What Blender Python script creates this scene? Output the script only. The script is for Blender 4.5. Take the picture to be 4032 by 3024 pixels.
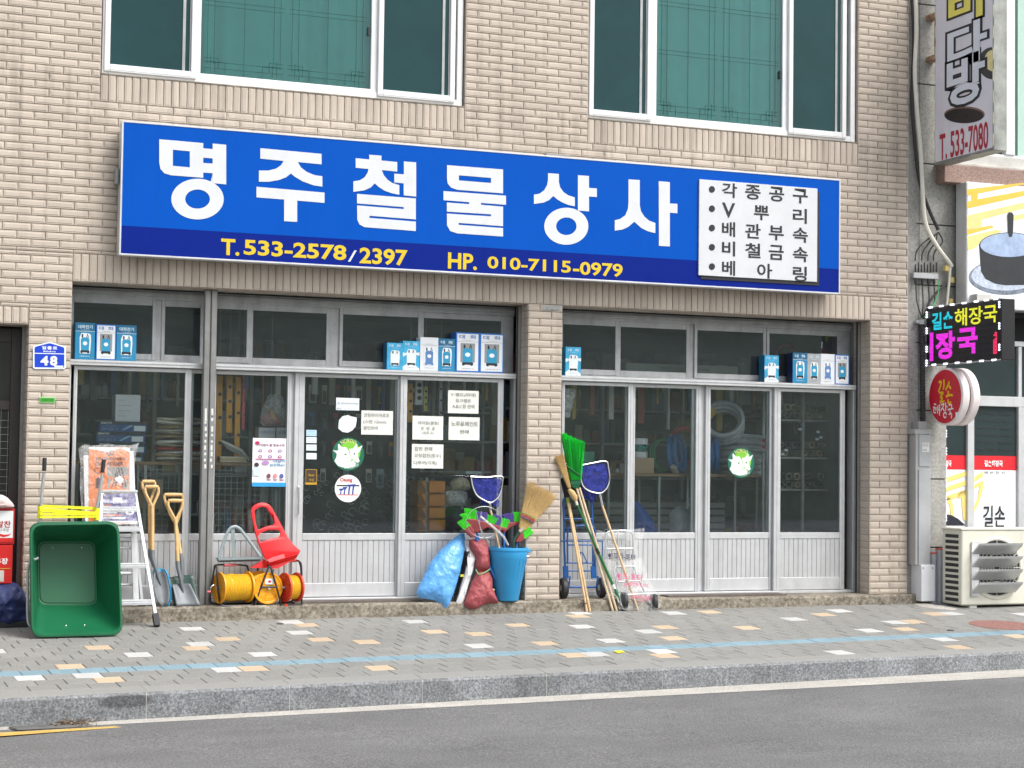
import bpy, math, random
from mathutils import Vector, Matrix, noise as mnoise
random.seed(7)
sc = bpy.context.scene
for o in list(bpy.data.objects): bpy.data.objects.remove(o)

# ---------------------------------------------------------------- camera (solved from the facade's brick courses)
IMG_W, IMG_H, FOC = 4032.0, 3024.0, 7000.0
CAM = Vector((0.0, -15.426874, 1.377179))
RIGHT = Vector((0.9297504, -0.3679555, 0.0131492))
DOWN = Vector((0.0287462, 0.0369390, -0.9989040))
FWD = Vector((0.3670665, 0.9291094, 0.0449214))
cam_d = bpy.data.cameras.new('camera'); cam = bpy.data.objects.new('camera', cam_d)
sc.collection.objects.link(cam); sc.camera = cam
cam_d.sensor_fit = 'HORIZONTAL'; cam_d.sensor_width = 36.0; cam_d.lens = 36.0 * FOC / IMG_W
cam_d.clip_start = 0.1; cam_d.clip_end = 2000
cam.matrix_world = Matrix(((RIGHT.x, -DOWN.x, -FWD.x, CAM.x), (RIGHT.y, -DOWN.y, -FWD.y, CAM.y),
                           (RIGHT.z, -DOWN.z, -FWD.z, CAM.z), (0, 0, 0, 1)))

# ---------------------------------------------------------------- light: bright overcast day
SUN_EL, SUN_AZ = 52.0, -38.0          # degrees; azimuth measured from the street (-Y) towards the right (+X)
world = bpy.data.worlds.new('World'); sc.world = world; world.use_nodes = True
nt = world.node_tree; nt.nodes.clear()
w_out = nt.nodes.new('ShaderNodeOutputWorld'); w_bg = nt.nodes.new('ShaderNodeBackground')
w_sky = nt.nodes.new('ShaderNodeTexSky'); w_hsv = nt.nodes.new('ShaderNodeHueSaturation')
w_sky.sky_type = 'NISHITA'; w_sky.sun_disc = False
w_sky.sun_elevation = math.radians(SUN_EL)
w_sky.air_density = 1.0; w_sky.dust_density = 4.0; w_sky.ozone_density = 1.0
w_hsv.inputs['Saturation'].default_value = 0.28
w_bg.inputs['Strength'].default_value = 0.13
nt.links.new(w_sky.outputs[0], w_hsv.inputs['Color']); nt.links.new(w_hsv.outputs[0], w_bg.inputs['Color'])
nt.links.new(w_bg.outputs[0], w_out.inputs['Surface'])
az, el = math.radians(SUN_AZ), math.radians(SUN_EL)
to_sun = Vector((-math.sin(az) * math.cos(el), -math.cos(az) * math.cos(el), math.sin(el)))
w_sky.sun_rotation = math.atan2(to_sun.x, to_sun.y)
sun_d = bpy.data.lights.new('sun', 'SUN'); sun = bpy.data.objects.new('sun', sun_d); sc.collection.objects.link(sun)
sun_d.energy = 1.3; sun_d.angle = math.radians(28); sun_d.color = (1.0, 0.965, 0.92)
sun.location = (0, -8, 14); sun.rotation_euler = (-to_sun).to_track_quat('-Z', 'Y').to_euler()
vs = sc.view_settings
vs.view_transform = 'Standard'; vs.look = 'None'; vs.gamma = 1.0; vs.use_curve_mapping = False
vs.exposure = 0.88
sc.render.engine = 'CYCLES'
sc.cycles.max_bounces = 8; sc.cycles.transparent_max_bounces = 16; sc.cycles.use_denoising = True

# ---------------------------------------------------------------- pixel -> place
def ray(x, y): return RIGHT * ((x - IMG_W / 2) / FOC) + DOWN * ((y - IMG_H / 2) / FOC) + FWD
def at(x, y, Y=0.0):                      # point of the plane at depth Y (parallel to the facade) seen at photo pixel x, y
    r = ray(x, y); return CAM + r * ((Y - CAM.y) / r.y)
def atX(x, y, X):                         # the same on a plane square to the facade
    r = ray(x, y); return CAM + r * ((X - CAM.x) / r.x)
def atZ(x, y, Z):
    r = ray(x, y); return CAM + r * ((Z - CAM.z) / r.z)
WALK_S, WALK_B = 0.05, 0.0048             # cross fall and long fall of the pavement
def walk_z(X, Y): return WALK_S * Y + WALK_B * (X - 6.5)
def on_walk(x, y):
    r = ray(x, y); n = Vector((-WALK_B, -WALK_S, 1.0)); d = -WALK_B * 6.5
    return CAM + r * ((d - n.dot(CAM)) / n.dot(r))
def zoom(ox, oy, s): return lambda x, y: (ox + x / s, oy + y / s)
ZA = zoom(0, 1700, 1.975); ZB = zoom(700, 1800, 2.676); ZC = zoom(1550, 1800, 2.676); ZD = zoom(2100, 1650, 2.074)
ZE = zoom(3400, 1000, 2.370); ZF = zoom(3400, 1650, 2.0744); ZG = zoom(3500, 0, 2.370); ZH = zoom(3500, 600, 2.370)
Z1 = zoom(0, 0, 1.6458); Z2 = zoom(1344, 0, 1.6458); Z3 = zoom(2688, 0, 1.6458)
T0 = zoom(0, 1000, 2.1944); T1 = zoom(900, 1100, 2.1944); T2 = zoom(1500, 1200, 2.1944); T3 = zoom(2150, 1150, 2.1944); T4 = zoom(2800, 1150, 2.1944)
U = lambda x, y: (x * 1.82278, y * 1.82278)
def P(zm, x, y, Y=0.0): return at(*zm(x, y), Y)

# ---------------------------------------------------------------- materials
def lin(c):
    if isinstance(c, str):
        c = c.lstrip('#'); c = [int(c[i:i + 2], 16) / 255 for i in (0, 2, 4)]
        c = [v / 12.92 if v <= 0.04045 else ((v + 0.055) / 1.055) ** 2.4 for v in c]
    return tuple(c[:3])
MATS = {}
def mat(name, col=(.5, .5, .5), rough=.6, metal=0.0, var=.10, scale=6.0, bump=0.0, bscale=60.0, spec=.5, coat=0.0, streak=0.0, rnd=0.0, trans=0.0):
    """Principled surface with uneven colour, sheen and fine relief."""
    if name in MATS: return MATS[name]
    c = lin(col); m = bpy.data.materials.new(name); m.use_nodes = True; MATS[name] = m
    n = m.node_tree.nodes; l = m.node_tree.links; b = n['Principled BSDF']
    b.inputs['Roughness'].default_value = rough; b.inputs['Metallic'].default_value = metal
    b.inputs['Specular IOR Level'].default_value = spec; b.inputs['Coat Weight'].default_value = coat
    if trans: b.inputs['Transmission Weight'].default_value = trans
    geo = n.new('ShaderNodeNewGeometry')
    nz = n.new('ShaderNodeTexNoise'); nz.inputs['Scale'].default_value = scale; nz.inputs['Detail'].default_value = 6; nz.inputs['Roughness'].default_value = .65
    l.new(geo.outputs['Position'], nz.inputs['Vector'])
    mr = n.new('ShaderNodeMapRange'); mr.inputs['From Min'].default_value = .3; mr.inputs['From Max'].default_value = .7
    mr.inputs['To Min'].default_value = 1 - var; mr.inputs['To Max'].default_value = 1 + var
    l.new(nz.outputs['Fac'], mr.inputs['Value'])
    val = mr.outputs[0]
    if rnd:
        oi = n.new('ShaderNodeObjectInfo'); r2 = n.new('ShaderNodeMapRange')
        r2.inputs['To Min'].default_value = 1 - rnd; r2.inputs['To Max'].default_value = 1 + rnd
        l.new(oi.outputs['Random'], r2.inputs['Value'])
        mu = n.new('ShaderNodeMath'); mu.operation = 'MULTIPLY'; l.new(val, mu.inputs[0]); l.new(r2.outputs[0], mu.inputs[1]); val = mu.outputs[0]
    if name == 'beige_brick':                             # brick-to-brick tone for the joined brickwork
        at_ = n.new('ShaderNodeAttribute'); at_.attribute_name = 'tone'; ma = n.new('ShaderNodeMath'); ma.operation = 'MULTIPLY_ADD'; ma.inputs[1].default_value = .13; ma.inputs[2].default_value = 1.0
        l.new(at_.outputs['Fac'], ma.inputs[0]); mu = n.new('ShaderNodeMath'); mu.operation = 'MULTIPLY'; l.new(val, mu.inputs[0]); l.new(ma.outputs[0], mu.inputs[1]); val = mu.outputs[0]
    if streak:
        mp = n.new('ShaderNodeMapping'); mp.inputs['Scale'].default_value = (9, 9, .55); l.new(geo.outputs['Position'], mp.inputs['Vector'])
        n2 = n.new('ShaderNodeTexNoise'); n2.inputs['Scale'].default_value = 1.0; n2.inputs['Detail'].default_value = 5; l.new(mp.outputs[0], n2.inputs['Vector'])
        r3 = n.new('ShaderNodeMapRange'); r3.inputs['From Min'].default_value = .52; r3.inputs['From Max'].default_value = .78
        r3.inputs['To Min'].default_value = 1.0; r3.inputs['To Max'].default_value = 1 - streak; l.new(n2.outputs['Fac'], r3.inputs['Value'])
        mu = n.new('ShaderNodeMath'); mu.operation = 'MULTIPLY'; l.new(val, mu.inputs[0]); l.new(r3.outputs[0], mu.inputs[1]); val = mu.outputs[0]
    if name == 'beige_brick':                             # rain-washed dirt below the window sills
        sz = n.new('ShaderNodeSeparateXYZ'); l.new(geo.outputs['Position'], sz.inputs[0])
        mp2 = n.new('ShaderNodeMapping'); mp2.inputs['Scale'].default_value = (13, 13, .35); l.new(geo.outputs['Position'], mp2.inputs['Vector'])
        n4 = n.new('ShaderNodeTexNoise'); n4.inputs['Scale'].default_value = 1.0; n4.inputs['Detail'].default_value = 4; l.new(mp2.outputs[0], n4.inputs['Vector'])
        r4 = n.new('ShaderNodeMapRange'); r4.inputs['From Min'].default_value = .48; r4.inputs['From Max'].default_value = .70; l.new(n4.outputs['Fac'], r4.inputs['Value'])
        r5 = n.new('ShaderNodeMapRange'); r5.inputs['From Min'].default_value = 3.95; r5.inputs['From Max'].default_value = 4.66; r5.inputs['To Max'].default_value = .30; l.new(sz.outputs['Z'], r5.inputs['Value'])
        r6 = n.new('ShaderNodeMath'); r6.operation = 'LESS_THAN'; r6.inputs[1].default_value = 4.72; l.new(sz.outputs['Z'], r6.inputs[0])
        k1 = n.new('ShaderNodeMath'); k1.operation = 'MULTIPLY'; l.new(r4.outputs[0], k1.inputs[0]); l.new(r5.outputs[0], k1.inputs[1])
        k2 = n.new('ShaderNodeMath'); k2.operation = 'MULTIPLY'; l.new(k1.outputs[0], k2.inputs[0]); l.new(r6.outputs[0], k2.inputs[1])
        k3 = n.new('ShaderNodeMath'); k3.operation = 'SUBTRACT'; k3.inputs[0].default_value = 1.0; l.new(k2.outputs[0], k3.inputs[1])
        mu = n.new('ShaderNodeMath'); mu.operation = 'MULTIPLY'; l.new(val, mu.inputs[0]); l.new(k3.outputs[0], mu.inputs[1]); val = mu.outputs[0]
    cm = n.new('ShaderNodeVectorMath'); cm.operation = 'SCALE'; cm.inputs[0].default_value = c; l.new(val, cm.inputs['Scale'])
    l.new(cm.outputs[0], b.inputs['Base Color'])
    rr = n.new('ShaderNodeMapRange'); rr.inputs['To Min'].default_value = max(.02, rough - .08); rr.inputs['To Max'].default_value = min(1, rough + .08)
    l.new(nz.outputs['Fac'], rr.inputs['Value']); l.new(rr.outputs[0], b.inputs['Roughness'])
    if bump:
        n3 = n.new('ShaderNodeTexNoise'); n3.inputs['Scale'].default_value = bscale; n3.inputs['Detail'].default_value = 4
        l.new(geo.outputs['Position'], n3.inputs['Vector'])
        bp = n.new('ShaderNodeBump'); bp.inputs['Strength'].default_value = 1.0; bp.inputs['Distance'].default_value = bump
        l.new(n3.outputs['Fac'], bp.inputs['Height']); l.new(bp.outputs[0], b.inputs['Normal'])
    return m
def glass(name, tint=(.8, .88, .86), dust=.03, rough=.02, ior=1.5, dust_haze_col=(.5, .52, .5)):
    """Thin window pane: see-through, mirrored by Fresnel, a diffuse film of dust and painted haze."""
    if name in MATS: return MATS[name]
    m = bpy.data.materials.new(name); m.use_nodes = True; MATS[name] = m
    n = m.node_tree.nodes; l = m.node_tree.links; n.remove(n['Principled BSDF']); out = n['Material Output']
    tr = n.new('ShaderNodeBsdfTransparent'); tr.inputs[0].default_value = (*tint, 1)
    gl = n.new('ShaderNodeBsdfGlossy'); gl.inputs['Roughness'].default_value = rough; gl.inputs['Color'].default_value = (.9, .95, 1, 1)
    df = n.new('ShaderNodeBsdfDiffuse'); df.inputs['Color'].default_value = (*dust_haze_col, 1)
    fr = n.new('ShaderNodeFresnel'); fr.inputs['IOR'].default_value = ior
    geo = n.new('ShaderNodeNewGeometry'); nz = n.new('ShaderNodeTexNoise'); nz.inputs['Scale'].default_value = 14; nz.inputs['Detail'].default_value = 9
    l.new(geo.outputs['Position'], nz.inputs['Vector'])
    mr = n.new('ShaderNodeMapRange'); mr.inputs['From Min'].default_value = .35; mr.inputs['From Max'].default_value = .75
    mr.inputs['To Min'].default_value = dust * .75; mr.inputs['To Max'].default_value = dust * 1.35; l.new(nz.outputs['Fac'], mr.inputs['Value'])
    m1 = n.new('ShaderNodeMixShader'); l.new(mr.outputs[0], m1.inputs[0]); l.new(tr.outputs[0], m1.inputs[1]); l.new(df.outputs[0], m1.inputs[2])
    f2 = n.new('ShaderNodeMath'); f2.operation = 'MULTIPLY'; f2.inputs[1].default_value = 1.1; l.new(fr.outputs[0], f2.inputs[0])
    m2 = n.new('ShaderNodeMixShader'); l.new(f2.outputs[0], m2.inputs[0]); l.new(m1.outputs[0], m2.inputs[1]); l.new(gl.outputs[0], m2.inputs[2])
    l.new(m2.outputs[0], out.inputs['Surface']); return m
def film(name, col=(.8, .82, .82), opac=.25, rough=.18, crinkle=.004):
    """Crinkled clear plastic wrapping."""
    if name in MATS: return MATS[name]
    m = bpy.data.materials.new(name); m.use_nodes = True; MATS[name] = m
    n = m.node_tree.nodes; l = m.node_tree.links; b = n['Principled BSDF']; out = n['Material Output']
    b.inputs['Base Color'].default_value = (*col, 1); b.inputs['Roughness'].default_value = rough
    tr = n.new('ShaderNodeBsdfTransparent'); mx = n.new('ShaderNodeMixShader'); geo = n.new('ShaderNodeNewGeometry')
    nz = n.new('ShaderNodeTexNoise'); nz.inputs['Scale'].default_value = 22; nz.inputs['Detail'].default_value = 5; nz.inputs['Distortion'].default_value = 1.2
    l.new(geo.outputs['Position'], nz.inputs['Vector'])
    mr = n.new('ShaderNodeMapRange'); mr.inputs['From Min'].default_value = .35; mr.inputs['From Max'].default_value = .7
    mr.inputs['To Min'].default_value = opac * .4; mr.inputs['To Max'].default_value = min(1, opac * 1.9); l.new(nz.outputs['Fac'], mr.inputs['Value'])
    bp = n.new('ShaderNodeBump'); bp.inputs['Distance'].default_value = crinkle; l.new(nz.outputs['Fac'], bp.inputs['Height']); l.new(bp.outputs[0], b.inputs['Normal'])
    l.new(mr.outputs[0], mx.inputs[0]); l.new(tr.outputs[0], mx.inputs[1]); l.new(b.outputs[0], mx.inputs[2]); l.new(mx.outputs[0], out.inputs['Surface'])
    return m
def emit(name, col, strength):
    if name in MATS: return MATS[name]
    m = bpy.data.materials.new(name); m.use_nodes = True; MATS[name] = m
    b = m.node_tree.nodes['Principled BSDF']; c = lin(col)
    b.inputs['Base Color'].default_value = (*[v * .3 for v in c], 1); b.inputs['Emission Color'].default_value = (*c, 1); b.inputs['Emission Strength'].default_value = strength
    return m
def plain(col, rough=.6, **k):
    key = 'paint_%s_%d' % (col.lstrip('#'), int(rough * 100)); return mat(key, col, rough, var=k.pop('var', .05), **k)

# ---------------------------------------------------------------- mesh building
class MB:
    def __init__(s): s.v = []; s.f = []
    def add(s, vs, fs):
        b = len(s.v); s.v += [tuple(v) for v in vs]; s.f += [tuple(i + b for i in f) for f in fs]; return s
    def box(s, x0, y0, z0, x1, y1, z1):
        x0, x1 = min(x0, x1), max(x0, x1); y0, y1 = min(y0, y1), max(y0, y1); z0, z1 = min(z0, z1), max(z0, z1)
        return s.add([(x0, y0, z0), (x1, y0, z0), (x1, y1, z0), (x0, y1, z0), (x0, y0, z1), (x1, y0, z1), (x1, y1, z1), (x0, y1, z1)],
                     [(3, 2, 1, 0), (4, 5, 6, 7), (0, 1, 5, 4), (1, 2, 6, 5), (2, 3, 7, 6), (3, 0, 4, 7)])
    def cbox(s, x0, y0, z0, x1, y1, z1, c=.003):      # box with chamfered edges
        x0, x1 = min(x0, x1), max(x0, x1); y0, y1 = min(y0, y1), max(y0, y1); z0, z1 = min(z0, z1), max(z0, z1)
        c = min(c, (x1 - x0) * .3, (y1 - y0) * .3, (z1 - z0) * .3); V = []; idx = {}
        for i, X in enumerate((x0, x1)):
            for j, Y in enumerate((y0, y1)):
                for k, Z in enumerate((z0, z1)):
                    dx, dy, dz = (c, -c)[i], (c, -c)[j], (c, -c)[k]
                    idx[i, j, k, 0] = len(V); V.append((X, Y + dy, Z + dz))
                    idx[i, j, k, 1] = len(V); V.append((X + dx, Y, Z + dz))
                    idx[i, j, k, 2] = len(V); V.append((X + dx, Y + dy, Z))
        F = []
        for i in (0, 1):
            q = [idx[i, 0, 0, 0], idx[i, 1, 0, 0], idx[i, 1, 1, 0], idx[i, 0, 1, 0]]; F.append(q if i else q[::-1])
            q = [idx[0, i, 0, 1], idx[0, i, 1, 1], idx[1, i, 1, 1], idx[1, i, 0, 1]]; F.append(q if i else q[::-1])
            q = [idx[0, 0, i, 2], idx[1, 0, i, 2], idx[1, 1, i, 2], idx[0, 1, i, 2]]; F.append(q if i else q[::-1])
        for a in (0, 1):
            for b in (0, 1):
                e = (a + b) % 2
                q = [idx[a, b, 0, 0], idx[a, b, 1, 0], idx[a, b, 1, 1], idx[a, b, 0, 1]]; F.append(q if e else q[::-1])
                q = [idx[a, 0, b, 0], idx[a, 0, b, 2], idx[a, 1, b, 2], idx[a, 1, b, 0]]; F.append(q if e else q[::-1])
                q = [idx[0, a, b, 1], idx[1, a, b, 1], idx[1, a, b, 2], idx[0, a, b, 2]]; F.append(q if e else q[::-1])
                for c_ in (0, 1):
                    t = [idx[a, b, c_, 0], idx[a, b, c_, 1], idx[a, b, c_, 2]]; F.append(t if (a + b + c_) % 2 else t[::-1])
        return s.add(V, F)
    def quad(s, a, b, c, d): return s.add([a, b, c, d], [(0, 1, 2, 3)])
    def slab(s, pts, off):                              # closed polygon extruded by vector off
        n = len(pts); off = Vector(off); A = [Vector(p) for p in pts]; B = [p + off for p in A]
        return s.add(A + B, [tuple(range(n - 1, -1, -1)), tuple(range(n, 2 * n))] + [(i, (i + 1) % n, n + (i + 1) % n, n + i) for i in range(n)])
    def tube(s, path, r, n=8, cap=True, closed=False, flat=1.0, up=None):
        p = [Vector(q) for q in path]; m = len(p); R = list(r) if hasattr(r, '__len__') else [r] * m
        rings = []; ref = Vector(up) if up else None
        for i in range(m):
            if closed: t = p[(i + 1) % m] - p[i - 1]
            else: t = p[min(i + 1, m - 1)] - p[max(i - 1, 0)]
            t.normalize()
            if ref is None: ref = Vector((0, 0, 1)) if abs(t.z) < .9 else Vector((1, 0, 0))
            a = t.cross(ref)
            if a.length < 1e-4: a = t.cross(Vector((0, 1, .1)))
            a.normalize(); b = a.cross(t); 
            if not up: ref = b
            rings.append([p[i] + a * (math.cos(2 * math.pi * k / n) * R[i]) + b * (math.sin(2 * math.pi * k / n) * R[i] * flat) for k in range(n)])
        s.loft(rings, cap and not closed, closed); return s
    def loft(s, rings, cap=True, closed=False):
        n = len(rings[0]); m = len(rings); V = [v for r in rings for v in r]; F = []
        for i in range(m if closed else m - 1):
            j = (i + 1) % m
            for k in range(n): F.append((i * n + k, j * n + k, j * n + (k + 1) % n, i * n + (k + 1) % n))
        if cap: F.append(tuple(range(n))); F.append(tuple((m - 1) * n + k for k in range(n - 1, -1, -1)))
        return s.add(V, F)
    def lathe(s, prof, o, axis, n=24, cap=True):        # prof: (distance along axis, radius)
        o = Vector(o); ax = Vector(axis).normalized(); u = ax.cross(Vector((0, 0, 1)) if abs(ax.z) < .9 else Vector((1, 0, 0))).normalized(); w = ax.cross(u)
        return s.loft([[o + ax * d + u * (r * math.cos(2 * math.pi * k / n)) + w * (r * math.sin(2 * math.pi * k / n)) for k in range(n)] for d, r in prof], cap)
    def sphere(s, c, r, n=10, m=6, sc_=(1, 1, 1)):
        c = Vector(c); rings = [[c + Vector((r * sc_[0] * math.sin(t) * math.cos(2 * math.pi * k / n), r * sc_[1] * math.sin(t) * math.sin(2 * math.pi * k / n), r * sc_[2] * math.cos(t))) for k in range(n)] for t in [max(.02, min(math.pi - .02, math.pi * i / m)) for i in range(m + 1)]]
        return s.loft(rings)
    def build(s, name, material, parent=None, smooth=False, base=None):
        me = bpy.data.meshes.new(name); me.from_pydata(s.v, [], s.f); me.materials.append(material)
        return link(name, me, parent, smooth, base)
def fix_normals(me):
    import bmesh
    bm = bmesh.new(); bm.from_mesh(me); bmesh.ops.recalc_face_normals(bm, faces=bm.faces); bm.to_mesh(me); bm.free()
def link(name, me, parent=None, smooth=False, base=None, fix=True):
    if fix: fix_normals(me)
    if smooth:
        for p in me.polygons: p.use_smooth = True
        try: me.set_sharp_from_angle(angle=math.radians(smooth if smooth is not True else 40))
        except Exception: pass
    o = bpy.data.objects.new(name, me); sc.collection.objects.link(o)
    if parent is not None:
        o.parent = parent
        if parent.type == 'EMPTY': o.location = -Vector(parent.location)
    return o
def thing(name, label, cat, loc=(0, 0, 0), group=None):
    o = bpy.data.objects.new(name, None); sc.collection.objects.link(o); o.location = loc; o.empty_display_size = .1
    tag(o, label, cat, group); return o
def tag(o, label=None, cat=None, group=None, kind=None):
    if label: o['label'] = label
    if cat: o['category'] = cat
    if group: o['group'] = group
    if kind: o['kind'] = kind
    return o
def struct(name, mb, material, smooth=False): return tag(mb.build(name, material, None, smooth), kind='structure')

# flat print: text and outlines become thin faces mapped onto a surface
_tcache = {}
def curve_mesh2d(loops):
    cu = bpy.data.curves.new('tmp', 'CURVE'); cu.dimensions = '2D'; cu.fill_mode = 'BOTH'
    for lp in loops:
        sp = cu.splines.new('POLY'); sp.points.add(len(lp) - 1)
        for q, (x, y) in zip(sp.points, lp): q.co = (x, y, 0, 1)
        sp.use_cyclic_u = True
    ob = bpy.data.objects.new('tmp', cu); me = bpy.data.meshes.new_from_object(ob)
    V = [(v.co.x, v.co.y) for v in me.vertices]; F = [tuple(p.vertices) for p in me.polygons]
    bpy.data.objects.remove(ob); bpy.data.curves.remove(cu); bpy.data.meshes.remove(me); return V, F
def text2d(s, bold=0.0, space=1.0, line=1.0, align='LEFT', fit=True):
    key = (s, bold, space, line, align)
    if key in _tcache: return _tcache[key]
    cu = bpy.data.curves.new('tmp', 'FONT'); cu.body = s; cu.offset = bold; cu.space_character = space; cu.space_line = line; cu.align_x = align
    cu.resolution_u = 3; ob = bpy.data.objects.new('tmp', cu); me = bpy.data.meshes.new_from_object(ob)
    V = [(v.co.x, v.co.y) for v in me.vertices]; F = [tuple(p.vertices) for p in me.polygons]
    bpy.data.objects.remove(ob); bpy.data.curves.remove(cu); bpy.data.meshes.remove(me)
    if V:
        x0 = min(v[0] for v in V); x1 = max(v[0] for v in V); y0 = min(v[1] for v in V); y1 = max(v[1] for v in V)
        V = [((x - x0) / max(1e-6, x1 - x0), (y - y0) / max(1e-6, y1 - y0)) for x, y in V]
    _tcache[key] = (V, F); return V, F
def flat(name, VF, mapper, material, parent=None):
    V, F = VF; me = bpy.data.meshes.new(name); me.from_pydata([tuple(mapper(u, v)) for u, v in V], [], F); me.materials.append(material)
    return link(name, me, parent, fix=False)
def rect(tl, br, Y):                                    # world rectangle from two pixel corners on plane Y
    a = at(*tl, Y); b = at(*br, Y); return lambda u, v: Vector((a.x + (b.x - a.x) * u, Y, b.z + (a.z - b.z) * v))
def sub(mp, u0, v0, u1, v1): return lambda u, v: mp(u0 + (u1 - u0) * u, v0 + (v1 - v0) * v)
def lift(mp, d, ax=(0, -1, 0)): return lambda u, v: mp(u, v) + Vector(ax) * d
def ell(cx, cy, rx, ry, n=28, a0=0, a1=360): return [(cx + rx * math.cos(math.radians(a0 + (a1 - a0) * i / n)), cy + ry * math.sin(math.radians(a0 + (a1 - a0) * i / n))) for i in range(n + (0 if a1 - a0 == 360 else 1))]
SQ = ([(0, 0), (1, 0), (1, 1), (0, 1)], [(0, 1, 2, 3)])
def txt(s, mp, material, parent, name='lettering', bold=0.0, **k): return flat(name, text2d(s, bold, **k), mp, material, parent)
def resample(pts, n, closed=True):
    pts = [Vector(p) for p in pts]; L = [0.0]; q = pts + ([pts[0]] if closed else [])
    for a, b in zip(q, q[1:]): L.append(L[-1] + (b - a).length)
    out = []; T = L[-1]
    for i in range(n):
        d = T * i / (n if closed else n - 1); k = 0
        while k < len(L) - 2 and L[k + 1] < d: k += 1
        t = (d - L[k]) / max(1e-9, L[k + 1] - L[k]); out.append(q[k].lerp(q[k + 1], t))
    return out
def smooth_loop(pts, it=2):
    p = [Vector(q) for q in pts]
    for _ in range(it): p = [p[i] * .5 + (p[i - 1] + p[(i + 1) % len(p)]) * .25 for i in range(len(p))]
    return p
def sack(mb, outline, thick, rings=9, n=56, crumple=.02, freq=9.0, seed=0, back=1.0, soft=1, power=.55):
    """A filled bag: outline (world points, roughly in one plane) blown up to both sides and crumpled."""
    O = smooth_loop(resample(outline, n), soft); c = sum(O, Vector()) / n
    nrm = Vector((0, 0, 0))
    for i in range(n): nrm += (O[i] - c).cross(O[(i + 1) % n] - c)
    nrm.normalize()
    if nrm.y > 0: nrm = -nrm
    def pt(k, i, side):
        t = k / rings; q = O[i].lerp(c, t); h = thick * (max(0, 1 - (1 - t) ** 2)) ** power
        e = mnoise.fractal(q * freq + Vector((seed * 7.1, side * 3.3, 0)), 1.0, 2.1, 4) * crumple
        e += abs(mnoise.noise(q * freq * 2.3 + Vector((seed, 0, 5)))) * crumple * -.9
        return q + nrm * (side * (h * (1 if side > 0 else back) + e * min(1, t * 5)))
    V = [O[i] for i in range(n)]; F = []
    for side in (1, -1):
        b = len(V); prev = list(range(n))
        for k in range(1, rings):
            cur = [b + (k - 1) * n + i for i in range(n)]; V += [pt(k, i, side) for i in range(n)]
            for i in range(n):
                f = (prev[i], prev[(i + 1) % n], cur[(i + 1) % n], cur[i]); F.append(f if side > 0 else f[::-1])
            prev = cur
        V.append(pt(rings, 0, side)); t = len(V) - 1
        for i in range(n):
            f = (prev[i], prev[(i + 1) % n], t); F.append(f if side > 0 else f[::-1])
    return mb.add(V, F)
def arc(c, r, a0, a1, n, ax=(1, 0, 0), up=(0, 0, 1)):
    c = Vector(c); ax = Vector(ax); up = Vector(up)
    return [c + ax * (r * math.cos(math.radians(a0 + (a1 - a0) * i / n))) + up * (r * math.sin(math.radians(a0 + (a1 - a0) * i / n))) for i in range(n + 1)]
def spline(pts, n=8):                                   # Catmull-Rom through points
    p = [Vector(q) for q in pts]; p = [p[0] * 2 - p[1]] + p + [p[-1] * 2 - p[-2]]; out = []
    for i in range(1, len(p) - 2):
        for k in range(n):
            t = k / n; a, b, c, d = p[i - 1], p[i], p[i + 1], p[i + 2]
            out.append(.5 * ((2 * b) + (c - a) * t + (2 * a - 5 * b + 4 * c - d) * t * t + (3 * b - a - 3 * c + d) * t ** 3))
    out.append(p[-2]); return out
# ================================================================= SETTING: road, gutter, kerb, pavement
def speckle(name, c0, c1, c2, sc0=140, rough=.85, bump=.0012, big=.18, bigscale=1.3):
    m = bpy.data.materials.new(name); m.use_nodes = True; MATS[name] = m
    n = m.node_tree.nodes; l = m.node_tree.links; b = n['Principled BSDF']; b.inputs['Roughness'].default_value = rough
    geo = n.new('ShaderNodeNewGeometry'); nz = n.new('ShaderNodeTexNoise'); nz.inputs['Scale'].default_value = sc0; nz.inputs['Detail'].default_value = 3; nz.inputs['Roughness'].default_value = .8
    l.new(geo.outputs['Position'], nz.inputs['Vector'])
    cr = n.new('ShaderNodeValToRGB'); e = cr.color_ramp.elements; e[0].position = .36; e[0].color = (*c0, 1); e[1].position = .66; e[1].color = (*c2, 1)
    x = cr.color_ramp.elements.new(.5); x.color = (*c1, 1); l.new(nz.outputs['Fac'], cr.inputs[0])
    n2 = n.new('ShaderNodeTexNoise'); n2.inputs['Scale'].default_value = bigscale; n2.inputs['Detail'].default_value = 8; n2.inputs['Roughness'].default_value = .7; l.new(geo.outputs['Position'], n2.inputs['Vector'])
    mr = n.new('ShaderNodeMapRange'); mr.inputs['From Min'].default_value = .3; mr.inputs['From Max'].default_value = .7; mr.inputs['To Min'].default_value = 1 - big; mr.inputs['To Max'].default_value = 1 + big
    l.new(n2.outputs['Fac'], mr.inputs['Value'])
    oi = n.new('ShaderNodeObjectInfo'); r2 = n.new('ShaderNodeMapRange'); r2.inputs['To Min'].default_value = .93; r2.inputs['To Max'].default_value = 1.05; l.new(oi.outputs['Random'], r2.inputs['Value'])
    mu = n.new('ShaderNodeMath'); mu.operation = 'MULTIPLY'; l.new(mr.outputs[0], mu.inputs[0]); l.new(r2.outputs[0], mu.inputs[1])
    vm = n.new('ShaderNodeVectorMath'); vm.operation = 'SCALE'; l.new(cr.outputs[0], vm.inputs[0]); l.new(mu.outputs[0], vm.inputs['Scale']); l.new(vm.outputs[0], b.inputs['Base Color'])
    bp = n.new('ShaderNodeBump'); bp.inputs['Distance'].default_value = bump; l.new(nz.outputs['Fac'], bp.inputs['Height']); l.new(bp.outputs[0], b.inputs['Normal'])
    return m
M_asphalt = speckle('asphalt', (.085, .085, .087), (.15, .15, .15), (.27, .27, .265), 75, .9, .003, .2, .8)
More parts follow.
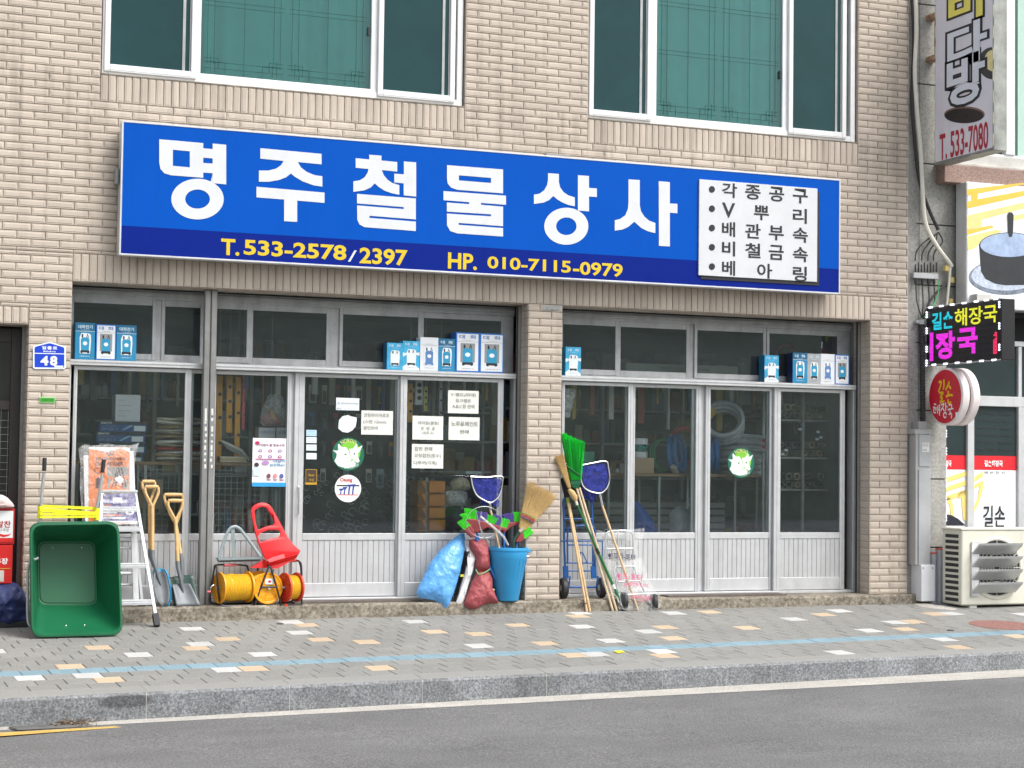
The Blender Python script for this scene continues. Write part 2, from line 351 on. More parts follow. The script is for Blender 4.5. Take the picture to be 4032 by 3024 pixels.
def road_wear(m):
    n = m.node_tree.nodes; l = m.node_tree.links; b = n['Principled BSDF']; src = b.inputs['Base Color'].links[0].from_socket
    geo = n.new('ShaderNodeNewGeometry'); mp = n.new('ShaderNodeMapping'); mp.inputs['Scale'].default_value = (.35, 2.6, 1); l.new(geo.outputs['Position'], mp.inputs['Vector'])
    nz = n.new('ShaderNodeTexNoise'); nz.inputs['Scale'].default_value = 1.0; nz.inputs['Detail'].default_value = 7; nz.inputs['Roughness'].default_value = .7; l.new(mp.outputs[0], nz.inputs['Vector'])
    mr = n.new('ShaderNodeMapRange'); mr.inputs['From Min'].default_value = .3; mr.inputs['From Max'].default_value = .72; mr.inputs['To Min'].default_value = .90; mr.inputs['To Max'].default_value = 1.10; l.new(nz.outputs['Fac'], mr.inputs['Value'])
    vm = n.new('ShaderNodeVectorMath'); vm.operation = 'SCALE'; l.new(src, vm.inputs[0]); l.new(mr.outputs[0], vm.inputs['Scale']); l.new(vm.outputs[0], b.inputs['Base Color'])
road_wear(M_asphalt)
M_granite = speckle('kerb_granite', (.085, .092, .10), (.17, .18, .19), (.30, .31, .32), 60, .75, .0015, .34, 2.4)
def kerb_dust(m):
    # pale dust and wear on the kerb's top, one dark damp stain on its face
    n = m.node_tree.nodes; l = m.node_tree.links; b = n['Principled BSDF']; src = b.inputs['Base Color'].links[0].from_socket
    geo = n.new('ShaderNodeNewGeometry'); sx = n.new('ShaderNodeSeparateXYZ'); l.new(geo.outputs['Normal'], sx.inputs[0])
    mr = n.new('ShaderNodeMapRange'); mr.inputs['From Min'].default_value = .45; mr.inputs['From Max'].default_value = .9; mr.inputs['To Max'].default_value = .8; l.new(sx.outputs['Z'], mr.inputs['Value'])
    mx = n.new('ShaderNodeMix'); mx.data_type = 'RGBA'; l.new(mr.outputs[0], mx.inputs[0]); l.new(src, mx.inputs[6]); mx.inputs[7].default_value = (.30, .295, .275, 1)
    sb = n.new('ShaderNodeVectorMath'); sb.operation = 'SUBTRACT'; sb.inputs[1].default_value = (2.03, 0, -.246); l.new(geo.outputs['Position'], sb.inputs[0])
    ml = n.new('ShaderNodeVectorMath'); ml.operation = 'MULTIPLY'; ml.inputs[1].default_value = (5.2, 0, 21); l.new(sb.outputs[0], ml.inputs[0])
    ln = n.new('ShaderNodeVectorMath'); ln.operation = 'LENGTH'; l.new(ml.outputs[0], ln.inputs[0])
    m2 = n.new('ShaderNodeMapRange'); m2.inputs['From Min'].default_value = .8; m2.inputs['From Max'].default_value = 1.05; m2.inputs['To Min'].default_value = .55; m2.inputs['To Max'].default_value = 1.0; l.new(ln.outputs['Value'], m2.inputs['Value'])
    vm = n.new('ShaderNodeVectorMath'); vm.operation = 'SCALE'; l.new(mx.outputs[2], vm.inputs[0]); l.new(m2.outputs[0], vm.inputs['Scale']); l.new(vm.outputs[0], b.inputs['Base Color'])
kerb_dust(M_granite)
M_gutter = speckle('gutter_concrete', (.30, .285, .255), (.46, .44, .40), (.58, .56, .52), 70, .9, .003, .16, 3)
M_paver = speckle('paver_grey', (.175, .174, .162), (.245, .244, .23), (.32, .318, .302), 120, .92, .0015, .14, .8)
M_paver_w = speckle('paver_white', (.42, .42, .41), (.52, .52, .51), (.61, .61, .60), 110, .9, .001, .1, 2)
M_paver_o = speckle('paver_orange', (.44, .335, .225), (.53, .41, .285), (.61, .485, .35), 110, .9, .001, .1, 2)
M_paver_b = speckle('paver_blue', (.155, .25, .30), (.21, .315, .37), (.27, .375, .43), 110, .9, .001, .14, 2)
M_sand = mat('joint_sand', (.20, .195, .18), .95, var=.3, scale=9)
M_step = speckle('step_concrete', (.12, .10, .075), (.225, .198, .155), (.35, .32, .265), 26, .92, .004, .35, 2.4)

KS = 0.039
def kerb_back(X): return -3.142 + KS * (X - 1.23)
def kerb_front(X): return kerb_back(X) - 0.21
def gut_z(X): return walk_z(X, kerb_front(X)) - (.186 - .0040 * (X - 1.2))
g0 = atZ(577, 2842, gut_z(2.3)); g1 = atZ(3800, 2674, gut_z(8.9)); GW = max(.15, kerb_front(5) - (g0.y + g1.y) / 2 - KS * (5 - (g0.x + g1.x) / 2))
def gut_edge(X): return g0.y + (g1.y - g0.y) * (X - g0.x) / (g1.x - g0.x)
XL, XR = -14.0, 34.0
m = MB(); m.quad((XL, gut_edge(XL), gut_z(XL) - .004), (XR, gut_edge(XR), gut_z(XR) - .004), (XR + 120, -160, gut_z(XR) - .004), (XL - 120, -160, gut_z(XL) - .004))
m.quad((XL - 120, gut_edge(XL), gut_z(XL) - .004), (XL, gut_edge(XL), gut_z(XL) - .004), (XL - 120, -160, gut_z(XL) - .004), (XL - 160, -160, gut_z(XL) - .004)); m.quad((XR, gut_edge(XR), gut_z(XR) - .004), (XR + 120, gut_edge(XR), gut_z(XR) - .004), (XR + 160, -160, gut_z(XR) - .004), (XR + 120, -160, gut_z(XR) - .004))
struct('road', m, M_asphalt)
m = MB(); N = 40
for i in range(N):
    a = XL + (XR - XL) * i / N; b = XL + (XR - XL) * (i + 1) / N
    m.quad((a, kerb_front(a) + .02, gut_z(a)), (b, kerb_front(b) + .02, gut_z(b)), (b, gut_edge(b) - .01, gut_z(b) - .002), (a, gut_edge(a) - .01, gut_z(a) - .002))
struct('gutter', m, M_gutter)
# yellow no-parking line on the asphalt, ending by the drain
M_yline = speckle('road_paint_yellow', (.42, .27, .06), (.60, .38, .09), (.66, .45, .14), 60, .8, .001, .2, 4)
yl = [atZ(*q, gut_z(1.3) + .002) for q in ((-60, 2888), (480, 2857.5), (497, 2862), (-60, 2903))]
o = struct('road_marking', MB().quad(*yl), M_yline)

# kerb of separate granite stones with pale mortar joints
kerb_root = bpy.data.objects.new('kerb', None); sc.collection.objects.link(kerb_root); kerb_root['kind'] = 'structure'
joints = [578, 1142, 1666, 2153, 2610, 3040, 3450, 3832]
ky = lambda px: 2750 + (2572.6 - 2750) * px / 3800
JX = [on_walk(px, ky(px)).x for px in joints]
dl = JX[1] - JX[0]; JX = [JX[0] - dl * k for k in (3, 2, 1)] + JX + [JX[-1] + dl * k for k in range(1, 5)]
M_kmortar = mat('kerb_mortar', (.62, .60, .56), .9, var=.15, scale=30)
def kerb_section(X, inset=0.0):
    yb = kerb_back(X); z = walk_z(X, yb); w = .21 - inset; t = inset
    return [(X, yb - t, z - t - .3), (X, yb - t, z - t), (X, yb - .15, z - .0075 - t), (X, yb - w + .012, z - .014 - t), (X, yb - w, z - .034), (X, yb - w, z - .32)]
for a, b in zip(JX, JX[1:]):
    m = MB(); k = [a + .0025 + (b - a - .005) * i / 6 for i in range(7)]
    m.loft([kerb_section(x) for x in k], cap=True); m.build('kerb_stone', M_granite, kerb_root)
    mm = MB(); mm.loft([kerb_section(b - .006, .003), kerb_section(b + .006, .003)]); mm.build('mortar_joint', M_kmortar, kerb_root)

# pavement: square concrete setts in rows along the kerb
walk = bpy.data.objects.new('pavement', None); sc.collection.objects.link(walk); walk['kind'] = 'structure'
m = MB()
for i in range(N):
    a = XL + (XR - XL) * i / N; b = XL + (XR - XL) * (i + 1) / N
    m.quad((a, kerb_back(a), walk_z(a, kerb_back(a)) - .007), (b, kerb_back(b), walk_z(b, kerb_back(b)) - .007), (b, .5, walk_z(b, .5) - .007), (a, .5, walk_z(a, .5) - .007))
m.build('bedding', M_sand, walk)
PR, PC = .207, .2; SL = math.hypot(1, KS); UX = Vector((1, KS, 0)) / SL; VX = Vector((-KS, 1, 0)) / SL
O0 = Vector((1.23, kerb_back(1.23) + .004, 0))
def cell(p): d = p - O0; d.z = 0; return d.dot(UX), d.dot(VX)
R1, R2, R3 = zoom(0, 2200, 1.6458), zoom(1344, 2200, 1.6458), zoom(2688, 2200, 1.6458)
col_px = [(R1, 'w', [(1245, 447), (1880, 400), (1945, 489), (1290, 548), (890, 620), (1720, 605), (190, 770), (570, 752), (1465, 705), (-60, 612)]),
          (R1, 'o', [(1985, 440), (1475, 511), (2095, 512), (1270, 573), (620, 578), (460, 702), (735, 773), (1640, 725), (-70, 855)]),
          (R2, 'w', [(490, 410), (1555, 354), (1580, 434), (2000, 467), (900, 568), (1755, 527), (280, 655), (1665, 623), (2090, 603), (2160, 355)]),
          (R2, 'o', [(370, 374), (620, 475), (905, 484), (1175, 425), (1560, 372), (2130, 438), (155, 548), (1335, 545), (2150, 513), (755, 635), (270, 718), (1515, 628), (2105, 637)]),
          (R3, 'w', [(1010, 335), (740, 396), (1385, 422), (1740, 362), (1215, 472), (1650, 514), (985, 597), (2190, 360)]),
          (R3, 'o', [(190, 333), (950, 369), (430, 451), (1470, 402), (1620, 361), (1455, 466), (260, 558), (1740, 570), (2200, 508)])]
colr = {}
for zm, k, pts in col_px:
    for q in pts:
        u, v = cell(on_walk(*zm(*q))); colr.setdefault(int(v // PR), []).append((u, k))
cells = []
for r in range(0, 15):
    want = colr.get(r, []); best = (r % 2) * .5 * PC; be = 1e9
    for s in range(20):
        ph = PC * s / 20; e = sum(abs(((u - ph) / PC - .5) - round((u - ph) / PC - .5)) for u, _ in want) + (.15 * abs(ph / PC - (r % 2) * .5))
        if e < be: be, best = e, ph
    kinds = {int((u - best) // PC): k for u, k in want}
    for c in range(-20, 75):
        u = best + (c + .5) * PC; v = (r + .5) * PR; p = O0 + UX * u + VX * v
        if p.y > .0: continue
        kind = kinds.get(c, 'b' if r == 3 else 'g')
        if r == 3: kind = 'b'
        cells.append((p.x, p.y, kind, (p - CAM).length))
def sett(m, x, y, dz=0.0, tx=0.0, ty=0.0, loc=None):
    h, w, c = PR / 2 - .002, PC / 2 - .002, .004; z = walk_z(x, y) + dz
    L = lambda a, b, k: (Vector((x, y, z)) + UX * a + VX * b + Vector((0, 0, WALK_S * b + WALK_B * a + tx * a + ty * b + k))) - (loc or Vector())
    V = [L(sx * (w - i), sy * (h - i), k) for i, k in ((0, -.03), (0, -c), (c, 0)) for sx, sy in ((-1, -1), (1, -1), (1, 1), (-1, 1))]
    F = [(a * 4 + i, a * 4 + (i + 1) % 4, a * 4 + 4 + (i + 1) % 4, a * 4 + 4 + i) for a in (0, 1) for i in range(4)] + [(8, 9, 10, 11)]
    m.add(V, F)
inview = [c for c in cells if 1.0 < c[0] < 12.5]
inview.sort(key=lambda c: (c[2] == 'g', c[3]))
single = inview[:300]; rest = inview[300:] + [c for c in cells if not 1.0 < c[0] < 12.5]
PM = {'g': M_paver, 'w': M_paver_w, 'o': M_paver_o, 'b': M_paver_b}
sm = {}
for k in PM:
    for j in range(3):
        m = MB(); sett(m, 0, 0, 0, (random.random() - .5) * .012, (random.random() - .5) * .012, Vector((0, 0, walk_z(0, 0))))
        me = bpy.data.meshes.new('sett'); me.from_pydata(m.v, [], m.f); me.materials.append(PM[k]); fix_normals(me); sm[k, j] = me
for x, y, k, d in single:
    o = bpy.data.objects.new('sett', sm[k, random.randrange(3)]); sc.collection.objects.link(o); o.parent = walk
    o.location = (x, y, walk_z(x, y) + (random.random() - .5) * .003)
for k in PM:
    m = MB()
    for x, y, kk, d in rest:
        if kk == k: sett(m, x, y, (random.random() - .5) * .003, (random.random() - .5) * .01, (random.random() - .5) * .01)
    if m.v: tag(m.build('setts', PM[k], walk), kind='stuff')

# unseen wooded slope behind the camera, added and shaped for the panes to mirror
m = MB(); nx, ny = 60, 10
hv = []
for j in range(ny + 1):
    for i in range(nx + 1):
        X = -90 + 200 * i / nx; t = j / ny
        hv.append((X, -34 - 40 * t + 3 * mnoise.noise(Vector((X * .1, t, 0))), -.5 + 11 * t ** .7 * (1 + .25 * mnoise.noise(Vector((X * .05, t * 2, 3)))) ))
m.add(hv, [(j * (nx + 1) + i, j * (nx + 1) + i + 1, (j + 1) * (nx + 1) + i + 1, (j + 1) * (nx + 1) + i) for j in range(ny) for i in range(nx)])
struct('reflection_hillside', m, mat('reflection_hillside_green', (.10, .125, .08), .95, var=.6, scale=.5))

# ================================================================= BRICK BUILDING
bld = thing('brick_building', 'pale beige brick shop building with wide sign and sliding glass shopfront', 'building', (6.2, .2, 0))
BASE = Vector(bld.location)
def part(mb, name, material, parent=None, smooth=False): return mb.build(name, material, parent or bld, smooth)
M_brick = mat('beige_brick', (.52, .45, .38), .62, var=.07, scale=3.0, bump=.0008, bscale=220, streak=.24, rnd=.065, spec=.35)
M_mortar = mat('brick_mortar', (.38, .325, .27), .95, var=.25, scale=12)
CH, BP = .068, .236
ZJ = at(2081, 1251.9).z                                  # a bed joint
X0P, X1P = 1.702, 2.056; XM0, XM1 = 6.25, 6.602; XR0, XR1 = 10.0, 10.456
ZS0, ZS1 = 2.885, 3.125; ZW0 = ZJ + CH * round((4.44 - ZJ) / CH); ZW1 = 4.685; WZ = 4.70
W1 = (2.25, 5.585); W2 = (6.84, 9.845); TOP = 6.6; STEP = .11
# backing walls
m = MB(); BY = .010
for a, b, c, d in [(-3, W1[0], ZS1, TOP), (W1[0], W2[1], ZS1, WZ - .01), (W1[1], W2[0], WZ - .01, TOP), (W2[1], XR1, ZS1, TOP), (W1[0], W1[1], 6.4, TOP), (W2[0], W2[1], 6.4, TOP),
                   (-3, X1P, 2.503, ZS1), (X0P, X1P, STEP - .3, 2.503), (X1P, XR0, ZS0, ZS1), (XM0, XM1, STEP - .3, ZS0), (XR0, XR1, STEP - .3, ZS1), (-3, .7, -.3, 2.503)]:
    m.box(a + .0005, BY, c, b - .0005, .30, d)
part(m, 'wall', M_mortar)
def tmpl(L, H):
    a, b = L / 2 - .0035, H / 2 - .0035; V = []
    i1, i2, dp = .0085, .0140, .0034
    if L < .06: i1, i2 = .006, .011
    for ins, w in ((0, -.013), (0, -.0015), (.0015, 0), (i1, 0), (i2, dp)):
        V += [(-a + ins, -w, -b + ins), (a - ins, -w, -b + ins), (a - ins, -w, b - ins), (-a + ins, -w, b - ins)]
    F = [(k * 4 + i, k * 4 + (i + 1) % 4, k * 4 + 4 + (i + 1) % 4, k * 4 + 4 + i) for k in range(4) for i in range(4)] + [(16, 17, 18, 19)]
    return V, F
bricks = []                                              # (X, Z, length, height, face, plane)
def course(x0, x1, z0, z1, ph0=None):
    k0 = math.floor((z0 - ZJ) / CH + .02)
    for k in range(k0, k0 + int((z1 - z0) / CH) + 3):
        a = max(z0, ZJ + k * CH); b = min(z1, ZJ + (k + 1) * CH)
        if b - a < .02: continue
        s = (x0 if ph0 is None else ph0) - (BP / 2 if k % 2 else 0)
        s -= math.ceil((s - x0) / BP) * BP
        while s < x1 - .015:
            p, q = max(s, x0), min(s + BP, x1)
            if q - p > .02: bricks.append(((p + q) / 2, (a + b) / 2, q - p, b - a))
            s += BP
course(.9, XR1, ZS1, ZW0, X0P); course(.9, W1[0], ZW0, TOP - .05, X0P); course(W1[1], W2[0], ZW0, TOP - .05)
course(W2[1], XR1, ZW0, TOP - .05); course(.9, X1P, 2.647, ZS1, X0P); course(X0P, X1P, STEP, 2.647); course(XM0, XM1, STEP, ZS0); course(XR0, XR1, STEP, ZS1)
def hidden(x, z):                                         # behind the shop sign
    return 2.62 < x < 9.45 and 3.25 < z < 4.17
vis = [b for b in bricks if b[0] > 1.3 and not hidden(b[0], b[1])]
vis.sort(key=lambda b: -(b[2] * b[3]) / ((b[0]) ** 2 + 238))
def place(lst, name, limit, flip=False):
    cache = {}
    for x, z, L, H in lst[:limit]:
        key = (round(L, 3), round(H, 3))
        if key not in cache:
            me = bpy.data.meshes.new(name); V, F = tmpl(*key); me.from_pydata(V, [], F); me.materials.append(M_brick); fix_normals(me); cache[key] = me
        o = bpy.data.objects.new(name, cache[key]); sc.collection.objects.link(o); o.parent = bld
        o.location = Vector((x + (random.random() - .5) * .0016, (random.random() - .5) * .002, z)) - BASE
        o.rotation_euler = ((random.random() - .5) * .02, 0, (random.random() - .5) * .012)
    m = MB()
    for x, z, L, H in lst[limit:]:
        V, F = tmpl(L, H); j = (random.random() - .5) * .002; m.add([(v[0] + x, v[1] + j, v[2] + z) for v in V], F)
    return m
m = place(vis, 'brick', 300)
for x, z, L, H in [b for b in bricks if b not in set(vis)]:
    V, F = tmpl(L, H); m.add([(v[0] + x, v[1], v[2] + z) for v in V], F)
# header bricks of the door and shop reveals (faces square to the street)
def reveal(X, y0, y1, z0, z1):
    k0 = math.floor((z0 - ZJ) / CH + .02)
    for k in range(k0, k0 + int((z1 - z0) / CH) + 3):
        a = max(z0, ZJ + k * CH); b = min(z1, ZJ + (k + 1) * CH)
        if b - a < .02: continue
        V, F = tmpl(y1 - y0, b - a)
        m.add([(X + v[1], (y0 + y1) / 2 + v[0], (a + b) / 2 + v[2]) for v in V], F)
reveal(X0P, .014, .19, STEP, 2.50); reveal(XM0, .014, .17, STEP, ZS0); reveal(XM0, .222, .30, STEP, ZS0); reveal(XR0, .014, .17, STEP, ZS0); reveal(XR0, .222, .31, STEP, ZS0)
bw = tag(m.build('brickwork', M_brick, bld), kind='stuff')
ta = bw.data.attributes.new('tone', 'FLOAT', 'FACE'); vals = []
for i in range(len(bw.data.polygons) // 17 + 1): vals += [random.random() - .5] * 17
ta.data.foreach_set('value', vals[:len(bw.data.polygons)])
sold = []
def soldiers(x0, x1, z0, z1):
    n = round((x1 - x0) / CH)
    for i in range(n): sold.append((x0 + (i + .5) * (x1 - x0) / n, (z0 + z1) / 2, (x1 - x0) / n, z1 - z0))
soldiers(X1P, XR0, ZS0, ZS1); soldiers(W1[0], W1[1], ZW0, ZW1); soldiers(W2[0], W2[1], ZW0, ZW1); soldiers(X0P - .068 * 12, X0P - .008, 2.503, 2.647)
place(sold, 'soldier_brick', 300)
# undersides of the lintels, sills of mortar below the windows
m = MB(); m.box(X1P, .012, ZS0 - .004, XM0, .3, ZS0 + .02); m.box(XM1, .012, ZS0 - .004, XR0, .3, ZS0 + .02); m.box(.7, .012, 2.497, X0P, .3, 2.51)
part(m, 'lintel_soffit', M_mortar)
M_sill = mat('sill_mortar', (.34, .30, .25), .9, var=.3, scale=14, bump=.002)
for a, b in (W1, W2):
    m = MB(); n = 34; ring = []
    for i in range(n + 1):
        x = a + (b - a) * i / n; w = .006 * mnoise.noise(Vector((x * 6, 0, 1)))
        ring.append([(x, -.004, ZW1 - .004), (x, -.009 + w, ZW1 + .004), (x, .05, ZW1 + .02 + w), (x, .05, ZW1 - .004)])
    m.loft(ring); part(m, 'sill', M_sill)
# broken patch of mortar at the head of the middle pier
sp = MB(); sack(sp, [P(T2, 1400, 10, -.002), P(T2, 1560, 5, -.002), P(T2, 1568, 45, -.002), P(T2, 1480, 52, -.002), P(T2, 1385, 50, -.002)], .012, 4, 20, .006, 40)
part(sp, 'mortar_patch', mat('raw_mortar', (.36, .37, .36), .95, var=.35, scale=30, bump=.004), None, True)
# plinth step in front of the shop
m = MB(); n = 60; rings = []
for i in range(n + 1):
    x = 1.55 + (10.56 - 1.55) * i / n; w = .006 * mnoise.noise(Vector((x * 3, 0, 0))) + .004 * mnoise.noise(Vector((x * 14, 2, 0)))
    rings.append([(x, .5, -.3), (x, .5, STEP + .004), (x, -.05 + w, STEP - .001 + w * .4), (x, -.066 + w, STEP - .018), (x, -.068 + w, -.3)])
m.loft(rings); part(m, 'step', M_step, None, True)
# ================================================================= upper windows
M_pvc = mat('white_frame', (.74, .75, .76), .38, var=.05, scale=5, streak=.06)
M_alu = mat('aluminium_frame', (.60, .61, .62), .42, metal=.35, var=.07, scale=9, streak=.12)
M_alu_d = mat('weathered_aluminium', (.36, .37, .375), .5, metal=.3, var=.2, scale=7, streak=.25)
M_rail = mat('shutter_rail_steel', (.27, .27, .265), .5, metal=.5, var=.15, scale=6, streak=.2)
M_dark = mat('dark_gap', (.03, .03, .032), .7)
def tinted(name, col, rough=.04, spec=.5):
    m = mat(name, col, rough, var=.18, scale=1.2, spec=spec); return m
M_green_glass = glass('green_tinted_glass', (.50, .84, .815), .012, .03, 1.45)
M_curtain = mat('pale_curtain', (.62, .64, .62), .9, var=.1, scale=3)
M_screen_glass = tinted('screened_glass', (.010, .048, .052), .16, .22)
M_muntin = mat('muntin_dark', (.016, .10, .09), .5)
def bar(m, a, b, Y0, Y1, c=.003): m.cbox(a[0], Y0, a[1], b[0], Y1, b[1], c)
def upper_window(w, px, zg, name):
    x0, x1 = w; Y = .035
    root = MB()                                           # outer frame
    fr = .055; top = 6.4
    for a, b, c, d in ((x0 + .012, x0 + .012 + fr, WZ, top), (x1 - .012 - fr, x1 - .012, WZ, top), (x0 + .012 + fr, x1 - .012 - fr, WZ, WZ + fr), (x0 + .012 + fr, x1 - .012 - fr, top - fr, top)):
        root.cbox(a, Y, c, b, Y + .12, d, .004)
    root.box(x0 + .03, Y + .006, WZ + .02, x1 - .03, Y + .016, WZ + .024)
    fo = part(root, 'upper_window', M_pvc)
    zb = WZ + fr
    L0, L1, C0, C1, R0, R1 = px
    for a, b in ((L0, L1), (R0, R1)):                     # side sashes stand proud, on the outer track
        s = MB(); st = .05
        for p, q, c, d in ((a - st, a, zb - .035, top - .05), (b, b + st, zb - .035, top - .05), (a, b, zb - .035, zb + .03), (a, b, top - .1, top - .05)):
            s.cbox(p, Y - .018, c, q, Y + .03, d, .005)
        s.box(a - st + .006, Y - .021, zb - .018, b + st - .006, Y - .017, zb - .014)
        s.build('sash', M_pvc, fo)
        MB().box(a - .005, Y + .006, zb, b + .005, Y + .012, top - .06).build('pane', M_screen_glass, fo)
        s = MB(); s.box(b - .075, Y - .001, zb + .02, b - .05, Y + .004, top - .06); s.box(b - .012, Y - .001, zb + .02, b - .003, Y + .004, top - .06); s.build('inner_sash_edge', M_alu_d, fo)
    s = MB(); s.cbox(L1 + .05, Y + .012, zb - .02, R0 - .05, Y + .06, zb + .028, .004); s.cbox(C1 + .0, Y + .014, zb + .02, R0 - .048, Y + .06, top - .06, .004); s.cbox(L1 + .048, Y + .014, zb + .02, C0, Y + .06, top - .06, .004)
    s.build('sash', M_pvc, fo)
    MB().box(C0 - .01, Y + .034, zb + .01, C1 + .01, Y + .04, top - .06).build('pane', M_green_glass, fo)
    cu_ = MB(); nn = 90; top_r, bot_r = [], []
    for i in range(nn + 1):                               # gathered curtain inside
        u = i / nn; x = C0 - .05 + (C1 - C0 + .1) * u; y = Y + .15 + .018 * math.sin(u * 46 + 3 * math.sin(u * 9)) + .03 * math.sin(u * 11 + 1)
        top_r.append((x, y, top - .05)); bot_r.append((x + .01 * math.sin(u * 20), y + .01, zb - .04))
    cu_.add(bot_r + top_r, [(i, i + 1, nn + 2 + i, nn + 1 + i) for i in range(nn)]); cu_.build('curtain', M_curtain, fo, True)
    # the ornamental lattice lines of the sliding screens
    g = MB(); y = Y + .029; t = .0019
    def hl(xa, xb, z): g.box(xa, y, z - t, xb, y + .003, z + t)
    def vl(x, za, zb_): g.box(x - t, y + .0002, za, x + t, y + .0032, zb_)
    Wd = C1 - C0; z0 = zb + .028; zt = top - .08
    for fx in (.02, .51):
        a = C0 + Wd * fx; b = a + Wd * .46
        for k in (0, .055): hl(a, b, z0 + .06 + k * 1.0); 
        for xx in (a + .03, a + .09, b - .09, b - .03): vl(xx, z0 + .10, zt)
        for sgn, e in ((1, a), (-1, b)):
            hl(e, e + sgn * .13, z0 + .15); hl(e + sgn * .03, e + sgn * .19, z0 + .115); vl(e + sgn * .13, z0 + .06, z0 + .15); vl(e + sgn * .19, z0 + .02, z0 + .115); vl(e + sgn * .06, z0 + .02, z0 + .17); vl(e + sgn * .1, z0 + .02, z0 + .13)
        vl((a + b) / 2, z0, zt)
        for zz in (z0 + .62, z0 + .66, z0 + 1.1, z0 + 1.14): hl(a, b, zz)
    g.build('lattice', M_muntin, fo)
    h = MB(); h.cbox(C1 - .035, Y + .01, zb + .52, C1 - .018, Y + .034, zb + .60, .003); h.build('latch', M_dark, fo)
    return fo
def wx(px_list, py): return [at(p * 1.82278, py * 1.82278, .035).x for p in px_list]
upper_window(W1, wx((238, 413, 435, 803, 828, 972), 90), None, 'a')
upper_window(W2, wx((1282, 1397, 1420, 1692, 1712, 1818), 150), None, 'b')
# dark rooms behind the upper panes
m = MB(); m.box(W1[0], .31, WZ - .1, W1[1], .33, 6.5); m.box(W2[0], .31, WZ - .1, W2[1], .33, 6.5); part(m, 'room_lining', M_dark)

# ================================================================= sliding shopfront
FY, FI = .262, .300                                       # outer and inner track
TY = .345                                                 # transom lights sit further back
ZL = .145                                                 # track level
LEDGE = at(*T0(620, 908), .20).z
M_glass = glass('shop_glass', (.93, .955, .95), .024, dust_haze_col=(.42, .50, .53))  # dust amount and cool film colour also paint the haze of reflected sky
M_glass2 = glass('transom_glass', (.70, .74, .75), .055, dust_haze_col=(.40, .47, .50))
lx = lambda px, Y=FY: at(px, 1800, Y).x
ZGB = at(834, 2101, FI).z; ZKT = at(834, 2129, FI).z; ZKB = at(1190, 2297, FI).z; ZGT = at(500, 1461, FY).z
M_kick = mat('kick_panel_aluminium', (.56, .57, .58), .45, metal=.3, var=.06, scale=8, streak=.18)
def door(px0, px1, Y, sl=22, sr=22, handle=None, name='sliding_door'):
    a, b = lx(px0, Y), lx(px1, Y); sl *= .00218; sr *= .00218
    f = MB(); d = .034
    f.cbox(a - sl, Y, ZL, a, Y + d, LEDGE - .05, .003); f.cbox(b, Y, ZL, b + sr, Y + d, LEDGE - .05, .003)
    f.cbox(a, Y + .002, ZGT, b, Y + d, LEDGE - .052, .003); f.cbox(a, Y + .002, ZKT, b, Y + d, ZGB, .004); f.cbox(a, Y + .002, ZL + .002, b, Y + d, ZKB, .004)
    f.box(a - sl * .55, Y - .004, ZL + .01, a - sl * .5, Y, LEDGE - .06); f.box(b + sr * .5, Y - .004, ZL + .01, b + sr * .55, Y, LEDGE - .06)
    o = part(f, name, M_alu)
    MB().box(a - .004, Y + .014, ZGB - .004, b + .004, Y + .019, ZGT + .004).build('pane', M_glass, o)
    k = MB(); n = max(4, round((b - a) / .052)); w = (b - a) / n     # ribbed kick panel
    for i in range(n): k.cbox(a + i * w + .0012, Y + .010, ZKB - .002, a + (i + 1) * w - .0012, Y + .024, ZKT + .002, .0035)
    k.build('kick_panel', M_kick, o); MB().box(a, Y + .022, ZKB - .002, b, Y + .03, ZKT + .002).build('panel_backing', M_dark, o)
    if handle:
        hx = lx(handle, Y); h = MB(); z = 1.02
        h.tube([(hx, Y - .002, z + .13), (hx, Y - .028, z + .12), (hx, Y - .032, z), (hx, Y - .028, z - .12), (hx, Y - .002, z - .13)], .0065, 8); h.build('handle', M_chrome, o, True)
    return o
M_chrome = mat('chrome', (.78, .78, .78), .18, metal=1.0, var=.04)
door(298, 723, FY, 14, 26); door(846, 1128, FI, 40, 16, name='sliding_door'); door(1196, 1562, FI, 42, 18, handle=1176); door(1600, 1958, FY, 30, 26)
door(2222, 2472, FY, 14, 24); door(2500, 2740, FI, 14, 24); door(2797, 3030, FI, 24, 16); door(3074, 3308, FY, 34, 26)
door(748, 790, FI, 10, 40)
# fixed frame: track, ledge, jambs
m = MB()
for a, b in ((X1P + .004, XM0 - .002), (XM1 + .002, XR0 - .004)):
    m.cbox(a, .21, LEDGE - .048, b, .37, LEDGE, .004); m.box(a, .203, LEDGE - .02, b, .212, LEDGE - .014); m.cbox(a, .235, STEP + .002, b, .40, ZL - .004, .004)
    m.box(a, .225, LEDGE - .044, b, .212, LEDGE - .038)
    for x, w in ((a, .035), (b - .035, .035)): m.cbox(x, .245, ZL, x + w, .36, LEDGE - .048, .003)
part(m, 'door_frame', M_alu)
m = MB()                                                  # meeting stiles of the inner track
for p0_, p1_ in ((735, 760), (1128, 1170), (2728, 2800), (1556, 1606), (2466, 2506), (3026, 3080)): m.cbox(lx(p0_, FI), FI + .0345, ZL, lx(p1_, FI), FI + .06, LEDGE - .05, .003)
part(m, 'meeting_stile', M_alu)
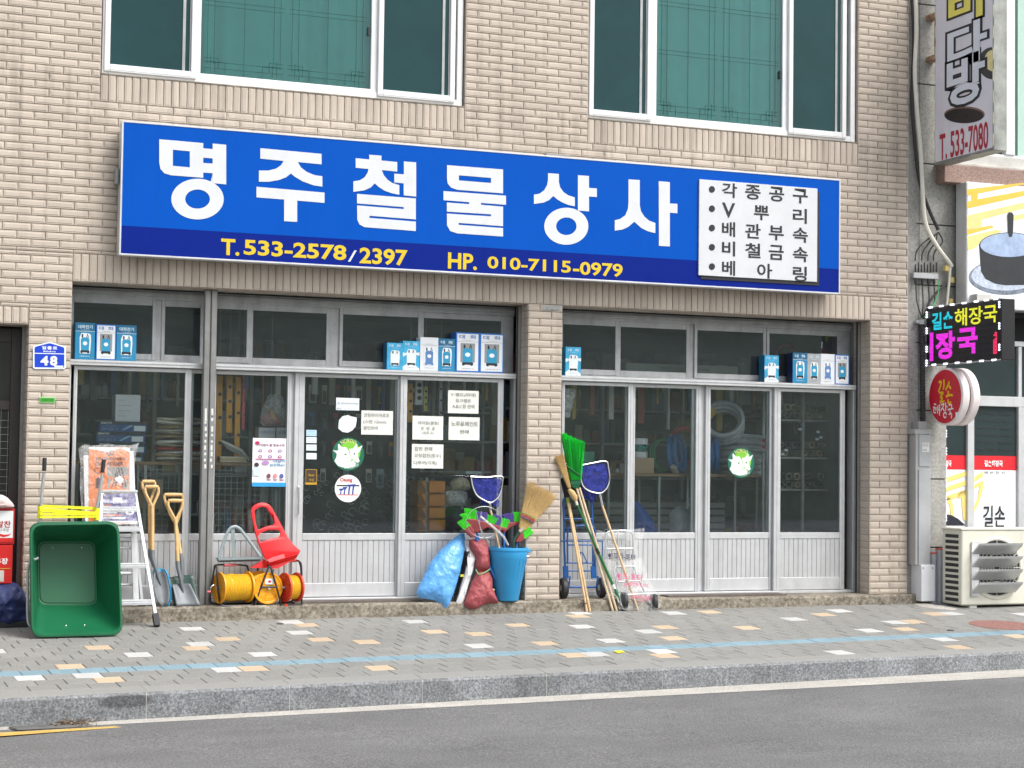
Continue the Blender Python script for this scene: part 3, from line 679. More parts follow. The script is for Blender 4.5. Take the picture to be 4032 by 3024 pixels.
# transom lights
def transom(a, b, glasses, label):
    f = MB(); Z0, Z1 = LEDGE + .002, ZS0 - .012; GT = 2.735; GB = LEDGE + .075
    f.cbox(a, TY, Z1 - .085, b, TY + .06, Z1, .003); f.cbox(a, TY - .014, Z1 - .055, b, TY + .002, Z1 - .02, .003); f.cbox(a, TY + .008, Z0, b, TY + .06, Z0 + .022, .003)
    for (p, q), (p2, q2) in zip(glasses, glasses[1:]): f.cbox(at(q, 1280, TY).x + .005, TY + .022, Z0 + .02, at(p2, 1280, TY).x - .005, TY + .05, Z1 - .08, .003)
    f.cbox(at(glasses[-1][1], 1280, TY).x, TY + .022, Z0 + .02, b, TY + .05, Z1 - .08, .003)
    o = part(f, 'transom_window', M_alu_d)
    for i, (p, q) in enumerate(glasses):
        xa, xb = at(p, 1280, TY).x, at(q, 1280, TY).x; Y = TY + (.012 if i % 2 else .0); s = MB(); st = .032
        s.cbox(xa - st, Y, Z0 + .02, xa, Y + .02, Z1 - .08, .003); s.cbox(xb, Y, Z0 + .02, xb + st, Y + .02, Z1 - .08, .003); s.cbox(xa, Y + .001, Z0 + .02, xb, Y + .02, GB, .003); s.cbox(xa, Y + .001, GT, xb, Y + .02, Z1 - .08, .003)
        s.build('sash', M_alu_d, o)
        MB().box(xa - .003, Y + .008, GB - .003, xb + .003, Y + .012, GT + .003).build('pane', M_glass2, o)
transom(X1P + .004, XM0 - .002, [(290, 600), (651, 790), (845, 972), (998, 1287), (1351, 1647), (1671, 1975)], 'l')
transom(XM1 + .002, XR0 - .004, [(2218, 2424), (2447, 2706), (2747, 3006), (3033, 3300)], 'r')
# shutter guide rails and the removable steel post
for x in (XM0, XR0):
    o = part(MB().cbox(x - .028, .172, STEP, x + .012, .218, ZS0 - .01, .003), 'shutter_rail', M_rail); MB().box(x - .031, .184, STEP, x - .0285, .206, ZS0 - .01).build('rail_slot', M_dark, o)
part(MB().cbox(X0P - .03, .195, STEP - .1, X0P + .01, .235, 2.50, .003), 'shutter_rail', M_rail); part(MB().cbox(XM1 - .006, .172, STEP, XM1 + .01, .2, ZS0 - .01, .003), 'shutter_rail', M_rail)
pa, pb = at(793, 1800, .12).x, at(842, 1800, .12).x; g = (pb - pa)
m = MB(); m.cbox(pa, .10, STEP, pa + g * .47, .16, ZS0 - .006, .006); m.cbox(pa + g * .53, .10, STEP, pb, .16, ZS0 - .006, .006); m.box(pa + g * .4, .125, STEP, pa + g * .6, .155, ZS0 - .006)
po = part(m, 'steel_post', M_rail)
m = MB()
for i in range(16):
    z = 1.32 + .055 * (i if i < 9 else i - 9) ; xx = pa + g * (.25 if i % 2 else .77) + (random.random() - .5) * .01
    hh = .018 * random.uniform(.5, 1.4); m.cbox(xx - .008, .0985, z - hh, xx + .009, .1012, z + hh, .001)
for xx in (pa + g * .24, pa + g * .76): m.cbox(xx - .009, .0985, 1.72, xx + .009, .1012, 1.83, .001)
m.build('torn_tape', plain('#d8d8d4', .7), po)
for k in range(2):
    pass
# metal drain mats on the threshold
M_grate = mat('grate_iron', (.17, .145, .13), .7, metal=.4, var=.3, scale=20)
def grating(xa, xb, name='threshold_grating'):
    m = MB(); y0, y1, z = .05, .225, STEP + .012
    n = int((xb - xa) / .042)
    for i in range(n + 1): x = xa + (xb - xa) * i / n; m.box(x - .007, y0, z - .010, x + .007, y1, z + .002)
    for k in range(5): y = y0 + (y1 - y0) * k / 4; m.box(xa, y - .009, z - .008, xb, y + .009, z + .0035)
    return part(m, name, M_grate)
grating(at(1150, 2360, .13).x, at(1650, 2360, .13).x); grating(at(2620, 2340, .13).x, at(3080, 2335, .13).x)

# ================================================================= interior shell
RB = 3.6
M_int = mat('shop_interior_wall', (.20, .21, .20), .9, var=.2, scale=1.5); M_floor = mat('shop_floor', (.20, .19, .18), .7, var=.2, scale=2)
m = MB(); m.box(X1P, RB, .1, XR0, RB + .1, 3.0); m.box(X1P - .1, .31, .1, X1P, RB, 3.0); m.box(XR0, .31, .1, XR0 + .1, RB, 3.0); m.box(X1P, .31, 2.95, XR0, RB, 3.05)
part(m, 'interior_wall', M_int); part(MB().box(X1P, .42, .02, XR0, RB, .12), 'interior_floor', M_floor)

# ================================================================= main shop sign
SF = -.205
sign = thing('shop_sign', 'long blue shop sign board with big white Korean lettering above the shopfront', 'sign', (6.0, -.1, 3.13))
sa, sb = at(*Z1(790, 779), SF), at(*T4(1113, 21), SF)
sx0, sx1, sz0, sz1 = sa.x, sb.x, sb.z, sa.z
M_sblue = mat('sign_blue', '#004fb2', .45, var=.04, scale=.8, spec=.08, streak=.06); M_snavy = mat('sign_navy', '#0a2380', .45, var=.10, scale=1.2, spec=.08, streak=.06)
M_swhite = mat('sign_white_vinyl', '#d2d5d8', .45, var=.05, scale=6, streak=.05); M_syellow = mat('sign_yellow_vinyl', '#d9ba1a', .45, var=.04); M_salu = mat('sign_frame_silver', (.66, .67, .69), .35, metal=.4, var=.08, streak=.1)
M_black = mat('print_black', '#1d1f24', .5, var=.05)
m = MB(); m.cbox(sx0 + .004, SF + .006, sz0 + .004, sx1 - .004, -.065, sz1 - .004, .004); m.build('cabinet', M_salu, sign)
m = MB(); t = .016
for a, b, c, d in ((sx0, sx0 + t, sz0, sz1), (sx1 - t, sx1, sz0, sz1), (sx0 + t, sx1 - t, sz0, sz0 + t), (sx0 + t, sx1 - t, sz1 - t, sz1)): m.cbox(a, SF - .006, c, b, SF + .02, d, .003)
m.build('frame', M_salu, sign)
zb_ = (at(*Z1(800, 1462), SF).z + at(*T4(800, -70), SF).z) / 2
zb_ = at(*Z1(800, 1462), SF).z
MB().box(sx0 + t, SF - .001, zb_, sx1 - t, SF + .01, sz1 - t).build('face', M_sblue, sign)
MB().box(sx0 + t, SF - .0012, sz0 + t, sx1 - t, SF + .01, zb_ - .0005).build('lower_band', M_snavy, sign)
mb_ = MB(); mb_.cbox(sx0 - .035, -.14, 3.72, sx0 - .004, -.05, 3.86, .004); mb_.cbox(6.35, -.15, sz1 + .002, 6.6, -.05, sz1 + .03, .004); mb_.build('bracket', M_rail, sign)
m = MB(); m.box(sx0 + .2, -.07, 3.25, sx0 + .3, .0, 4.2); m.box(sx1 - .3, -.07, 3.25, sx1 - .2, .0, 4.2); m.box(5.9, -.07, 3.25, 6.0, .0, 4.2); m.build('mounting_bar', M_rail, sign)
def glyph(zm, loops, name='letter'):
    mp = lambda x, y: at(x, y, SF - .004)
    return flat(name, curve_mesh2d([[zm(*q) for q in lp] for lp in loops]), mp, M_swhite, sign)
glyph(Z1, [[(1032, 902), (1317, 927), (1317, 961), (1378, 966), (1378, 930), (1466, 938), (1466, 1195), (1378, 1187), (1378, 1123), (1317, 1118), (1317, 1152), (1110, 1136), (1065, 1123), (1040, 1095), (1032, 1055)],
           [(1120, 970), (1230, 980), (1230, 1085), (1120, 1074)], [(1317, 1022), (1378, 1027), (1378, 1060), (1317, 1056)], ell(1280, 1290, 170, 132, 48), ell(1280, 1290, 80, 62, 40)])
glyph(Z1, [[(1687, 960), (2084, 997), (2084, 1065), (1930, 1050), (1950, 1085), (1990, 1115), (2040, 1135), (2089, 1142), (2089, 1210), (2030, 1200), (1960, 1175), (1910, 1145), (1885, 1124), (1855, 1148), (1810, 1166), (1740, 1178), (1678, 1178), (1678, 1105), (1740, 1105), (1790, 1092), (1822, 1070), (1838, 1043), (1687, 1028)],
           [(1662, 1210), (2103, 1248), (2103, 1315), (1926, 1300), (1926, 1438), (1841, 1433), (1841, 1293), (1662, 1279)]])
glyph(Z2, [[(181, 1002), (260, 1009), (260, 1040), (362, 1050), (362, 1112), (262, 1102), (275, 1135), (300, 1165), (330, 1185), (376, 1200), (376, 1262), (330, 1253), (280, 1236), (240, 1210), (217, 1188), (190, 1215), (150, 1233), (78, 1243), (78, 1175), (120, 1168), (150, 1150), (170, 1120), (176, 1095), (93, 1087), (93, 1025), (181, 1033)],
           [(343, 1125), (405, 1130), (405, 1046), (485, 1052), (485, 1274), (404, 1266), (404, 1188), (343, 1182)],
           [(102, 1256), (483, 1286), (483, 1422), (182, 1398), (182, 1412), (483, 1436), (483, 1497), (150, 1472), (118, 1455), (104, 1425), (102, 1331), (404, 1355), (404, 1342), (102, 1318)]])
glyph(Z2, [[(685, 1070), (1048, 1098), (1048, 1253), (750, 1230), (710, 1215), (690, 1190), (685, 1160)], [(762, 1136), (970, 1153), (970, 1186), (762, 1169)],
           [(662, 1238), (1067, 1268), (1067, 1327), (905, 1315), (905, 1327), (1048, 1339), (1048, 1466), (760, 1444), (760, 1457), (1048, 1478), (1048, 1533), (750, 1512), (705, 1497), (685, 1460), (684, 1384), (970, 1402), (970, 1389), (684, 1371), (684, 1312), (828, 1323), (828, 1310), (662, 1297)]])
glyph(Z2, [[(1339, 1122), (1410, 1127), (1410, 1180), (1418, 1215), (1440, 1245), (1470, 1265), (1513, 1280), (1513, 1337), (1470, 1328), (1430, 1311), (1400, 1293), (1374, 1270), (1345, 1297), (1310, 1313), (1248, 1322), (1248, 1262), (1285, 1255), (1315, 1232), (1333, 1200), (1339, 1165)],
           [(1533, 1135), (1605, 1140), (1605, 1217), (1656, 1221), (1656, 1277), (1605, 1273), (1605, 1370), (1533, 1364)], ell(1458, 1466, 143, 120, 48), ell(1458, 1466, 66, 57, 40)])
glyph(Z2, [[(1861, 1162), (1934, 1167), (1934, 1330), (1942, 1370), (1965, 1405), (1995, 1430), (2035, 1445), (2035, 1511), (1985, 1498), (1945, 1478), (1898, 1437), (1860, 1470), (1820, 1488), (1772, 1494), (1772, 1427), (1805, 1420), (1840, 1395), (1857, 1355), (1861, 1310)],
           [(2057, 1174), (2129, 1180), (2129, 1318), (2178, 1321), (2178, 1382), (2129, 1379), (2129, 1597), (2058, 1593)]])
def srect(u0, v0, u1, v1, d=.004): return rect(U(u0, v0), U(u1, v1), SF - d)
txt('T.', srect(478, 515, 517, 553), M_syellow, sign, bold=.028)
txt('533-2578', srect(527, 517, 748, 563), M_syellow, sign, bold=.028); txt('/', srect(752, 540, 770, 566), M_swhite, sign)
txt('2397', srect(777, 534, 880, 575), M_syellow, sign, bold=.028); txt('HP.', srect(968, 545, 1030, 584), M_syellow, sign, bold=.028)
txt('010-7115', srect(1053, 553, 1233, 590), M_syellow, sign, bold=.024); txt('-0979', srect(1238, 564, 1345, 599), M_syellow, sign, bold=.024)
# the white panel of goods, a board of its own on the sign
bo = MB(); a = at(*U(1511, 387), SF - .02); b = at(*U(1765, 609), SF - .02)
bo.cbox(a.x, SF - .02, b.z, b.x, SF - .003, a.z, .002); bo = bo.build('list_board', mat('list_board_white', '#cdd0d3', .5, var=.04), sign)
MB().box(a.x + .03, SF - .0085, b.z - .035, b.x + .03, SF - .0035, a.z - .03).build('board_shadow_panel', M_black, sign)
rows = ['각 종공구', 'V 뿌 리', '배관부속', '비철금속', '베 아 링']
gl = [[('각', 1560, 1592), ('종', 1610, 1643), ('공', 1662, 1694), ('구', 1713, 1745)], [('V', 1560, 1588), ('뿌', 1629, 1661), ('리', 1713, 1743)], [('배', 1560, 1588), ('관', 1610, 1643), ('부', 1661, 1693), ('속', 1713, 1745)],
      [('비', 1560, 1588), ('철', 1610, 1643), ('금', 1661, 1693), ('속', 1713, 1745)], [('베', 1560, 1588), ('아', 1636, 1668), ('링', 1713, 1743)]]
y0s = [394, 437, 478, 520, 562]
for i, row in enumerate(gl):
    for ch, xa, xb in row:
        yy = y0s[i] + (xa - 1560) * .082; hh = 32
        txt(ch, rect(U(xa, yy), U(xb, yy + hh + 2), SF - .023), M_black, bo, bold=.018)
    flat('bullet', curve_mesh2d([[U(*q) for q in ell(1538, 409 + i * 41.7, 6.6, 7.2, 18)]]), lambda x, y: at(x, y, SF - .023), M_black, bo)
# ================================================================= NEIGHBOUR: restaurant building on the right
NY = .03
nb = thing('restaurant_building', 'grey stone-clad restaurant building at the right edge of the photo', 'building', (12.0, .2, 0))
M_stone = speckle('grey_stone', (.27, .265, .245), (.34, .335, .31), (.42, .415, .39), 45, .85, .0012, .14, 1.8)
M_stone2 = speckle('grey_concrete_strip', (.26, .255, .24), (.33, .325, .305), (.39, .38, .36), 30, .9, .002, .16, 1.5)
M_brown = speckle('brown_granite', (.19, .125, .10), (.30, .20, .165), (.40, .28, .24), 70, .7, .001, .12, 2)
xs0 = XR1 + .004; xs1 = at(3618, 1300, NY).x; xs2 = at(3722, 1900, NY + .02).x; xs3 = at(3762, 800, NY).x
m = MB(); m.box(XR1 + .003, .06, -.4, xs2, .4, TOP); m.box(xs2, .06, 3.0, 16, .4, 4.05); m.box(xs2, .33, -.4, 16, .4, 3.0); m.box(xs2, .3, 4.05, 16, .4, TOP); part(m, 'wall', M_dark, nb)
MB().cbox(xs0, NY - .005, -.2, xs1 - .004, .07, TOP, .006).build('concrete_strip', M_stone2, nb)
zj = [at(3650, y, NY).z for y in (19, 333, 645, 883, 1123, 1350, 1616, 1886, 2156)]; zj = [TOP] + zj + [-.25]
for a, b in zip(zj, zj[1:]):
    xe = xs3 if a > 2.9 else xs2
    MB().cbox(xs1 + .002, NY, b + .006, xe, .06, a - .006, .004).build('stone_panel', M_stone, nb)
for zz in zj[1:-1]: MB().box(xs1 - .035, NY - .008, zz - .006, xs1 - .003, NY + .01, zz + .006).build('panel_joint', M_dark, nb)
# projecting brown ledge under the upper window
a = at(3719, 645, -.12); b = at(3719, 716, -.12)
MB().cbox(a.x, -.12, b.z, 14.5, .06, a.z, .006).build('stone_ledge', M_brown, nb)
MB().cbox(a.x - .015, -.10, a.z + .002, 14.5, .06, a.z + .03, .005).build('ledge_flashing', mat('flashing_pale', (.5, .48, .44), .7, var=.2), nb)
MB().cbox(a.x + .02, -.03, a.z + .031, 14.5, .055, at(3970, 612, .02).z - .031, .004).build('window_sill', mat('sill_pale', (.52, .51, .48), .7, var=.15), nb)
# upper window: white frame, panes painted the green of mirrored foliage, one frosted
M_ngl = tinted('neighbour_green_reflection', (.02, .075, .05), .06, .8); M_ngl2 = mat('neighbour_frosted_green', (.42, .60, .52), .3, var=.05)
m = MB(); fx0, fx1 = at(3952, 300, .02).x, at(3988, 300, .02).x; wz = at(3970, 612, .02).z
m.cbox(fx0, -.02, wz, fx1, .06, TOP, .005); m.cbox(at(3700, 600, .02).x + .15, 0, wz - .03, 14.5, .055, wz, .004); uw = m.build('upper_window', M_pvc, nb)
MB().box(xs3 + .02, .05, wz, fx0, .058, TOP).build('pane', M_ngl, uw); MB().box(fx1, .05, wz, at(4005, 300, .05).x, .058, TOP).build('pane', M_ngl, uw); MB().box(at(4006, 300, .05).x, .044, wz, 14.5, .05, TOP).build('pane', M_ngl2, uw)

# lower storefront with printed window film
SY = .10
fz = lambda y: at(3900, y, SY).z
fxx = lambda x: at(x, 1900, SY).x
M_redband = mat('film_red', '#d8232f', .35, var=.03); M_film = mat('film_white', '#eef1f6', .4, var=.02); M_filmy = mat('film_yellow', '#ecd47c', .4, var=.04)
sf = MB()
for p, q, c, d in ((3714, 3722, 1200, 2440), (3806, 3832, 1560, 2440), (4006, 4034, 1560, 2440)): sf.cbox(fxx(p), SY - .02, fz(d), fxx(q), SY + .05, fz(c), .004)
sf.cbox(fxx(3722), SY - .024, fz(1600), 14.5, SY + .047, fz(1560), .004); sf.cbox(fxx(3722), SY - .024, fz(1360), 14.5, SY + .047, fz(1340), .004); sf.cbox(fxx(4006), SY - .018, fz(1560), fxx(4020), SY + .04, fz(1360), .004); sf.cbox(fxx(3722), SY - .01, fz(2440), 14.5, SY + .05, fz(2400), .004)
sf = sf.build('storefront_frame', M_alu, nb)
M_nglass = tinted('restaurant_glass', (.03, .045, .048), .08, .6)
for p, q, c, d in ((3722, 3806, 1600, 2400), (3832, 4006, 1600, 2400), (3722, 4006, 1360, 1560), (4020, 4300, 1360, 1560), (4034, 4300, 1600, 2400)):
    MB().box(fxx(p), SY + .016, fz(d), fxx(q), SY + .022, fz(c)).build('pane', M_nglass, sf)
m = MB(); m.box(fxx(3722), SY + .2, fz(2440), 14.5, SY + .22, fz(1330)); m.build('interior_lining', M_dark, nb)
for p, q in ((3722, 3806), (3832, 4006)):
    fl = MB().box(fxx(p) + .004, SY + .011, fz(2398), fxx(q) - .004, SY + .0155, fz(1851)).build('window_film', M_film, sf)
    MB().box(fxx(p) + .004, SY + .010, fz(1850), fxx(q) - .004, SY + .0155, fz(1795)).build('red_band', M_redband, sf)
def nrect(p, c, q, d, dd=.004): return rect((p, c), (q, d), SY + .008 - dd)
def nflat(loops, mt, zm=ZF, d=.004, name='film_print'): return flat(name, curve_mesh2d([[zm(*q) for q in lp] for lp in loops]), lambda x, y: at(x, y, SY + .009 - d), mt, sf)
for k in range(3):   # yellow brush-stroke emblem
    nflat([[(672, 480 + k * 75), (840, 425 + k * 75), (840, 465 + k * 75), (672, 520 + k * 75)]], M_filmy)
nflat([[(895, 480), (975, 430), (975, 470), (895, 520)]], M_filmy); nflat([[(895, 540), (985, 500), (975, 580), (945, 680), (895, 780), (895, 740), (935, 640), (950, 545), (895, 575)]], M_filmy)
nflat([[(672, 640), (720, 625), (745, 800), (715, 800), (705, 690), (672, 700)]], M_filmy); nflat([[(770, 600), (842, 575), (842, 840), (815, 820), (800, 640), (775, 650)]], M_filmy)
nflat([[(672, 775), (720, 785), (775, 815), (833, 868), (672, 868)]], plain('#1c1f2c', .5), d=.005)
M_w = plain('#f4f4f4', .5)
txt('길손해장국', nrect(3876, 1812, 3948, 1838), M_w, sf, bold=.03); txt('장국', nrect(3724, 1812, 3746, 1838), M_w, sf, bold=.03); txt('백반정식', nrect(3876, 1855, 3956, 1868), M_black, sf, space=1.6)
txt('길손', nrect(3872, 1990, 3958, 2078), M_black, sf, bold=.012)
for i in range(6): txt(['갈비탕  7000', '선지해장국 7000', '뼈해장국  8000', '백반정식  7000', '내장탕  8000', '육개장  7000'][i], rect((3852, 1622 + i * 28), (3985, 1636 + i * 28), SY + .007), M_dark, sf)

# ----------------------------------------------------------------- picture sign box over the restaurant door
PY = -.22
ps = thing('picture_sign', 'white light box sign picturing a black iron rice pot and yellow stripes', 'sign', (12.5, -.1, 2.9))
pa_ = at(3806, 714, PY); pz0 = at(3806, 1212, PY).z
MB().cbox(pa_.x, PY + .004, pz0, 14.6, -.03, pa_.z, .006).build('cabinet', M_salu, ps)
MB().box(pa_.x + .012, PY - .001, pz0 + .012, 14.59, PY + .006, pa_.z - .012).build('face', mat('light_box_white', '#eef0f4', .4, var=.02), ps)
def pflat(loops, mt, d=.003, zm=ZH, name='print'): return flat(name, curve_mesh2d([[zm(*q) for q in lp] for lp in loops]), lambda x, y: at(x, y, PY - d), mt, ps)
M_py = mat('print_yellow', '#e6c04a', .4, var=.1, scale=5); M_py2 = mat('print_pale_yellow', '#e9d48c', .4, var=.06)
pflat([[(728, 345), (1240, 285), (1330, 285), (830, 385), (830, 437), (1330, 345), (1330, 390), (728, 525), (728, 460), (768, 452), (768, 398), (728, 405)]], M_py)
pflat([[(728, 590), (1330, 450), (1330, 505), (865, 628), (870, 690), (728, 715)]], M_py2); pflat([[(728, 720), (960, 680), (980, 700), (728, 770)]], M_py); pflat([[(728, 785), (1000, 720), (1060, 735), (850, 850), (800, 895), (735, 915)]], M_py2)
pflat([[(1100, 600), (1330, 560), (1330, 600), (1100, 650)]], M_py2)
M_pot = mat('print_pot_black', '#2b2d31', .4, var=.2, scale=8); M_lid = mat('print_pot_lid', '#9fb2d0', .4, var=.25, scale=9); M_plate = mat('print_stone_plate', '#77808f', .5, var=.5, scale=30)
pflat([ell(1090, 1165, 345, 165, 40)], M_plate, .003); pflat([ell(1090, 1150, 320, 140, 40)], mat('print_plate_pale', '#b9c3d3', .5, var=.3, scale=26), .0038)
pflat([[(843, 860), (860, 1110), (900, 1180), (990, 1225), (1090, 1240), (1330, 1235), (1330, 860)]], M_pot, .005); pflat([ell(1125, 868, 282, 122, 40)], M_pot, .0055); pflat([ell(1125, 864, 272, 112, 40)], M_lid, .006)
pflat([[(1106, 580), (1118, 560), (1150, 560), (1165, 585), (1160, 740), (1148, 790), (1120, 790), (1112, 740)]], M_pot, .007); txt('일', rect(ZH(775, 1312), ZH(808, 1360), PY - .003), plain('#9a9da3', .6), ps)
MB().cbox(*[v for p in [(at(3842, 1155, PY - .1).x, PY - .12, at(3842, 1200, PY - .1).z)] for v in p], at(3900, 1155, PY - .1).x, PY - .002, at(3842, 1157, PY - .1).z, .004).build('socket_box', plain('#c9c8c2', .6), ps)

# ----------------------------------------------------------------- signs that stick out from the wall (faces square to the street)
BX = at(3642, 1000, NY).x
def blade(name, label, pxs, top_px, bot_px, thick):
    y0, y1 = atX(pxs[0], top_px[0], BX).y, atX(pxs[1], top_px[1], BX).y
    z1 = (atX(pxs[0], top_px[0], BX).z + atX(pxs[1], top_px[1], BX).z) / 2; z0 = (atX(pxs[0], bot_px[0], BX).z + atX(pxs[1], bot_px[1], BX).z) / 2
    t = thing(name, label, 'sign', (BX + thick / 2, (y0 + y1) / 2, z0)); return t, y0, y1, z0, z1
t, y0, y1, z0, z1 = blade('tearoom_blade_sign', 'pale lilac vertical projecting sign with coffee cup and red phone number', (3683, 3913), (-180, -230), (633, 607), .16)
MB().cbox(BX, y1, z0, BX + .16, y0, z1, .005).build('cabinet', mat('blade_cabinet_steel', (.30, .31, .29), .5, metal=.4, var=.3, streak=.3), t)
bm = lambda u, v, d=.003: Vector((BX - d, y0 + (y1 - y0) * u, z0 + (z1 - z0) * v))
BM = lambda d: (lambda u, v: bm(u, v, d))
flat('face', SQ, sub(BM(.002), .012, .012, .988, .995), mat('blade_face_lilac', '#e2dfe9', .5, var=.05, scale=2, streak=.1), t)
bl = lambda loops, mt, d, name='print': flat(name, curve_mesh2d([[ZG(*q) for q in lp] for lp in loops]), lambda x, y: atX(x, y, BX - d), mt, t)
M_bb = plain('#22222c', .5); M_bred = plain('#b3263a', .5); M_by = plain('#ece06a', .5); M_bw = plain('#dfe3ee', .5)
bl([ell(705, 1068, 190, 75, 36)], mat('coffee_brown', '#8a6a62', .4, var=.3, scale=14), .003); bl([ell(702, 1080, 182, 70, 36)], plain('#221e22', .3), .004)
bl([ell(965, 590, 130, 150, 30, 90, 270)], plain('#3c3c40', .5), .003); bl([ell(970, 565, 78, 100, 30, 90, 270)], mat('dial_yellow', '#e9dca0', .5, var=.2, scale=40), .004)
def fat(s, r, mt_in):
    for k, (b, mt_, d) in enumerate(((.075, M_bb, .005), (.03, mt_in, .007))):
        a = atX(*ZG(r[0], r[1]), BX); b_ = atX(*ZG(r[2], r[3]), BX); e = .02 if k == 0 else 0
        flat('lettering', text2d(s, b), lambda u, v: Vector((BX - d, a.y + (b_.y - a.y) * (u * (1 + 2 * e * 3) - e * 3), b_.z + (a.z - b_.z) * (v * (1 + 2 * e * 3) - e * 3))), mt_, t)
fat('다', (550, 285, 920, 545), M_bw); fat('방', (545, 575, 900, 910), M_bw); fat('비', (560, -120, 880, 140), M_by)
a = atX(*ZG(475, 1255), BX); b_ = atX(*ZG(930, 1385), BX); flat('lettering', text2d('T. 533-7080', .02), lambda u, v: Vector((BX - .004, a.y + (b_.y - a.y) * u, b_.z + (a.z - b_.z) * v)), M_bred, t)
m = MB()
for k in range(9):
    v = .02 + k * .10; m.box(BX - .006, y0 - .012, z0 + (z1 - z0) * v, BX - .001, y0 + .001, z0 + (z1 - z0) * (v + .055)); m.box(BX - .006, y1 + .0, z0 + (z1 - z0) * v, BX - .001, y1 + .012, z0 + (z1 - z0) * (v + .055))
tag(m.build('edge_clips', plain('#c9c3ae', .6), t), kind='stuff')
# rusty bracket
rb = MB(); M_rust = mat('rusty_steel', (.42, .27, .17), .8, var=.6, scale=16)
zt, zb2 = at(3650, 62, NY).z, at(3650, 245, NY).z
rb.cbox(BX + .02, y0 - .02, zb2, BX + .09, y0 + .05, zt, .004); rb.cbox(BX, y0 - .02, zt - .05, BX + .1, NY, zt, .004); rb.cbox(BX, y0 - .02, zb2, BX + .1, NY, zb2 + .05, .004); rb.build('bracket', M_rust, t)

# LED matrix sign
t, y0, y1, z0, z1 = blade('led_matrix_sign', 'lit LED display panel with coloured scrolling Korean letters', (3655, 3950), (1205, 1184), (1437, 1418), .14)
M_ledk = mat('led_panel_black', '#15161a', .45, var=.1)
MB().cbox(BX - .02, y1, z0, BX + .14, y0, z1, .006).build('cabinet', M_ledk, t)
LD = lambda d: (lambda u, v: Vector((BX - .02 - d, y0 + (y1 - y0) * u, z0 + (z1 - z0) * v)))
m = MB()
for k in range(30):
    v = .06 + .88 * k / 30; q = [LD(.0022)(.05, v), LD(.0022)(.95, v), LD(.0022)(.95, v + .014), LD(.0022)(.05, v + .014)]; m.quad(*q)
tag(m.build('pixel_rows', mat('led_row_grey', '#3a3c44', .6), t), kind='stuff')
E_c, E_y, E_m, E_r, E_w = emit('led_cyan', '#18d0e6', .62), emit('led_yellow', '#f0f03a', .6), emit('led_magenta', '#f030e6', .62), emit('led_red', '#f03060', .6), emit('led_white', '#eef2ff', 1.6)
def stripe_text(s, r, em, bold=.03):
    flat('lettering', text2d(s, bold), sub(LD(.0035), *r), em, t)
stripe_text('길손', (.08, .60, .375, .90), E_c); stripe_text('해장국', (.395, .62, .95, .92), E_y, .02); stripe_text('장', (.13, .08, .40, .56), E_m, .04); stripe_text('국', (.43, .14, .70, .58), E_m, .04)
flat('lettering', SQ, sub(LD(.0035), .05, .07, .10, .56), E_m, t); flat('lettering', curve_mesh2d([[(.90, .10), (.95, .10), (.95, .45), (.93, .47), (.90, .40), (.94, .38), (.90, .33)]]), LD(.0035), E_r, t)
m = MB()                                                 # dark scan gaps across the letters
for k in range(38):
    v = .065 + .87 * k / 38; m.quad(LD(.0045)(.045, v), LD(.0045)(.955, v), LD(.0045)(.955, v + .0055), LD(.0045)(.045, v + .0055))
tag(m.build('scan_gaps', M_ledk, t), kind='stuff')
ledpos = [(u, 1.0) for u in (.07, .22, .37, .53, .69, .82, .94)] + [(u, 0.0) for u in (.12, .28, .44, .6, .76, .92)] + [(.015, v) for v in (.04, .28, .6, .88)] + [(.985, v) for v in (.2, .55, .9)]
for u, v in ledpos:
    m = MB(); p = LD(.012)(u, v); vert = u < .03 or u > .97
    for k in (-1, 0, 1): m.sphere(p + Vector((0, 0 if vert else k * .024, k * .024 if vert else 0)), .010, 8, 5)
    m.build('led_module', E_w, t)
wire = MB(); wire.tube([LD(.012)(u, 1.0 + .01 * (i % 2)) for i, u in enumerate([x / 20 for x in range(21)])], .004, 5); wire.tube([LD(.012)(u, -.0 - .01 * (i % 2)) for i, u in enumerate([x / 20 for x in range(21)])], .004, 5); wire.build('led_wire', plain('#d5d5d8', .5), t)

# round restaurant sign: two lit drums back to back
c = atX(*ZE(762, 1330), BX); rr = .292
t = thing('round_restaurant_sign', 'round red projecting sign with yellow and white Korean brush letters', 'sign', (BX + .15, c.y, c.z - rr))
M_drum = mat('drum_white', '#eadfdf', .4, var=.04); M_rsign = mat('sign_red', '#cf2038', .35, var=.04, coat=.1)
for dx in (0, .125): MB().lathe([(0, rr - .012), (.01, rr), (.085, rr), (.095, rr - .012)], (BX + dx, c.y, c.z), (1, 0, 0), 56).build('drum', M_drum, t, True)
MB().lathe([(.09, rr - .03), (.13, rr - .03)], (BX, c.y, c.z), (1, 0, 0), 40, False).build('core', M_rail, t, True)
yd = -(c.y - 0)  # disc face coordinates: u towards the street
cf = lambda d: (lambda u, v: Vector((BX - d, c.y - u * rr, c.z + v * rr)))
flat('face', curve_mesh2d([ell(0, 0, .93, .93, 56)]), cf(.003), M_rsign, t)
def strokes(lines, w, mt, name='lettering'):
    for L in lines:
        m = MB(); pp = [cf(.005)(q[0] * .9, q[1] * .9 + .06) for q in L]; m.tube(spline(pp, 5), [w * rr * (1 - .25 * i / (len(pp) * 5)) for i in range((len(pp) - 1) * 5 + 1)], 6, True, flat=1, up=(1, 0, 0))
        m.v = [(BX - .004 - .0015 * ((v[0] - BX) < -.005), v[1], v[2]) for v in m.v]; m.build(name, mt, t)
M_ry = plain('#f3c61e', .5)
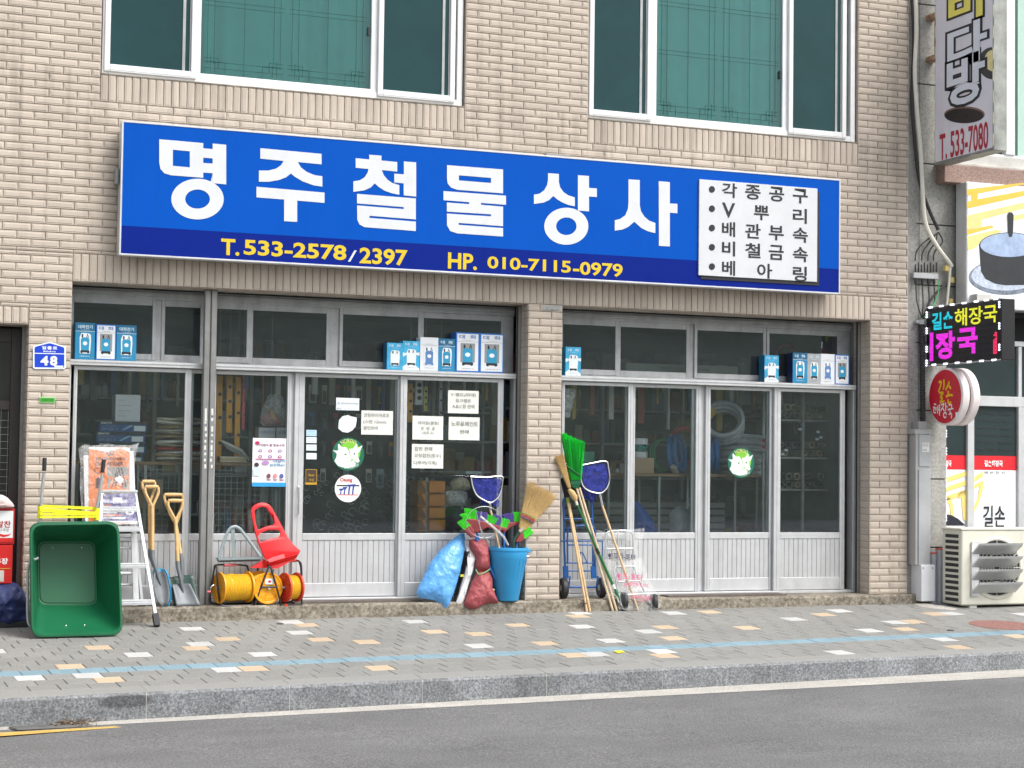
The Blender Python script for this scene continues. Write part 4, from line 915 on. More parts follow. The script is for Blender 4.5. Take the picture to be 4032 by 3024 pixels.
strokes([[(-.40, .50), (-.22, .50), (-.30, .30), (-.42, .12)], [(-.06, .60), (-.04, .38), (-.10, .20)], [(-.36, .08), (-.10, .08), (-.28, -.08), (-.14, -.12), (-.30, -.28), (-.02, -.24)]], .042, M_ry)
strokes([[(.30, .50), (.18, .32), (.06, .18)], [(.24, .36), (.40, .22)], [(.24, .14), (.22, .00)], [(.08, -.08), (.30, -.02), (.52, -.04)], [(.22, -.18), (.24, -.32), (.42, -.30)]], .044, M_ry)
strokes([[(-.70, -.34), (-.56, -.36)], [(-.76, -.46), (-.52, -.50)], ell(-.64, -.60, .08, .09, 10), [(-.44, -.40), (-.46, -.72)], [(-.44, -.56), (-.34, -.56)], [(-.33, -.36), (-.33, -.80)]], .028, M_w)
strokes([[(-.24, -.38), (-.04, -.36), (-.26, -.62)], [(-.14, -.50), (-.02, -.62)], [(.06, -.30), (.07, -.62)], [(.07, -.46), (.18, -.46)], ell(.02, -.78, .09, .10, 10)], .028, M_w)
strokes([[(.26, -.40), (.44, -.40), (.42, -.54)], [(.20, -.58), (.56, -.54)], [(.36, -.62), (.34, -.74)], [(.26, -.76), (.44, -.74), (.42, -.92)]], .028, M_w)
flat('seal', SQ, sub(cf(.004), .62, -.80, .82, -.56), M_w, t)

# conduit, duct, pipes, wiring
M_blk = mat('black_rubber', (.025, .025, .028), .55, var=.2, scale=20); M_gpvc = mat('grey_pvc', (.36, .38, .42), .5, var=.1, scale=7); M_duct = mat('duct_grey', (.44, .45, .46), .4, metal=.3, var=.08, streak=.1); M_cream = mat('cream_plastic', (.72, .69, .60), .5, var=.08)
cy = NY - .05; ca, cb = at(*ZE(545, 640), cy), at(*ZE(555, 1570), cy)
t = thing('corrugated_conduit', 'thick black corrugated conduit running down the grey stone wall', 'conduit', cb)
m = MB(); n = 64; m.tube([ca.lerp(cb, i / n) for i in range(n + 1)], [.031 if i % 2 else .025 for i in range(n + 1)], 12); m.build('pipe', M_blk, t)
m = MB(); m.tube([ca + Vector((0, 0, .03)), ca - Vector((0, 0, .02))], .036, 14); m.cbox(ca.x - .07, cy - .01, ca.z - .01, ca.x - .02, NY, ca.z + .02, .003); m.build('clamp', M_duct, t)
dy = -.13
t = thing('meter_duct', 'tall narrow grey metal cable duct with white box at its foot', 'duct', at(*ZF(480, 1490), dy))
a, b = at(*ZF(452, 122), dy), at(*ZF(548, 1192), dy)
MB().cbox(a.x - .03, dy + .01, b.z, b.x, NY - .002, a.z, .004).build('duct_body', M_duct, t); MB().cbox(a.x, dy - .004, b.z, b.x - .004, dy + .012, a.z - .36, .003).build('cover', M_duct, t); MB().cbox(a.x + .005, dy - .002, a.z - .33, b.x - .004, dy + .012, a.z - .005, .003).build('cover', M_duct, t)
MB().box(at(*ZF(478, 192), dy).x, dy - .004, at(*ZF(535, 270), dy).z, at(*ZF(535, 270), dy).x, dy - .0025, at(*ZF(478, 192), dy).z).build('sticker', plain('#e4e4e0', .6), t)
txt('NOTICE\nooooo', rect(ZF(484, 200), ZF(530, 262), dy - .0045), plain('#7d8084', .6), t)
MB().cbox(a.x - .045, dy, a.z - .002, b.x + .006, NY - .002, a.z + .05, .004).build('cap', M_duct, t); MB().cbox(a.x + .02, dy + .03, a.z + .048, b.x - .03, NY - .01, a.z + .13, .004).build('neck', M_duct, t)
a2, b2 = at(*ZF(475, 1192), dy - .03), at(*ZF(585, 1488), dy - .03)
MB().cbox(a2.x, dy - .03, b2.z, b2.x, NY - .002, a2.z, .005).build('foot_box', mat('white_painted_steel', '#e2e4e8', .4, var=.04, streak=.06), t)
for q in ((488, 1217), (563, 1217)): c2 = at(*ZF(*q), dy - .032); MB().lathe([(0, .008), (.004, .006)], c2, (0, -1, 0), 10).build('bolt', M_rail, t)
for (xx, ty, r_, lab, capc) in ((568, 1095, .035, 'slim grey plastic pipe next to the white duct box', '#c8463c'), (622, 1062, .042, 'middle grey plastic pipe of three, red band on its rim', '#c8463c'), (682, 1125, .046, 'thick grey plastic pipe with cream cap beside the air conditioner', '#e8ddd0')):
    yy = -.10; top_, bot = at(*ZF(xx, ty), yy), at(*ZF(xx, 1532), yy); zb3 = walk_z(bot.x, yy) - .01
    t = thing('drain_pipe', lab, 'pipe', (bot.x, yy, zb3), 'grey plastic pipes beside the duct'); m = MB(); m.tube([(bot.x, yy, zb3), (bot.x, yy, zb3 + .5), (top_.x, yy, top_.z)], r_, 18); m.build('pipe', M_gpvc, t, True)
    MB().tube([(top_.x, yy, top_.z - (.07 if xx > 650 else .005)), (top_.x, yy, top_.z + .008)], r_ + .003, 18).build('rim', plain(capc, .5), t, True)
# wires on the wall
def wire(name, label, pts, r, material, Y=0.0, n=7, cat='cable', grp=None):
    o = MB().tube(spline([at(x, y, Y) for x, y in pts], n), r, 8).build(name, material, None, True); return tag(o, label, cat, grp)
wire('black_cable', 'thick black cable running down the grey strip beside the brick wall', [(3588, -40), (3598, 150), (3592, 330), (3592, 430), (3606, 600), (3622, 720), (3660, 830), (3694, 905)], .018, M_blk, -.03)
wire('white_pipe', 'white flexible pipe running down the grey wall beside the black cable', [(3603, -40), (3608, 120), (3602, 290), (3612, 450), (3625, 600), (3632, 740), (3645, 880), (3690, 970), (3735, 1030), (3748, 1050)], .022, M_cream, -.055)
wire('pale_pipe', 'pale vertical pipe hanging below the yellow clamps', [(3742, 1050), (3736, 1120), (3728, 1200)], .014, M_cream, -.05)
t = thing('cable_splitter', 'grey television cable splitter with black leads on the wall', 'splitter', at(3648, 1100, 0))
a, b = at(*ZH(232, 1120), -.03), at(*ZH(465, 1185), -.03); MB().cbox(a.x, -.03, b.z, b.x, NY, a.z, .004).build('splitter_body', M_duct, t)
for i in range(8):
    p = at(*ZH(248 + i * 28, 1100), -.02); m = MB(); m.tube([p - Vector((0, 0, .02)), p + Vector((0, 0, .06 + .02 * (i % 2)))], [.011, .007], 8); m.build('plug', M_blk, t, True)
for i, (x, tx) in enumerate(((245, 460), (305, 458), (362, 455), (415, 462))):
    pts = [at(*ZH(x, 1010), -.02), at(*ZH(x + 12, 930), -.02), at(*ZH(x + 70 if i < 3 else 500, 850 - i * 6), -.025), at(*ZH(tx, 745), -.03)]
    MB().tube(spline(pts, 6), .007, 6).build('lead', M_blk, t, True)
    pts = [at(*ZH(x + 5, 1180), -.02), at(*ZH(x + 8, 1270), -.02), at(*ZH(x + 18 - i * 4, 1400), -.02), at(*ZH(305 + i * 6, 1540), -.02)]
    MB().tube(spline(pts, 6), [.014] * 4 + [.006] * 15, 6).build('lead', M_blk, t, True)
wire('black_lead', 'black lead looping from the picture sign down to the conduit', [(3746, 1110), (3700, 1140), (3660, 1190), (3635, 1260)], .012, M_blk, -.03)
wire('green_wire', 'thin green earth wire above the LED display', [(3696, 1105), (3694, 1150), (3680, 1190), (3640, 1250)], .006, plain('#4fae6a', .5), -.045)
for k, q in enumerate(((545, 1080), (592, 1190), (580, 1392))): 
    tag(MB().cbox(*(at(*ZH(q[0], q[1]), -.05) - Vector((.02, .0, .03))), *(at(*ZH(q[0], q[1]), -.05) + Vector((.03, .05, .03))), .006).build('pipe_clamp', plain('#d9c27a', .5), None), ['yellow plastic pipe clamp where the white pipe bends', 'yellow plastic pipe clamp in the middle of the pale pipe', 'yellow plastic pipe clamp just above the LED display'][k], 'clamp', 'yellow pipe clamps')
# vertical LED string down the doorway edge
t = thing('led_string', 'vertical string of small white LED lights along the restaurant door', 'light string', at(*ZF(670, 1050), .03)); L0 = None
pts = [at(*ZF(669, y), .05) for y in (95, 240, 375, 505, 645, 780, 915, 1050)]
for p in pts:
    m = MB()
    for k in range(3): m.sphere(p + Vector((0, -.01, -k * .03)), .011, 8, 5)
    m.build('led_module', E_w, t)
MB().tube(pts, .004, 5).build('led_wire', plain('#d5d5d8', .5), t)

# outdoor air conditioner
f0 = on_walk(*ZF(800, 1548)); AY = f0.y; az0 = walk_z(f0.x, AY) + .03
t = thing('air_conditioner', 'cream outdoor air conditioner unit with silver wind deflector louvres', 'air conditioner', (f0.x + .45, AY + .15, az0 - .03))
M_ac = mat('ac_cream', '#d6d4c6', .45, var=.04, streak=.06); az1 = at(*ZF(800, 905), AY).z; ax0 = f0.x; ax1 = ax0 + .95; dep = .33
MB().cbox(ax0, AY, az0, ax1, AY + dep, az1, .012).build('casing', M_ac, t); MB().cbox(ax0 - .008, AY - .008, az1 - .004, ax1 + .008, AY + dep + .008, az1 + .016, .005).build('lid', M_ac, t)
for k in range(12):
    zz = az1 - .05 - k * (az1 - az0 - .06) / 12; MB().cbox(ax0 - .003, AY + .05, zz - .034, ax0 + .004, AY + .27, zz, .002).build('side_vent', M_dark, t)
fc = Vector((at(*ZF(1085, 1215), AY).x, AY, at(*ZF(1085, 1215), AY).z)); fr_ = fc.z - at(*ZF(1085, 1472), AY).z
MB().lathe([(-.002, fr_), (.006, fr_ + .004), (.012, fr_ - .004), (.012, fr_ - .03)], fc, (0, -1, 0), 44, False).build('fan_ring', M_ac, t, True); MB().lathe([(0, fr_ - .01), (.002, fr_ - .01)], fc, (0, -1, 0), 40).build('fan_recess', M_dark, t)
m = MB()
for k in range(1, 9): r_ = fr_ * k / 9; m.tube([fc + Vector((r_ * math.cos(a_), -.008, r_ * math.sin(a_))) for a_ in [i * math.pi / 18 for i in range(36)]], .003, 5, closed=True)
for k in range(12): a_ = k * math.pi / 6; m.tube([fc + Vector((.03 * math.cos(a_), -.009, .03 * math.sin(a_))), fc + Vector((fr_ * math.cos(a_), -.009, fr_ * math.sin(a_)))], .003, 5)
m.build('fan_guard', M_ac, t)
M_louv = mat('galvanised_sheet', (.62, .63, .64), .35, metal=.6, var=.12, scale=5)
la, lb = at(*ZF(885, 1000), AY - .02), at(*ZF(945, 1450), AY - .02); MB().cbox(la.x, AY - .02, lb.z, lb.x, AY - .008, la.z, .002).build('deflector_plate', M_louv, t)
for y in (1015, 1122, 1228, 1335):
    a = at(*ZF(945, y), AY - .14); b = at(*ZF(1300, y), AY - .14)
    MB().slab([(a.x, AY - .15, a.z), (a.x, AY - .142, a.z - .022), (a.x, AY - .02, a.z - .115), (a.x, AY - .016, a.z - .1), (a.x, AY - .14, a.z - .005)], (b.x - a.x, 0, 0)).build('louvre', M_louv, t)
for xx in (ax0 + .12, ax1 - .15): MB().cbox(xx, AY + .03, az0 - .034, xx + .09, AY + .3, az0, .005).build('foot', plain('#e8e6df', .6), t)
# reddish manhole cover in the pavement
mc = on_walk(*R3(2040, 432)); M_mh = mat('manhole_red', (.26, .13, .11), .85, var=.35, scale=30, bump=.003)
o = MB().lathe([(-.02, .31), (.004, .31), (.006, .28)], (mc.x + .06, mc.y, walk_z(mc.x, mc.y)), (-WALK_B, -WALK_S, 1), 40).build('manhole_cover', M_mh, None); tag(o, 'round reddish manhole cover set in the pavement at the right', 'manhole cover')
ap = MB(); sack(ap, [on_walk(*R3(*q)) for q in ((1490, 290), (1560, 285), (1680, 305), (1790, 322), (1760, 335), (1640, 325), (1540, 310))], .012, 3, 24, .006, 20); tag(ap.build('mortar_bed', M_gutter, None, True), 'rough pale mortar patch around the pipes and duct foot', 'mortar')
# ================================================================= pump cartons on the transom ledge
M_cb = mat('carton_blue', '#1f86b4', .45, var=.08, scale=14); M_cs = mat('carton_sky', '#3aa6d2', .45, var=.22, scale=10); M_cw = mat('carton_white', '#dfe3e8', .5, var=.04); M_cbl = mat('carton_border_blue', '#2a6fc0', .45, var=.05)
M_cd = mat('carton_dark_blue', '#17648a', .45, var=.06); M_cg = mat('carton_grey', '#a9adb0', .5, var=.06); M_cn = mat('carton_navy', '#1d2a57', .45, var=.06); M_pump = mat('print_pump_blue', '#2a93bb', .4, var=.06); M_pk = plain('#23282e', .4); M_pw = plain('#e3ebef', .5); M_ptxt = plain('#c7dfea', .5); M_ptxt2 = plain('#5a80b5', .5); M_pgrey = plain('#8f9192', .5)
BYF = .214
CARTON = dict(blue=(M_cb, M_cd), sky=(M_cs, M_cs), sky2=(M_cs, M_cs), white=(M_cw, M_cw), frame=(M_cw, M_cbl), grey=(M_cg, M_cg))
def pump_box(zm, r, style, label, dep=.118, pic=True, side_mat=None):
    a, b = at(*zm(r[0], r[1]), BYF), at(*zm(r[2], r[3]), BYF); x0, x1, z0 = a.x, b.x, LEDGE + .001; z1 = z0 + (a.z - b.z)
    t = thing('pump_carton', label, 'carton', ((x0 + x1) / 2, BYF + dep / 2, z0), 'pump cartons on the shopfront ledge')
    fm, em = CARTON[style]; MB().cbox(x0, BYF, z0, x1, BYF + dep, z1, .0025).build('carton', em if style == 'frame' else (side_mat or fm), t)
    mp = lambda d: (lambda u, v: Vector((x0 + (x1 - x0) * u, BYF - d, z0 + (z1 - z0) * v)))
    F_ = lambda r4, mt, d, name='print': flat(name, SQ, sub(mp(d), *r4), mt, t)
    if style == 'frame': F_((.06, .035, .94, .965), M_cw, .0015, 'front_panel')
    if side_mat or style == 'frame': pass
    if side_mat: F_((.005, .005, .995, .995), fm, .0012, 'front_panel')
    top = '대화전기' if r[2] - r[0] > 160 and style == 'blue' else '대  화'
    if style == 'blue': F_((.01, .77, .99, .99), M_cd, .002); F_((0, .765, 1, .775), M_pw, .0025)
    if style in ('frame', 'white', 'grey'): F_((.06, .765, .94, .772), M_pgrey, .0025)
    if style == 'sky2':
        flat('print', curve_mesh2d([[(0, .45), (.2, .52), (.4, .47), (.7, .55), (1, .5), (1, .62), (.7, .60), (.4, .64), (.2, .58), (0, .6)]]), mp(.0022), M_pw, t)
        flat('print', curve_mesh2d([[(0, 0), (1, 0), (1, .06), (.75, .18), (.5, .26), (.25, .22), (0, .12)]]), mp(.0022), M_pw, t)
    if style != 'white': txt(top, sub(mp(.003), .14, .84, .86, .94), M_ptxt2 if style == 'frame' else M_ptxt, t, bold=.02)
    txt('· 수중펌프 ·', sub(mp(.003), .22, .79, .78, .815), M_pgrey if style in ('frame', 'white') else M_ptxt, t)
    if style == 'frame': F_((.20, .25, .80, .73), M_pgrey, .0026)
    # silhouette of the submersible pump
    c = M_pw if style in ('sky', 'sky2') else (M_ptxt2 if style == 'white' else M_pump); w = .0032
    if style != 'frame': flat('print', curve_mesh2d([[(.24, .16), (.76, .16), (.8, .5), (.78, .68), (.66, .72), (.3, .72), (.22, .6)]]), mp(.0028), M_pw, t)
    flat('print', curve_mesh2d([[(.3, .25), (.7, .25), (.72, .54), (.66, .60), (.34, .60), (.28, .54)]]), mp(w), c, t)
    flat('print', curve_mesh2d([[(.28, .25), (.72, .25), (.74, .19), (.66, .16), (.6, .19), (.4, .19), (.34, .16), (.26, .19)]]), mp(w + .0003), M_pk if style != 'white' else M_ptxt2, t)
    flat('print', curve_mesh2d([[(.32, .60), (.40, .60), (.40, .68), (.36, .70), (.32, .68)], [(.55, .60), (.62, .72), (.68, .60), (.64, .60), (.61, .67), (.585, .60)]]), mp(w + .0004), M_pk, t)
    flat('print', curve_mesh2d([ell(.5, .44, .11, .055, 16)]), mp(w + .0006), M_pw, t)
    txt('대화전기', sub(mp(.003), .25, .07, .75, .105), M_pw if style in ('blue', 'sky') else M_pgrey, t)
    return t
pump_box(T0, (653, 585, 817, 908), 'blue', 'blue pump carton, leftmost of three at the left end of the ledge')
pump_box(T0, (832, 597, 1000, 912), 'frame', 'white pump carton standing between two blue cartons at the left end')
pump_box(T0, (1010, 605, 1175, 918), 'blue', 'blue pump carton, rightmost of three at the left end of the ledge')
pump_box(T1, (1370, 540, 1505, 778), 'sky', 'shortest light blue pump carton, first of the row of six by the pier', side_mat=M_cd)
pump_box(T1, (1508, 527, 1648, 785), 'sky2', 'light blue carton with white pump, second in the row of six')
pump_box(T1, (1657, 495, 1810, 790), 'white', 'plain white carton with small outline pump, third in the row of six')
pump_box(T1, (1813, 502, 1955, 790), 'blue', 'dark blue pump carton squeezed between white cartons in the row of six')
pump_box(T2, (648, 228, 850, 578), 'frame', 'tall white carton with blue edges, fifth in the row of six', .14)
pump_box(T2, (855, 232, 1060, 580), 'frame', 'tall white carton with blue edges, last by the brick pier', .14)
pump_box(T3, (170, 475, 300, 728), 'sky2', 'lone light blue pump carton just right of the middle pier')
pump_box(T4, (462, 545, 583, 783), 'sky2', 'light blue pump carton standing alone left of the right-hand row', side_mat=M_cd)
pump_box(T4, (705, 522, 830, 790), 'blue', 'blue pump carton with navy side, first of four at the right end', side_mat=M_cn)
pump_box(T4, (832, 527, 947, 790), 'grey', 'grey pump carton, second of four at the right end')
pump_box(T4, (949, 530, 1067, 795), 'white', 'plain white pump carton, third of four at the right end')
pump_box(T4, (1070, 535, 1192, 798), 'frame', 'white carton with blue edges, last at the right end of the ledge')

# ================================================================= notices and stickers on the panes
M_paper = mat('notice_paper', '#e6e7e0', .8, var=.03, bump=.001, bscale=18); M_ink = plain('#4c4f50', .7)
YO, YI = FY + .0105, FI + .0105
def notice(name, zm, r, Y, lines, label, cat='notice', mt=None, ink=None, pad=.07, bold=.0, curl=.006):
    a, b = at(*zm(r[0], r[1]), Y), at(*zm(r[2], r[3]), Y); m = MB(); n = 8; V = []
    for j in range(n + 1):
        for i in range(n + 1):
            u, v = i / n, j / n; w = curl * (.3 + .7 * abs(mnoise.noise(Vector((a.x * 5 + u * 3, v * 4, 1))))) * (abs(u - .5) + abs(v - .5)) * .7
            V.append((a.x + (b.x - a.x) * u, Y - w, b.z + (a.z - b.z) * v))
    m.add(V, [(j * (n + 1) + i, j * (n + 1) + i + 1, (j + 1) * (n + 1) + i + 1, (j + 1) * (n + 1) + i) for j in range(n) for i in range(n)])
    t = thing(name, label, cat, ((a.x + b.x) / 2, Y, b.z), 'papers and stickers on the shop panes'); m.build('sheet', mt or M_paper, t, True)
    mp = lambda u, v: Vector((a.x + (b.x - a.x) * u, Y - .0075, b.z + (a.z - b.z) * v))
    for s, r4 in lines: txt(s, sub(mp, *r4), ink or M_ink, t, bold=bold)
    return t, mp
notice('notice', T1, (1148, 1132, 1418, 1345), YI, [('코팅와이어로프', (.07, .73, .88, .90)), ('(스텐 12mm)', (.06, .44, .78, .62)), ('할인판매', (.07, .20, .52, .36))], 'white paper notice of three lines on the dark middle door pane')
notice('notice', T1, (1590, 1178, 1852, 1388), YO, [('레미탈(몰탈)', (.17, .62, .86, .78)), ('판  매  중', (.27, .40, .73, .55)), ('(뒷창고)', (.32, .22, .68, .35))], 'white notice in the middle of the pane, above another notice')
notice('notice', T1, (1585, 1422, 1853, 1635), YO, [('합판 판매', (.08, .72, .64, .90)), ('코팅합판(방수)', (.07, .42, .92, .62)), ('다루끼(각목)', (.06, .12, .80, .32))], 'lowest white notice of four on the pane above the orange bins')
notice('notice', T2, (580, 738, 842, 942), YO, [('V-벨트(피대)', (.08, .72, .90, .90)), ('링크벨트', (.25, .48, .76, .64)), ('A.B.C형 판매', (.14, .22, .86, .40))], 'topmost white notice of four on the pane next to the pier')
notice('notice', T2, (586, 968, 850, 1172), YO, [('노루표페인트', (.08, .60, .94, .82)), ('판매', (.36, .28, .65, .46))], 'white notice hanging right under the topmost notice')
notice('wrench_sticker', T1, (930, 1022, 1128, 1134), YI, [('(0 <3=========o)', (.06, .42, .94, .66)), ('KC  ------  ----', (.05, .08, .92, .2))], 'small white sticker with a drawn wrench on the dark door pane', 'sticker', M_pw, curl=.001)
for i, (y0, y1, lb) in enumerate(((1300, 1355, 'topmost small label, light blue, at the door edge'), (1362, 1415, 'second small white label at the door edge'), (1427, 1480, 'third small white label at the door edge'), (1500, 1555, 'lowest small white label at the door edge, blank'))):
    notice('label_sticker', T1, (672, y0, 760, y1), YI, [('====\n== ==', (.1, .2, .9, .8))] if i < 3 else [], lb, 'sticker', plain('#bcdcf0', .6) if i == 0 else M_pw, plain('#8da3b5', .6), curl=.001)
b_, mp = notice('star_sticker', ZB, (1348, 127, 1465, 290), YI, [('Star', (.22, .55, .78, .70)), ('락원', (.3, .22, .7, .38))], 'brown sticker with yellow edge and star lettering on the door pane', 'sticker', plain('#c99a2c', .5), plain('#d9a92e', .5), curl=.001)
flat('print', SQ, sub(lambda u, v: mp(u, v) + Vector((0, .004, 0)), .05, .16, .95, .97), plain('#42362c', .5), b_)
o = flat('torn_sticker', curve_mesh2d([[T1(*q) for q in ((955, 1215), (985, 1182), (1030, 1172), (1065, 1185), (1105, 1192), (1108, 1215), (1098, 1270), (1070, 1305), (1030, 1325), (985, 1318), (948, 1290), (950, 1250))]]), lambda x, y: at(x, y, YI - .002), M_pw, None); tag(o, 'blank white torn sticker on the dark door pane', 'sticker')
M_ng = plain('#0e6a50', .45); M_nl = plain('#7fc63a', .45); M_nw = plain('#eef2ee', .5); M_nly = plain('#d6df8a', .5)
def deer_sticker(zm, cx_, cy_, rx, ry, Y, label):
    c = at(*zm(cx_, cy_), Y); R_x = at(*zm(cx_ + rx, cy_), Y).x - c.x; R_z = c.z - at(*zm(cx_, cy_ + ry), Y).z; r = (R_x + R_z) / 2
    t = thing('round_sticker', label, 'sticker', (c.x, Y, c.z - r), 'round brand stickers'); mp = lambda d: (lambda u, v: Vector((c.x + u * r, Y - d, c.z + v * r)))
    flat('disc', curve_mesh2d([ell(0, 0, 1, 1, 44)]), mp(.001), M_ng, t); flat('inner_disc', curve_mesh2d([ell(.1, .12, .66, .66, 36)]), mp(.002), M_nl, t)
    flat('emblem', curve_mesh2d([[(-.98, .22), (-.72, .20), (-.62, .24), (-.66, .55), (-.60, .62), (-.40, .40), (-.15, .42), (.02, .20), (.10, -.1), (.22, -.28), (.12, -.45), (-.15, -.42), (-.28, -.55), (-.30, -.80), (-.62, -.72), (-.86, -.42), (-.74, -.2), (-.72, .02)]]), mp(.003), M_nw, t)
    flat('emblem', curve_mesh2d([[(.05, .32), (.28, .34), (.52, .66), (.56, .36), (.88, .55), (.74, .20), (.60, .08), (.62, -.18), (.72, -.42), (.56, -.52), (.40, -.40), (.28, -.30), (.14, -.12)]]), mp(.0034), M_nw, t)
    flat('emblem', curve_mesh2d([ell(-.18, -.02, .07, .05, 10), ell(.38, .02, .06, .06, 10)]), mp(.004), M_ng, t)
    flat('emblem', curve_mesh2d([[(-.32, -.50), (-.1, -.44), (.14, -.48), (.30, -.34), (.5, -.56), (.42, -.72), (-.02, -.84), (-.3, -.8)]]), mp(.0026), M_nw, t)
    txt('NOROO', lambda u, v: mp(.004)(*[(lambda a_, rr_: (rr_ * math.sin(a_), rr_ * math.cos(a_)))((u - .5) * 1.25, .70 + .22 * v)][0]), M_nly, t, bold=.02)
    txt('Paint & Coatings', lambda u, v: mp(.004)(*[(lambda a_, rr_: (rr_ * math.sin(a_), -rr_ * math.cos(a_)))((u - .5) * 1.7, .93 - .15 * v)][0]), M_nw, t)
deer_sticker(T1, 1034, 1510, 134, 148, YI, 'round green and white deer sticker on the dark door pane')
deer_sticker(T3, 1685, 1475, 113, 133, YI, 'round green and white deer sticker on the right-hand shop pane')
c = at(*ZB(1793, 330), YI); r = .066 * 1.9; t = thing('tool_sticker', 'round white sticker with red brand word and blue power tools', 'sticker', (c.x, YI, c.z - r)); mp = lambda d: (lambda u, v: Vector((c.x + u * r, YI - d, c.z + v * r)))
flat('disc', curve_mesh2d([ell(0, 0, 1, 1, 44)]), mp(.001), M_nw, t); txt('Osung', sub(mp(.003), -.62, .42, .32, .78), plain('#c22f35', .5), t, bold=.03); flat('print', SQ, sub(mp(.002), -.86, .16, .86, .26), M_pk, t)
for i, (x, h) in enumerate(((-.62, .3), (-.34, .42), (.0, .6), (.3, .62))): flat('print', curve_mesh2d([[(x, -.42), (x + .12, -.42), (x + .12, -.2), (x + .2, -.42 + h), (x + .28, -.42 + h), (x + .28, -.3 + h), (x - .06, -.32 + h), (x - .04, -.44 + h), (x + .06, -.46 + h)]]), mp(.003), plain('#2b3f9c', .4), t)
flat('print', SQ, sub(mp(.002), -.75, -.5, .75, -.44), plain('#c22f35', .5), t)
# public-health poster
t, mp = notice('health_poster', T1, (210, 1370, 495, 1792), YI, [('기억해야 할 행동수칙', (.12, .83, .93, .885))], 'colourful public health poster with small icons and light blue foot', 'poster', plain('#eff0f2', .7), plain('#7a2f66', .6), bold=.02, curl=.002)
pq = lambda r4, mt, n='print': flat(n, SQ, sub(lambda u, v: mp(u, v) + Vector((0, -.0005, 0)), *r4), mt, t)
pq((.0, .0, 1, .085), plain('#2f9bd6', .6)); txt('다같이', sub(mp, .62, .50, .95, .57), plain('#3b87b0', .6), t, bold=.02); txt('실천해요!', sub(mp, .50, .42, .95, .48), plain('#3b87b0', .6), t, bold=.02)
for i in range(6): flat('print', curve_mesh2d([ell(.22 + .29 * (i % 3), .74 - .12 * (i // 3), .06, .03, 16), ell(.22 + .29 * (i % 3), .74 - .12 * (i // 3), .035, .017, 16)]), mp, plain('#b03a78' if i % 2 else '#8a4a9c', .6), t)
flat('print', curve_mesh2d([ell(.13, .90, .07, .035, 16)]), mp, plain('#c02a60', .6), t); flat('print', curve_mesh2d([ell(.38, .49, .11, .045, 16)]), mp, plain('#b48cc0', .6), t)
flat('print', curve_mesh2d([[(.03, .22), (.22, .22), (.25, .36), (.18, .40), (.07, .40), (.02, .35)]]), mp, plain('#cfe0ee', .6), t); flat('print', curve_mesh2d([ell(.12, .45, .07, .045, 16)]), mp, plain('#3a2b38', .6), t)
for i in range(3): flat('print', curve_mesh2d([ell(.48 + .19 * i, .22, .06, .05, 14)]), mp, plain(['#7c4a5c', '#d88c8c', '#5a5fa8'][i], .6), t); pq((.42 + .19 * i, .13, .55 + .19 * i, .15), plain('#9a4a6a', .6))
pq((.08, .555, .92, .575), plain('#a84a86', .6)); pq((.1, .35, .3, .352), M_pgrey)

# ================================================================= left pier: address plate, green tag; doorway
Z8 = zoom(20, 1300, 7.9)
t = thing('address_plate', 'blue house-shaped address plate number 48 on the left pier', 'address plate', at(*Z8(1380, 1210), -.01))
M_aw = plain('#e6ecf4', .4); M_ab = mat('plate_blue', '#0a3cc0', .35, var=.04)
PL = lambda loops, mt, d, n: flat(n, curve_mesh2d([[Z8(*q) for q in lp] for lp in loops]), lambda x, y: at(x, y, -.014 - d), mt, t)
m = MB(); m.slab([at(*Z8(*q), -.008) for q in ((866, 520), (890, 495), (1330, 372), (1430, 372), (1860, 510), (1888, 545), (1890, 1165), (1840, 1213), (920, 1205), (865, 1160))], (0, -.007, 0)); m.build('plate', M_aw, t)
PL([[(918, 545), (950, 515), (1350, 408), (1410, 408), (1800, 525), (1842, 560), (1842, 1165), (918, 1152)]], M_ab, .0025, 'blue_field'); PL([[(918, 706), (1842, 728), (1842, 752), (918, 730)]], M_aw, .004, 'divider')
txt('일출로', rect(Z8(1150, 488), Z8(1620, 612), -.019), M_aw, t, bold=.03, space=1.25); txt('Ilchul-ro', rect(Z8(1192, 628), Z8(1575, 692), -.019), M_aw, t, bold=.03); txt('4', rect(Z8(1105, 795), Z8(1345, 1100), -.019), M_aw, t, bold=.045); txt('8', rect(Z8(1400, 798), Z8(1625, 1108), -.019), M_aw, t, bold=.045)
PL([[(1530, 1100), (1812, 1105), (1812, 1165), (1530, 1160)]], M_aw, .0045, 'number_tag')
Z9 = zoom(0, 1100, 2.764); t = thing('green_tag', 'small bright green metal tag screwed to the left pier', 'tag', at(*Z9(514, 1345), -.01)); a, b = at(*Z9(430, 1281), -.01), at(*Z9(600, 1347), -.01)
MB().cbox(a.x, -.012, b.z, b.x, -.004, a.z, .001).build('plate', plain('#9bd08a', .5), t); MB().box(a.x + .006, -.0135, b.z + .006, b.x - .006, -.012, a.z - .006).build('field', plain('#3f9a34', .5), t); txt('시설물관리번호', rect(Z9(450, 1300), Z9(580, 1325), -.0145), plain('#1f5a1f', .6), t)

